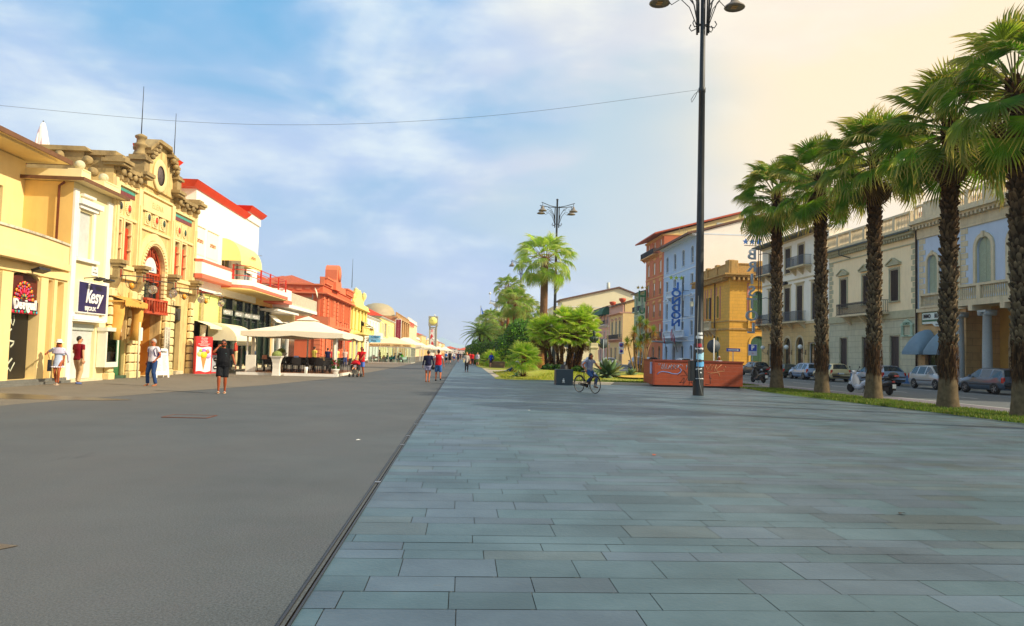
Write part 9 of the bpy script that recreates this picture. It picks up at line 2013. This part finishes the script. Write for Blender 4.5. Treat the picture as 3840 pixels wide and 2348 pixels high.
def ex_white(t,J,TT,HP,s):
 for sg in(-1,1):
  m=MB(); m.tube([TT(1.3)+Vector((sg*.14,.14,0)),TT(1.46)+Vector((sg*.13,0,.01)),TT(1.33)+Vector((sg*.13,-.13,0)),TT(1.12)+Vector((sg*.17,-.07,0)),TT(1.08)+Vector((sg*.15,.1,0))],.018,6); m.build('strap',[cloth('#2a1c5a')],t)
 m=MB(); m.bbox(-.16,.16,.13,.27,1.08,1.45,.05); m.build('backpack',[cloth('#2a1c5a')],t)
 m=MB()
 for i in range(6): w_=[.12,.16,.14,.17,.15,.1][i]; m.box(-w_/2-.02,w_/2-.02,-.146,-.135,1.34-i*.045,1.35-i*.045)
 m.build('shirt_print',[mat('print_violet','#8a7ab0',.7)],t)
person('grey haired man in white t-shirt and jeans with a purple backpack, hand in pocket',-11.75,30.15,rad(-22),1.79,SK,('tee','#e6e2ec',.9,.6),('jeans','#2c4674'),'sandal:#9a7a58',('short','#a8a098'),[(.2,-.02),(-.2,.0)],[(.2,-.08,.98),(-.27,-.02,.86)],elb=[(1,.5,-.2),(-.3,.9,0)],glasses=True,extra=ex_white)
def ex_hatw(t,J,TT,HP,s):
 m=MB(); ell(m,[(0,.0,TT(1.22).z,.25,.17),(0,.0,TT(1.33).z,.22,.15),(0,0,TT(1.42).z,.17,.12),(0,0,TT(1.47).z,.09,.09)]); m.tube([(.2,0,1.28),(.3,.03,1.1),(.33,.05,.86),(.3,.04,.8)],[.08,.1,.09,.02],10,flat=.4); me=remesh(m,.02,[mat('shawl','#b8b4cc',.8,.1,8.)],2,'shawl'); ob('shawl',me,t)
 m=MB(); q=J[1][5]; m.tube([q+Vector((.02,0,.06)),(-.27,.02,.86)],.008,5); m.prx([(-.1,.5),(.12,.5),(.1,.92),(-.07,.92)],-.33,-.25); m.build('handbag',[mat('bag_navy','#15182c',.5)],t)
 m=MB()
 for i in range(16): a=2*PI*i/16; m.sph((.205*math.cos(a),.15*math.sin(a),.66),.035,7,5,0,(1,1,.8))
 m.build('lace_hem',[cloth('#e8e0ec')],t)
person('woman in a pale blue lace dress, white hat and sunglasses carrying a dark bag',-14.85,29.4,rad(8),1.64,SKD,('dress','#b9c8e4',.68,.9),('none','#000000'),'sandal:#e0c8b0',('long','#c8803a'),[(.07,-.12),(-.05,.04)],[(.2,-.02,.72),(-.36,-.14,1.16)],elb=[(.5,.6,0),(-1,.3,-.6)],glasses=True,female=True,hat='brim',extra=ex_hatw)
person('dark haired man in a crimson t-shirt and beige trousers seen from behind',-14.5,30.15,rad(162),1.82,SKL,('tee','#7a1020',.88,.6),('trousers','#c8a67c'),'#5a6a9a',('short','#1c140f'),[(.12,-.14),(-.12,.1)],[(.2,-.28,1.1),(-.3,.06,.86)],headrot=-.7,extra=lambda t,J,TT,HP,s:(lambda m:(m.tube([HP(-.07,-.085,.012),HP(.07,-.085,.012)],.016,6),m.build('sunglasses',[MATS['sunglass_black']],t)))(MB()))
def ex_navy(t,J,TT,HP,s):
 m=MB(); m.tube([J[1][3]+Vector((0,-.06,.05)),(-.24,-.06,1.0)],.008,5); m.sph((-.27,0,.78),.13,12,8,0,(.75,.8,1)); m.build('handbag',[mat('bag_black','#17140f',.5)],t)
FL=mat('cloth_#9a98b8','#9a98b8',.85,.55,26.)
person('woman in a navy cardigan and patterned shorts seen from behind carrying a black bag',-1.78,40.6,rad(178),1.66,SK,('cardigan','#171a38',.9,1.85),('shorts','#9a98b8',.3),'sandal:#8a6a3c',('bun','#2c1a10'),[(.08,.02),(-.07,.05)],[(.27,.0,.84),(-.3,.0,.86)],female=True,build=1.12,extra=ex_navy)
person('man in a red padded vest and denim shorts seen from behind beside the woman',-1.3,42.4,rad(180),1.72,SK,('vest','#c4101c',.88,.0),('shorts','#3a66a0',.47),'#1c1c22',('short','#2a1c14'),[(.12,-.05),(-.14,.18,.14)],[(.3,.02,.86),(-.3,-.05,.88)],extra=lambda t,J,TT,HP,s:(lambda m:([m.tube([J[k][3]-Vector((J[k][3].x*.2,0,0)),J[k][3].lerp(J[k][4],.6)],[.058,.06],10) for k in(0,1)],m.build('sleeves',[cloth('#e8d8dc')],t)))(MB()))
person('man in a red t-shirt and blue shorts pushing a red stroller',-6.0,46.5,rad(-12),1.78,SKD,('tee','#c81a24',.86,.6),('shorts','#5a78c8',.4),'#6a5038',('short','#2a1a10'),[(.12,.1),(-.12,-.1)],[(.12,-.42,1.02),(-.28,-.42,1.02)],elb=[(.8,.5,-.3),(-.8,.5,-.3)],glasses=True,build=1.08,headrot=.6,curl=(1.2,1.2))
t=thing('baby_stroller','red hooded black stroller with a baby in it, front left of the man in red','stroller',(-6.25,45.75,0),rad(-12))
RC=cloth('#b81824')
m=MB(); m.tube([(-.22,.0,.9),(0,0,1.0),(.22,0,.9)],[.02]*3,6)
v=[];f=[]
for i in range(7):
 a=PI*i/6*.62
 for j in range(9): b=PI*j/8; v.append((-.25*math.cos(b),.18-.34*math.sin(a),.72+.02+.26*math.sin(b)*math.cos(a*.8)+.0))
for i in range(6):
 for j in range(8): a=i*9+j; f.append((a,a+1,a+10,a+9))
m.add(v,f,0,True); m.build('hood',[RC],t)
m=MB(); m.prx([(-.18,.42),(.2,.42),(.26,.95),(.2,.95),(.12,.5),(-.18,.48)],-.23,.23); m.bbox(-.24,-.2,-.2,.2,.42,.7,.01); m.bbox(.2,.24,-.2,.2,.42,.7,.01); m.build('seat',[BLACK],t)
m=MB()
for sg in(-1,1): m.tube([(sg*.24,.45,1.05),(sg*.24,.2,.7),(sg*.24,-.3,.12)],.013,6); m.tube([(sg*.24,-.05,.6),(sg*.24,.35,.12)],.013,6)
m.tube([(-.24,.45,1.05),(.24,.45,1.05)],.018,6); m.build('frame',[DMETAL],t)
for x_,y_ in((-.24,-.3),(.24,-.3),(-.24,.35),(.24,.35)): m=MB(); m.lathe([(.001,-.03),(.09,-.03),(.1,0),(.09,.03),(.001,.03)],(x_,y_,.1),14,0,M=RY(PI/2)); m.build('wheel',[RUBBER],t)
m=MB(); m.bbox(-.2,.2,-.16,.2,.2,.4,.04); m.build('basket',[mat('basket_grey','#7a7468',.7)],t)
t=thing('baby','baby in white sitting in the red stroller','person',(-6.25,45.7,.5),rad(-12)); m=MB(); m.sph((0,.0,.3),.085,12,9,0,(.9,1,1.05)); ell(m,[(0,.02,.02,.09,.08),(0,.02,.12,.1,.08),(0,.02,.22,.07,.06),(0,.01,.26,.04,.04)]); m.tube([(.08,0,.18),(.13,-.08,.1)],[.03,.02],8); m.tube([(-.08,0,.18),(-.13,-.08,.1)],[.03,.02],8); m.tube([(.05,0,.03),(.08,-.16,.02),(.08,-.22,-.06)],[.045,.04,.03],8); m.tube([(-.05,0,.03),(-.09,-.16,.02),(-.1,-.22,-.06)],[.045,.04,.03],8); ob('body',remesh(m,.015,[SKL],2,'body'),t)
m=MB(); ell(m,[(0,.02,.0,.1,.09),(0,.02,.12,.112,.09),(0,.02,.21,.085,.07)]); m.build('romper',[cloth('#e4e0ea')],t)
def ex_grey(t,J,TT,HP,s):
 m=MB(); m.bbox(-.3,-.2,-.08,.1,.78,1.0,.04); m.build('handbag',[mat('bag_cream','#e0d490',.6)],t)
person('woman with orange hair in a loose grey top and black trousers',.38,66,rad(6),1.64,SKL,('blouse','#b4aca4',.78,1.6),('trousers','#16161c'),'#5a2a2a',('bob','#d88a3a'),[(.1,.0),(-.1,-.03)],[(.3,-.02,.8),(-.26,-.12,1.05)],near=False,female=True,extra=ex_grey)
person('woman in a blue track jacket and dark shorts walking on the garden path',3.3,88.5,rad(-25),1.72,SKL,('jacket','#1a44c0',.82,1.8),('shorts','#2a2238',.45),'#c8a888',('bob','#4a2c1c'),[(.06,-.3),(-.06,.2,.12)],[(.36,-.02,.85),(-.28,-.1,.95)],near=False,female=True)
def ex_read(t,J,TT,HP,s):
 m=MB(); q=J[0][5]; m.bbox(-.12,.12,-.01,.01,-.1,.1,.004); m.xf(Matrix.Translation((0,-.42,.78))@Matrix.Rotation(-.5,4,'X')); m.build('book',[WHITE],t)
person('man in a white shirt and jeans reading cross legged on the near bench',4.35,61.4,rad(-82),1.76,SKL,('shirt','#e4e2e8',.9,1.8),('jeans','#26406a'),'#8a92a0',('short','#3a2a20'),[(.1,-.62,.085),(-.02,-.86,.26)],[(.06,-.4,.76),(-.06,-.4,.76)],lean=-.18,hipz=.52,knee=[(0,-.2,1),(0,-.3,1)],elb=[(.6,.3,-.8),(-.6,.3,-.8)],near=False,z=.02)
HEAD=rad(30)  # heading toward the camera and right
t=thing('bicycle','black city bicycle ridden by the woman in front of the garden','bicycle',(5.38,32.85,0),HEAD)
BKB=mat('bike_black','#15161a',.3,.1,4.)
for wy,nm in((-.54,'front'),(.54,'rear')):
 m=MB(); prof=[(.335,-.018),(.35,-.012),(.352,.0),(.35,.012),(.335,.018),(.328,0)]; m.lathe(prof+[prof[0]],(0,wy,.352),36,0,M=RY(PI/2),cap=False); o=m.build('wheel',[RUBBER],t)
 m=MB(); m.lathe([(.318,-.012),(.33,-.012),(.33,.012),(.318,.012),(.318,-.012)],(0,wy,.352),36,0,M=RY(PI/2),cap=False)
 for i in range(18): a=2*PI*i/18; m.tube([(.02*(-1)**i,wy,.352),(0,wy+.322*math.cos(a),.352+.322*math.sin(a))],.0022,3,cap=False)
 m.lathe([(.001,-.04),(.025,-.04),(.025,.04),(.001,.04)],(0,wy,.352),8,0,M=RY(PI/2)); m.build('rim',[STEEL],o)
 m=MB(); pts=[]
 for i in range(13): a=rad(-15)+rad(175)*i/12; pts.append((0,wy+.38*math.cos(a) if nm=='rear' else wy+.38*math.cos(a-.3),.352+.38*math.sin(a if nm=='rear' else a-.3)))
 m.tube([p for p in pts if p[2]>.2],.025,6,flat=.3); m.build('mudguard',[BKB],t)
m=MB(); BB=(0,.08,.3)
m.tube([(0,-.54,.352),(0,-.42,.72),(0,-.39,.92)],.014,8); m.tube([(0,-.42,.76),(0,-.1,.42),BB],.017,8); m.tube([(0,-.41,.68),(0,-.05,.32),BB],.015,8); m.tube([BB,(0,.22,.72),(0,.25,.86)],.015,8)
for sg in(-1,1): m.tube([(sg*.02,.22,.72),(sg*.05,.54,.352)],.009,6); m.tube([BB,(sg*.05,.54,.352)],.009,6)
m.build('frame',[BKB],t)
m=MB(); m.tube([(0,-.39,.92),(0,-.38,1.0)],.014,8); m.tube([(-.28,-.1,1.0),(-.27,-.2,1.02),(-.2,-.4,1.03),(0,-.43,1.0),(.2,-.4,1.03),(.27,-.2,1.02),(.28,-.1,1.0)],.012,6); m.build('handlebar',[STEEL],t)
m=MB(); m.sph((0,.28,.9),.1,12,8,0,(.8,1.25,.4)); m.build('saddle',[BKB],t)
m=MB(); m.box(-.06,.06,.32,.68,.74,.755); m.tube([(-.05,.55,.36),(-.05,.6,.74)],.006,4); m.tube([(.05,.55,.36),(.05,.6,.74)],.006,4); m.build('rack',[BKB],t)
m=MB(); m.prx([(.04,.24),(.5,.3),(.5,.4),(.04,.38)],.03,.05); m.lathe([(.001,-.01),(.09,-.01),(.09,.01),(.001,.01)],(.05,.08,.3),18,0,M=RY(PI/2)); m.tube([(.07,.08,.3),(.08,-.05,.2)],.01,5); m.tube([(-.07,.08,.3),(-.08,.2,.4)],.01,5); m.box(.06,.16,-.1,.0,.19,.205); m.box(-.16,-.06,.15,.25,.39,.405); m.build('chain_case',[BKB],t)
m=MB(); m.sph((0,-.5,.84),.05,10,6,0,(1,.8,1)); m.build('head_lamp',[HL],t)
def ex_cyc(t,J,TT,HP,s):
 m=MB(); m.tube([J[1][3]+Vector((.06,-.07,.04)),TT(1.2)+Vector((0,-.1,0)),(.12,.2,1.0)],.016,6); m.bbox(-.2,.14,.12,.3,1.08,1.4,.05); m.build('white_bag',[mat('bag_white','#c8ccd4',.6)],t)
person('dark haired woman in a grey t-shirt and jeans riding the black bicycle',5.5,33.08,HEAD,1.68,SK,('tee','#7a7e92',.93,.45),('jeans','#264878'),'#5a2c20',('long','#2a130c'),[(.11,-.27,.29),(-.11,-.02,.48)],[(.27,-.38,1.1),(-.24,-.02,.98)],hipz=.95,lean=.12,knee=[(0.1,-1,.3),(-.1,-1,.3)],elb=[(.7,.5,-.5),(-1,.4,0)],glasses=True,female=True,extra=ex_cyc,curl=(1.2,.7),headrot=.15)
person('man with grey hair in a white shirt behind the orange enclosure',16.1,47.5,rad(10),1.8,SKD,('tee','#e4e6f0',.9,.5),('shorts','#3a4a6a',.5),'#444444',('short','#b0a498'),[(.1,0),(-.1,.05)],[(.25,-.1,1.0),(-.25,-.1,1.0)])
def xz(px,Y): 
 a=math.atan((px-1232)/1850)+rad(3.6); return math.tan(a)*Y
FAR=[(1076.9,112,180,'#3a78c0','#1c1c24','walker with a bright blue backpack and black shorts seen from behind','backpack'),(1085.5,111,180,'#22242a','#1c1c20','walker all in black with a black backpack','backpack'),(1095.7,150,175,'#e4e4e8','#2a4ab0','walker in a white shirt and blue shorts seen from behind',None),(1105.8,128,0,'#26304a','#1a2030','man in dark navy facing the camera in mid promenade',None),(1111.5,175,180,'#2c2c3c','#8a6a54','walker in a dark top behind the navy man',None),(1117.3,190,0,'#2f3e4e','#2a2c34','tall walker in a slate top right of the group',None),(1100,200,0,'#7a3a4a','#c8b8b0','distant walker in a maroon top',None),(1091,170,0,'#e0d8d0','#4a4a5c','distant walker in a cream top left of the group',None),
(1134,103,185,'#c81c1c','#b07050','person in a long red top beside the black bin',None),(1140,102,170,'#d81824','#5a2a34','person in a bright red jacket behind the black bin',None),(1152,97,178,'#c8c0cc','#7a8a50','bald man in a floral shirt and green shorts near the far bench','floral'),(1069,235,0,'#d87a3a','#c88a5a','distant walker in orange by the far marquee',None),(1073,240,0,'#d8a070','#e0c0a0','distant walker in peach by the far marquee',None),(1082,260,0,'#e8e4e0','#a04a3a','distant walker in white near the vanishing point',None),(1088,280,0,'#5a6a8a','#3a3a4a','far walker in blue grey near the vanishing point',None)]
for px,Y,rz,c1,c2,l,e in FAR:
 fn=None
 if e=='backpack': fn=lambda t,J,TT,HP,s,c=c1:(lambda m:(m.bbox(-.17,.17,.12,.28,1.05,1.45,.05),m.build('backpack',[cloth(c)],t)))(MB())
 person(l,xz(px,Y),Y,rad(rz+rnd.uniform(-12,12)),rnd.uniform(1.68,1.82),rnd.choice([SK,SKL]),('tee','#e4dcd4' if c1=='#3a78c0' else c1,.88,rnd.choice([.6,.6,1.8])),(rnd.choice(['shorts','trousers']) if px not in(1095.7,1076.9,1152) else 'shorts',c2),'#2a2a2e',('short' if 'bald' not in l else 'none',rnd.choice(['#2a1c14','#3a2a1e','#6a5a4a'])),[(.1,-.12),(-.1,.14,.12)],[(.27,-.12,.85),(-.27,.1,.85)],near=False,extra=fn)
for px,Y,rz,c1,c2,l in((760,59,150,'#e8d060','#c8a050','man in a yellow shirt walking past behind the cafe tables'),(792,62,170,'#232a52','#3a3a4a','person in navy leaning over a table at the back of the cafe'),(813,63,185,'#ecd888','#c8b080','person in a cream yellow top at the coral building entrance'),(800,71,0,'#c03030','#8a3a3a','person in red at the shop door of the coral building'),(834,72,10,'#e0b8a8','#3a4a7a','girl in a pale pink top by the red shop awning'),(877,74,180,'#e0e2ea','#4a4f60','man in a white shirt passing the lemon villa'),
 (916,108.5,60,'#e8dcc8','#6a4030','waiter in a white shirt inside the glass pavilion'),(966,114.5,0,'#e4e4e8','#a03a3a','man in white and red shorts behind the glass pavilion')):
 person(l,xz(px,Y),Y,rad(rz),rnd.uniform(1.66,1.8),rnd.choice([SK,SKL]),('tee',c1,.9,.6),('trousers',c2),'#3a3a3a',('short','#3a2414'),[(.1,-.08),(-.1,.08)],[(.27,-.1,.88),(-.27,.05,.88)],near=False)
for i,(x,y,rz,c) in enumerate(((-10.1,104.5,90,'#5ac0b0'),(-9.05,104.4,-90,'#6a9aa8'),(-8.5,104.3,90,'#b09088'))):
 person('seated diner in %s inside the glass pavilion'%['turquoise','teal grey','rose'][i],x,y,rad(rz),1.7,SKL,('shirt',c,.9,1.7),('trousers','#3a3a48'),'#2a2a2a',('short','#3a2a1c'),[(.1,-.5,.085),(-.1,-.5,.085)],[(.14,-.38,.78),(-.14,-.38,.78)],hipz=.52,knee=[(0,-.2,1),(0,-.2,1)],elb=[(.6,.3,-.8),(-.6,.3,-.8)],near=False,z=.08)
for i,(x,y,c,l) in enumerate(((-1.75,13.5,'#e8e4da','small white scrap of paper on the asphalt left of the drain'),(3.1,12.2,'#a8543a','dry reddish leaf on the slate paving'),(-6.4,9.6,'#d8d4c4','tiny pale pebble on the near asphalt'),(4.6,7.8,'#4a3a2c','dark dry leaf on the near slabs'),(1.9,21.5,'#dcd6c8','pale scrap on the slabs near the shadow edge'))):
 o=thing('litter_scrap',l,'litter',(x,y,.012),i*1.1); m=MB(); m.add([(-.035,-.02,0),(.03,-.028,.006),(.045,.015,.0),(.0,.03,.014),(-.04,.018,.002)],[(0,1,2,3,4)]); m.build('scrap',[mat('scrap'+c,c,.8)],o)
m=MB(); m.box(-720,720,-80,1420,-1.1,60)
hz=m.build('haze',[MATS.get('haze') or bpy.data.materials.new('haze')]); hz['kind']='stuff'
hm_=hz.data.materials[0]; hm_.use_nodes=True; nt=hm_.node_tree; nt.nodes.remove(nt.nodes['Principled BSDF']); v=nt.nodes.new('ShaderNodeVolumePrincipled'); v.inputs['Density'].default_value=.00022; v.inputs['Color'].default_value=(.86,.9,1,1); v.inputs['Anisotropy'].default_value=.2
nt.links.new(v.outputs[0],nt.nodes['Material Output'].inputs['Volume'])
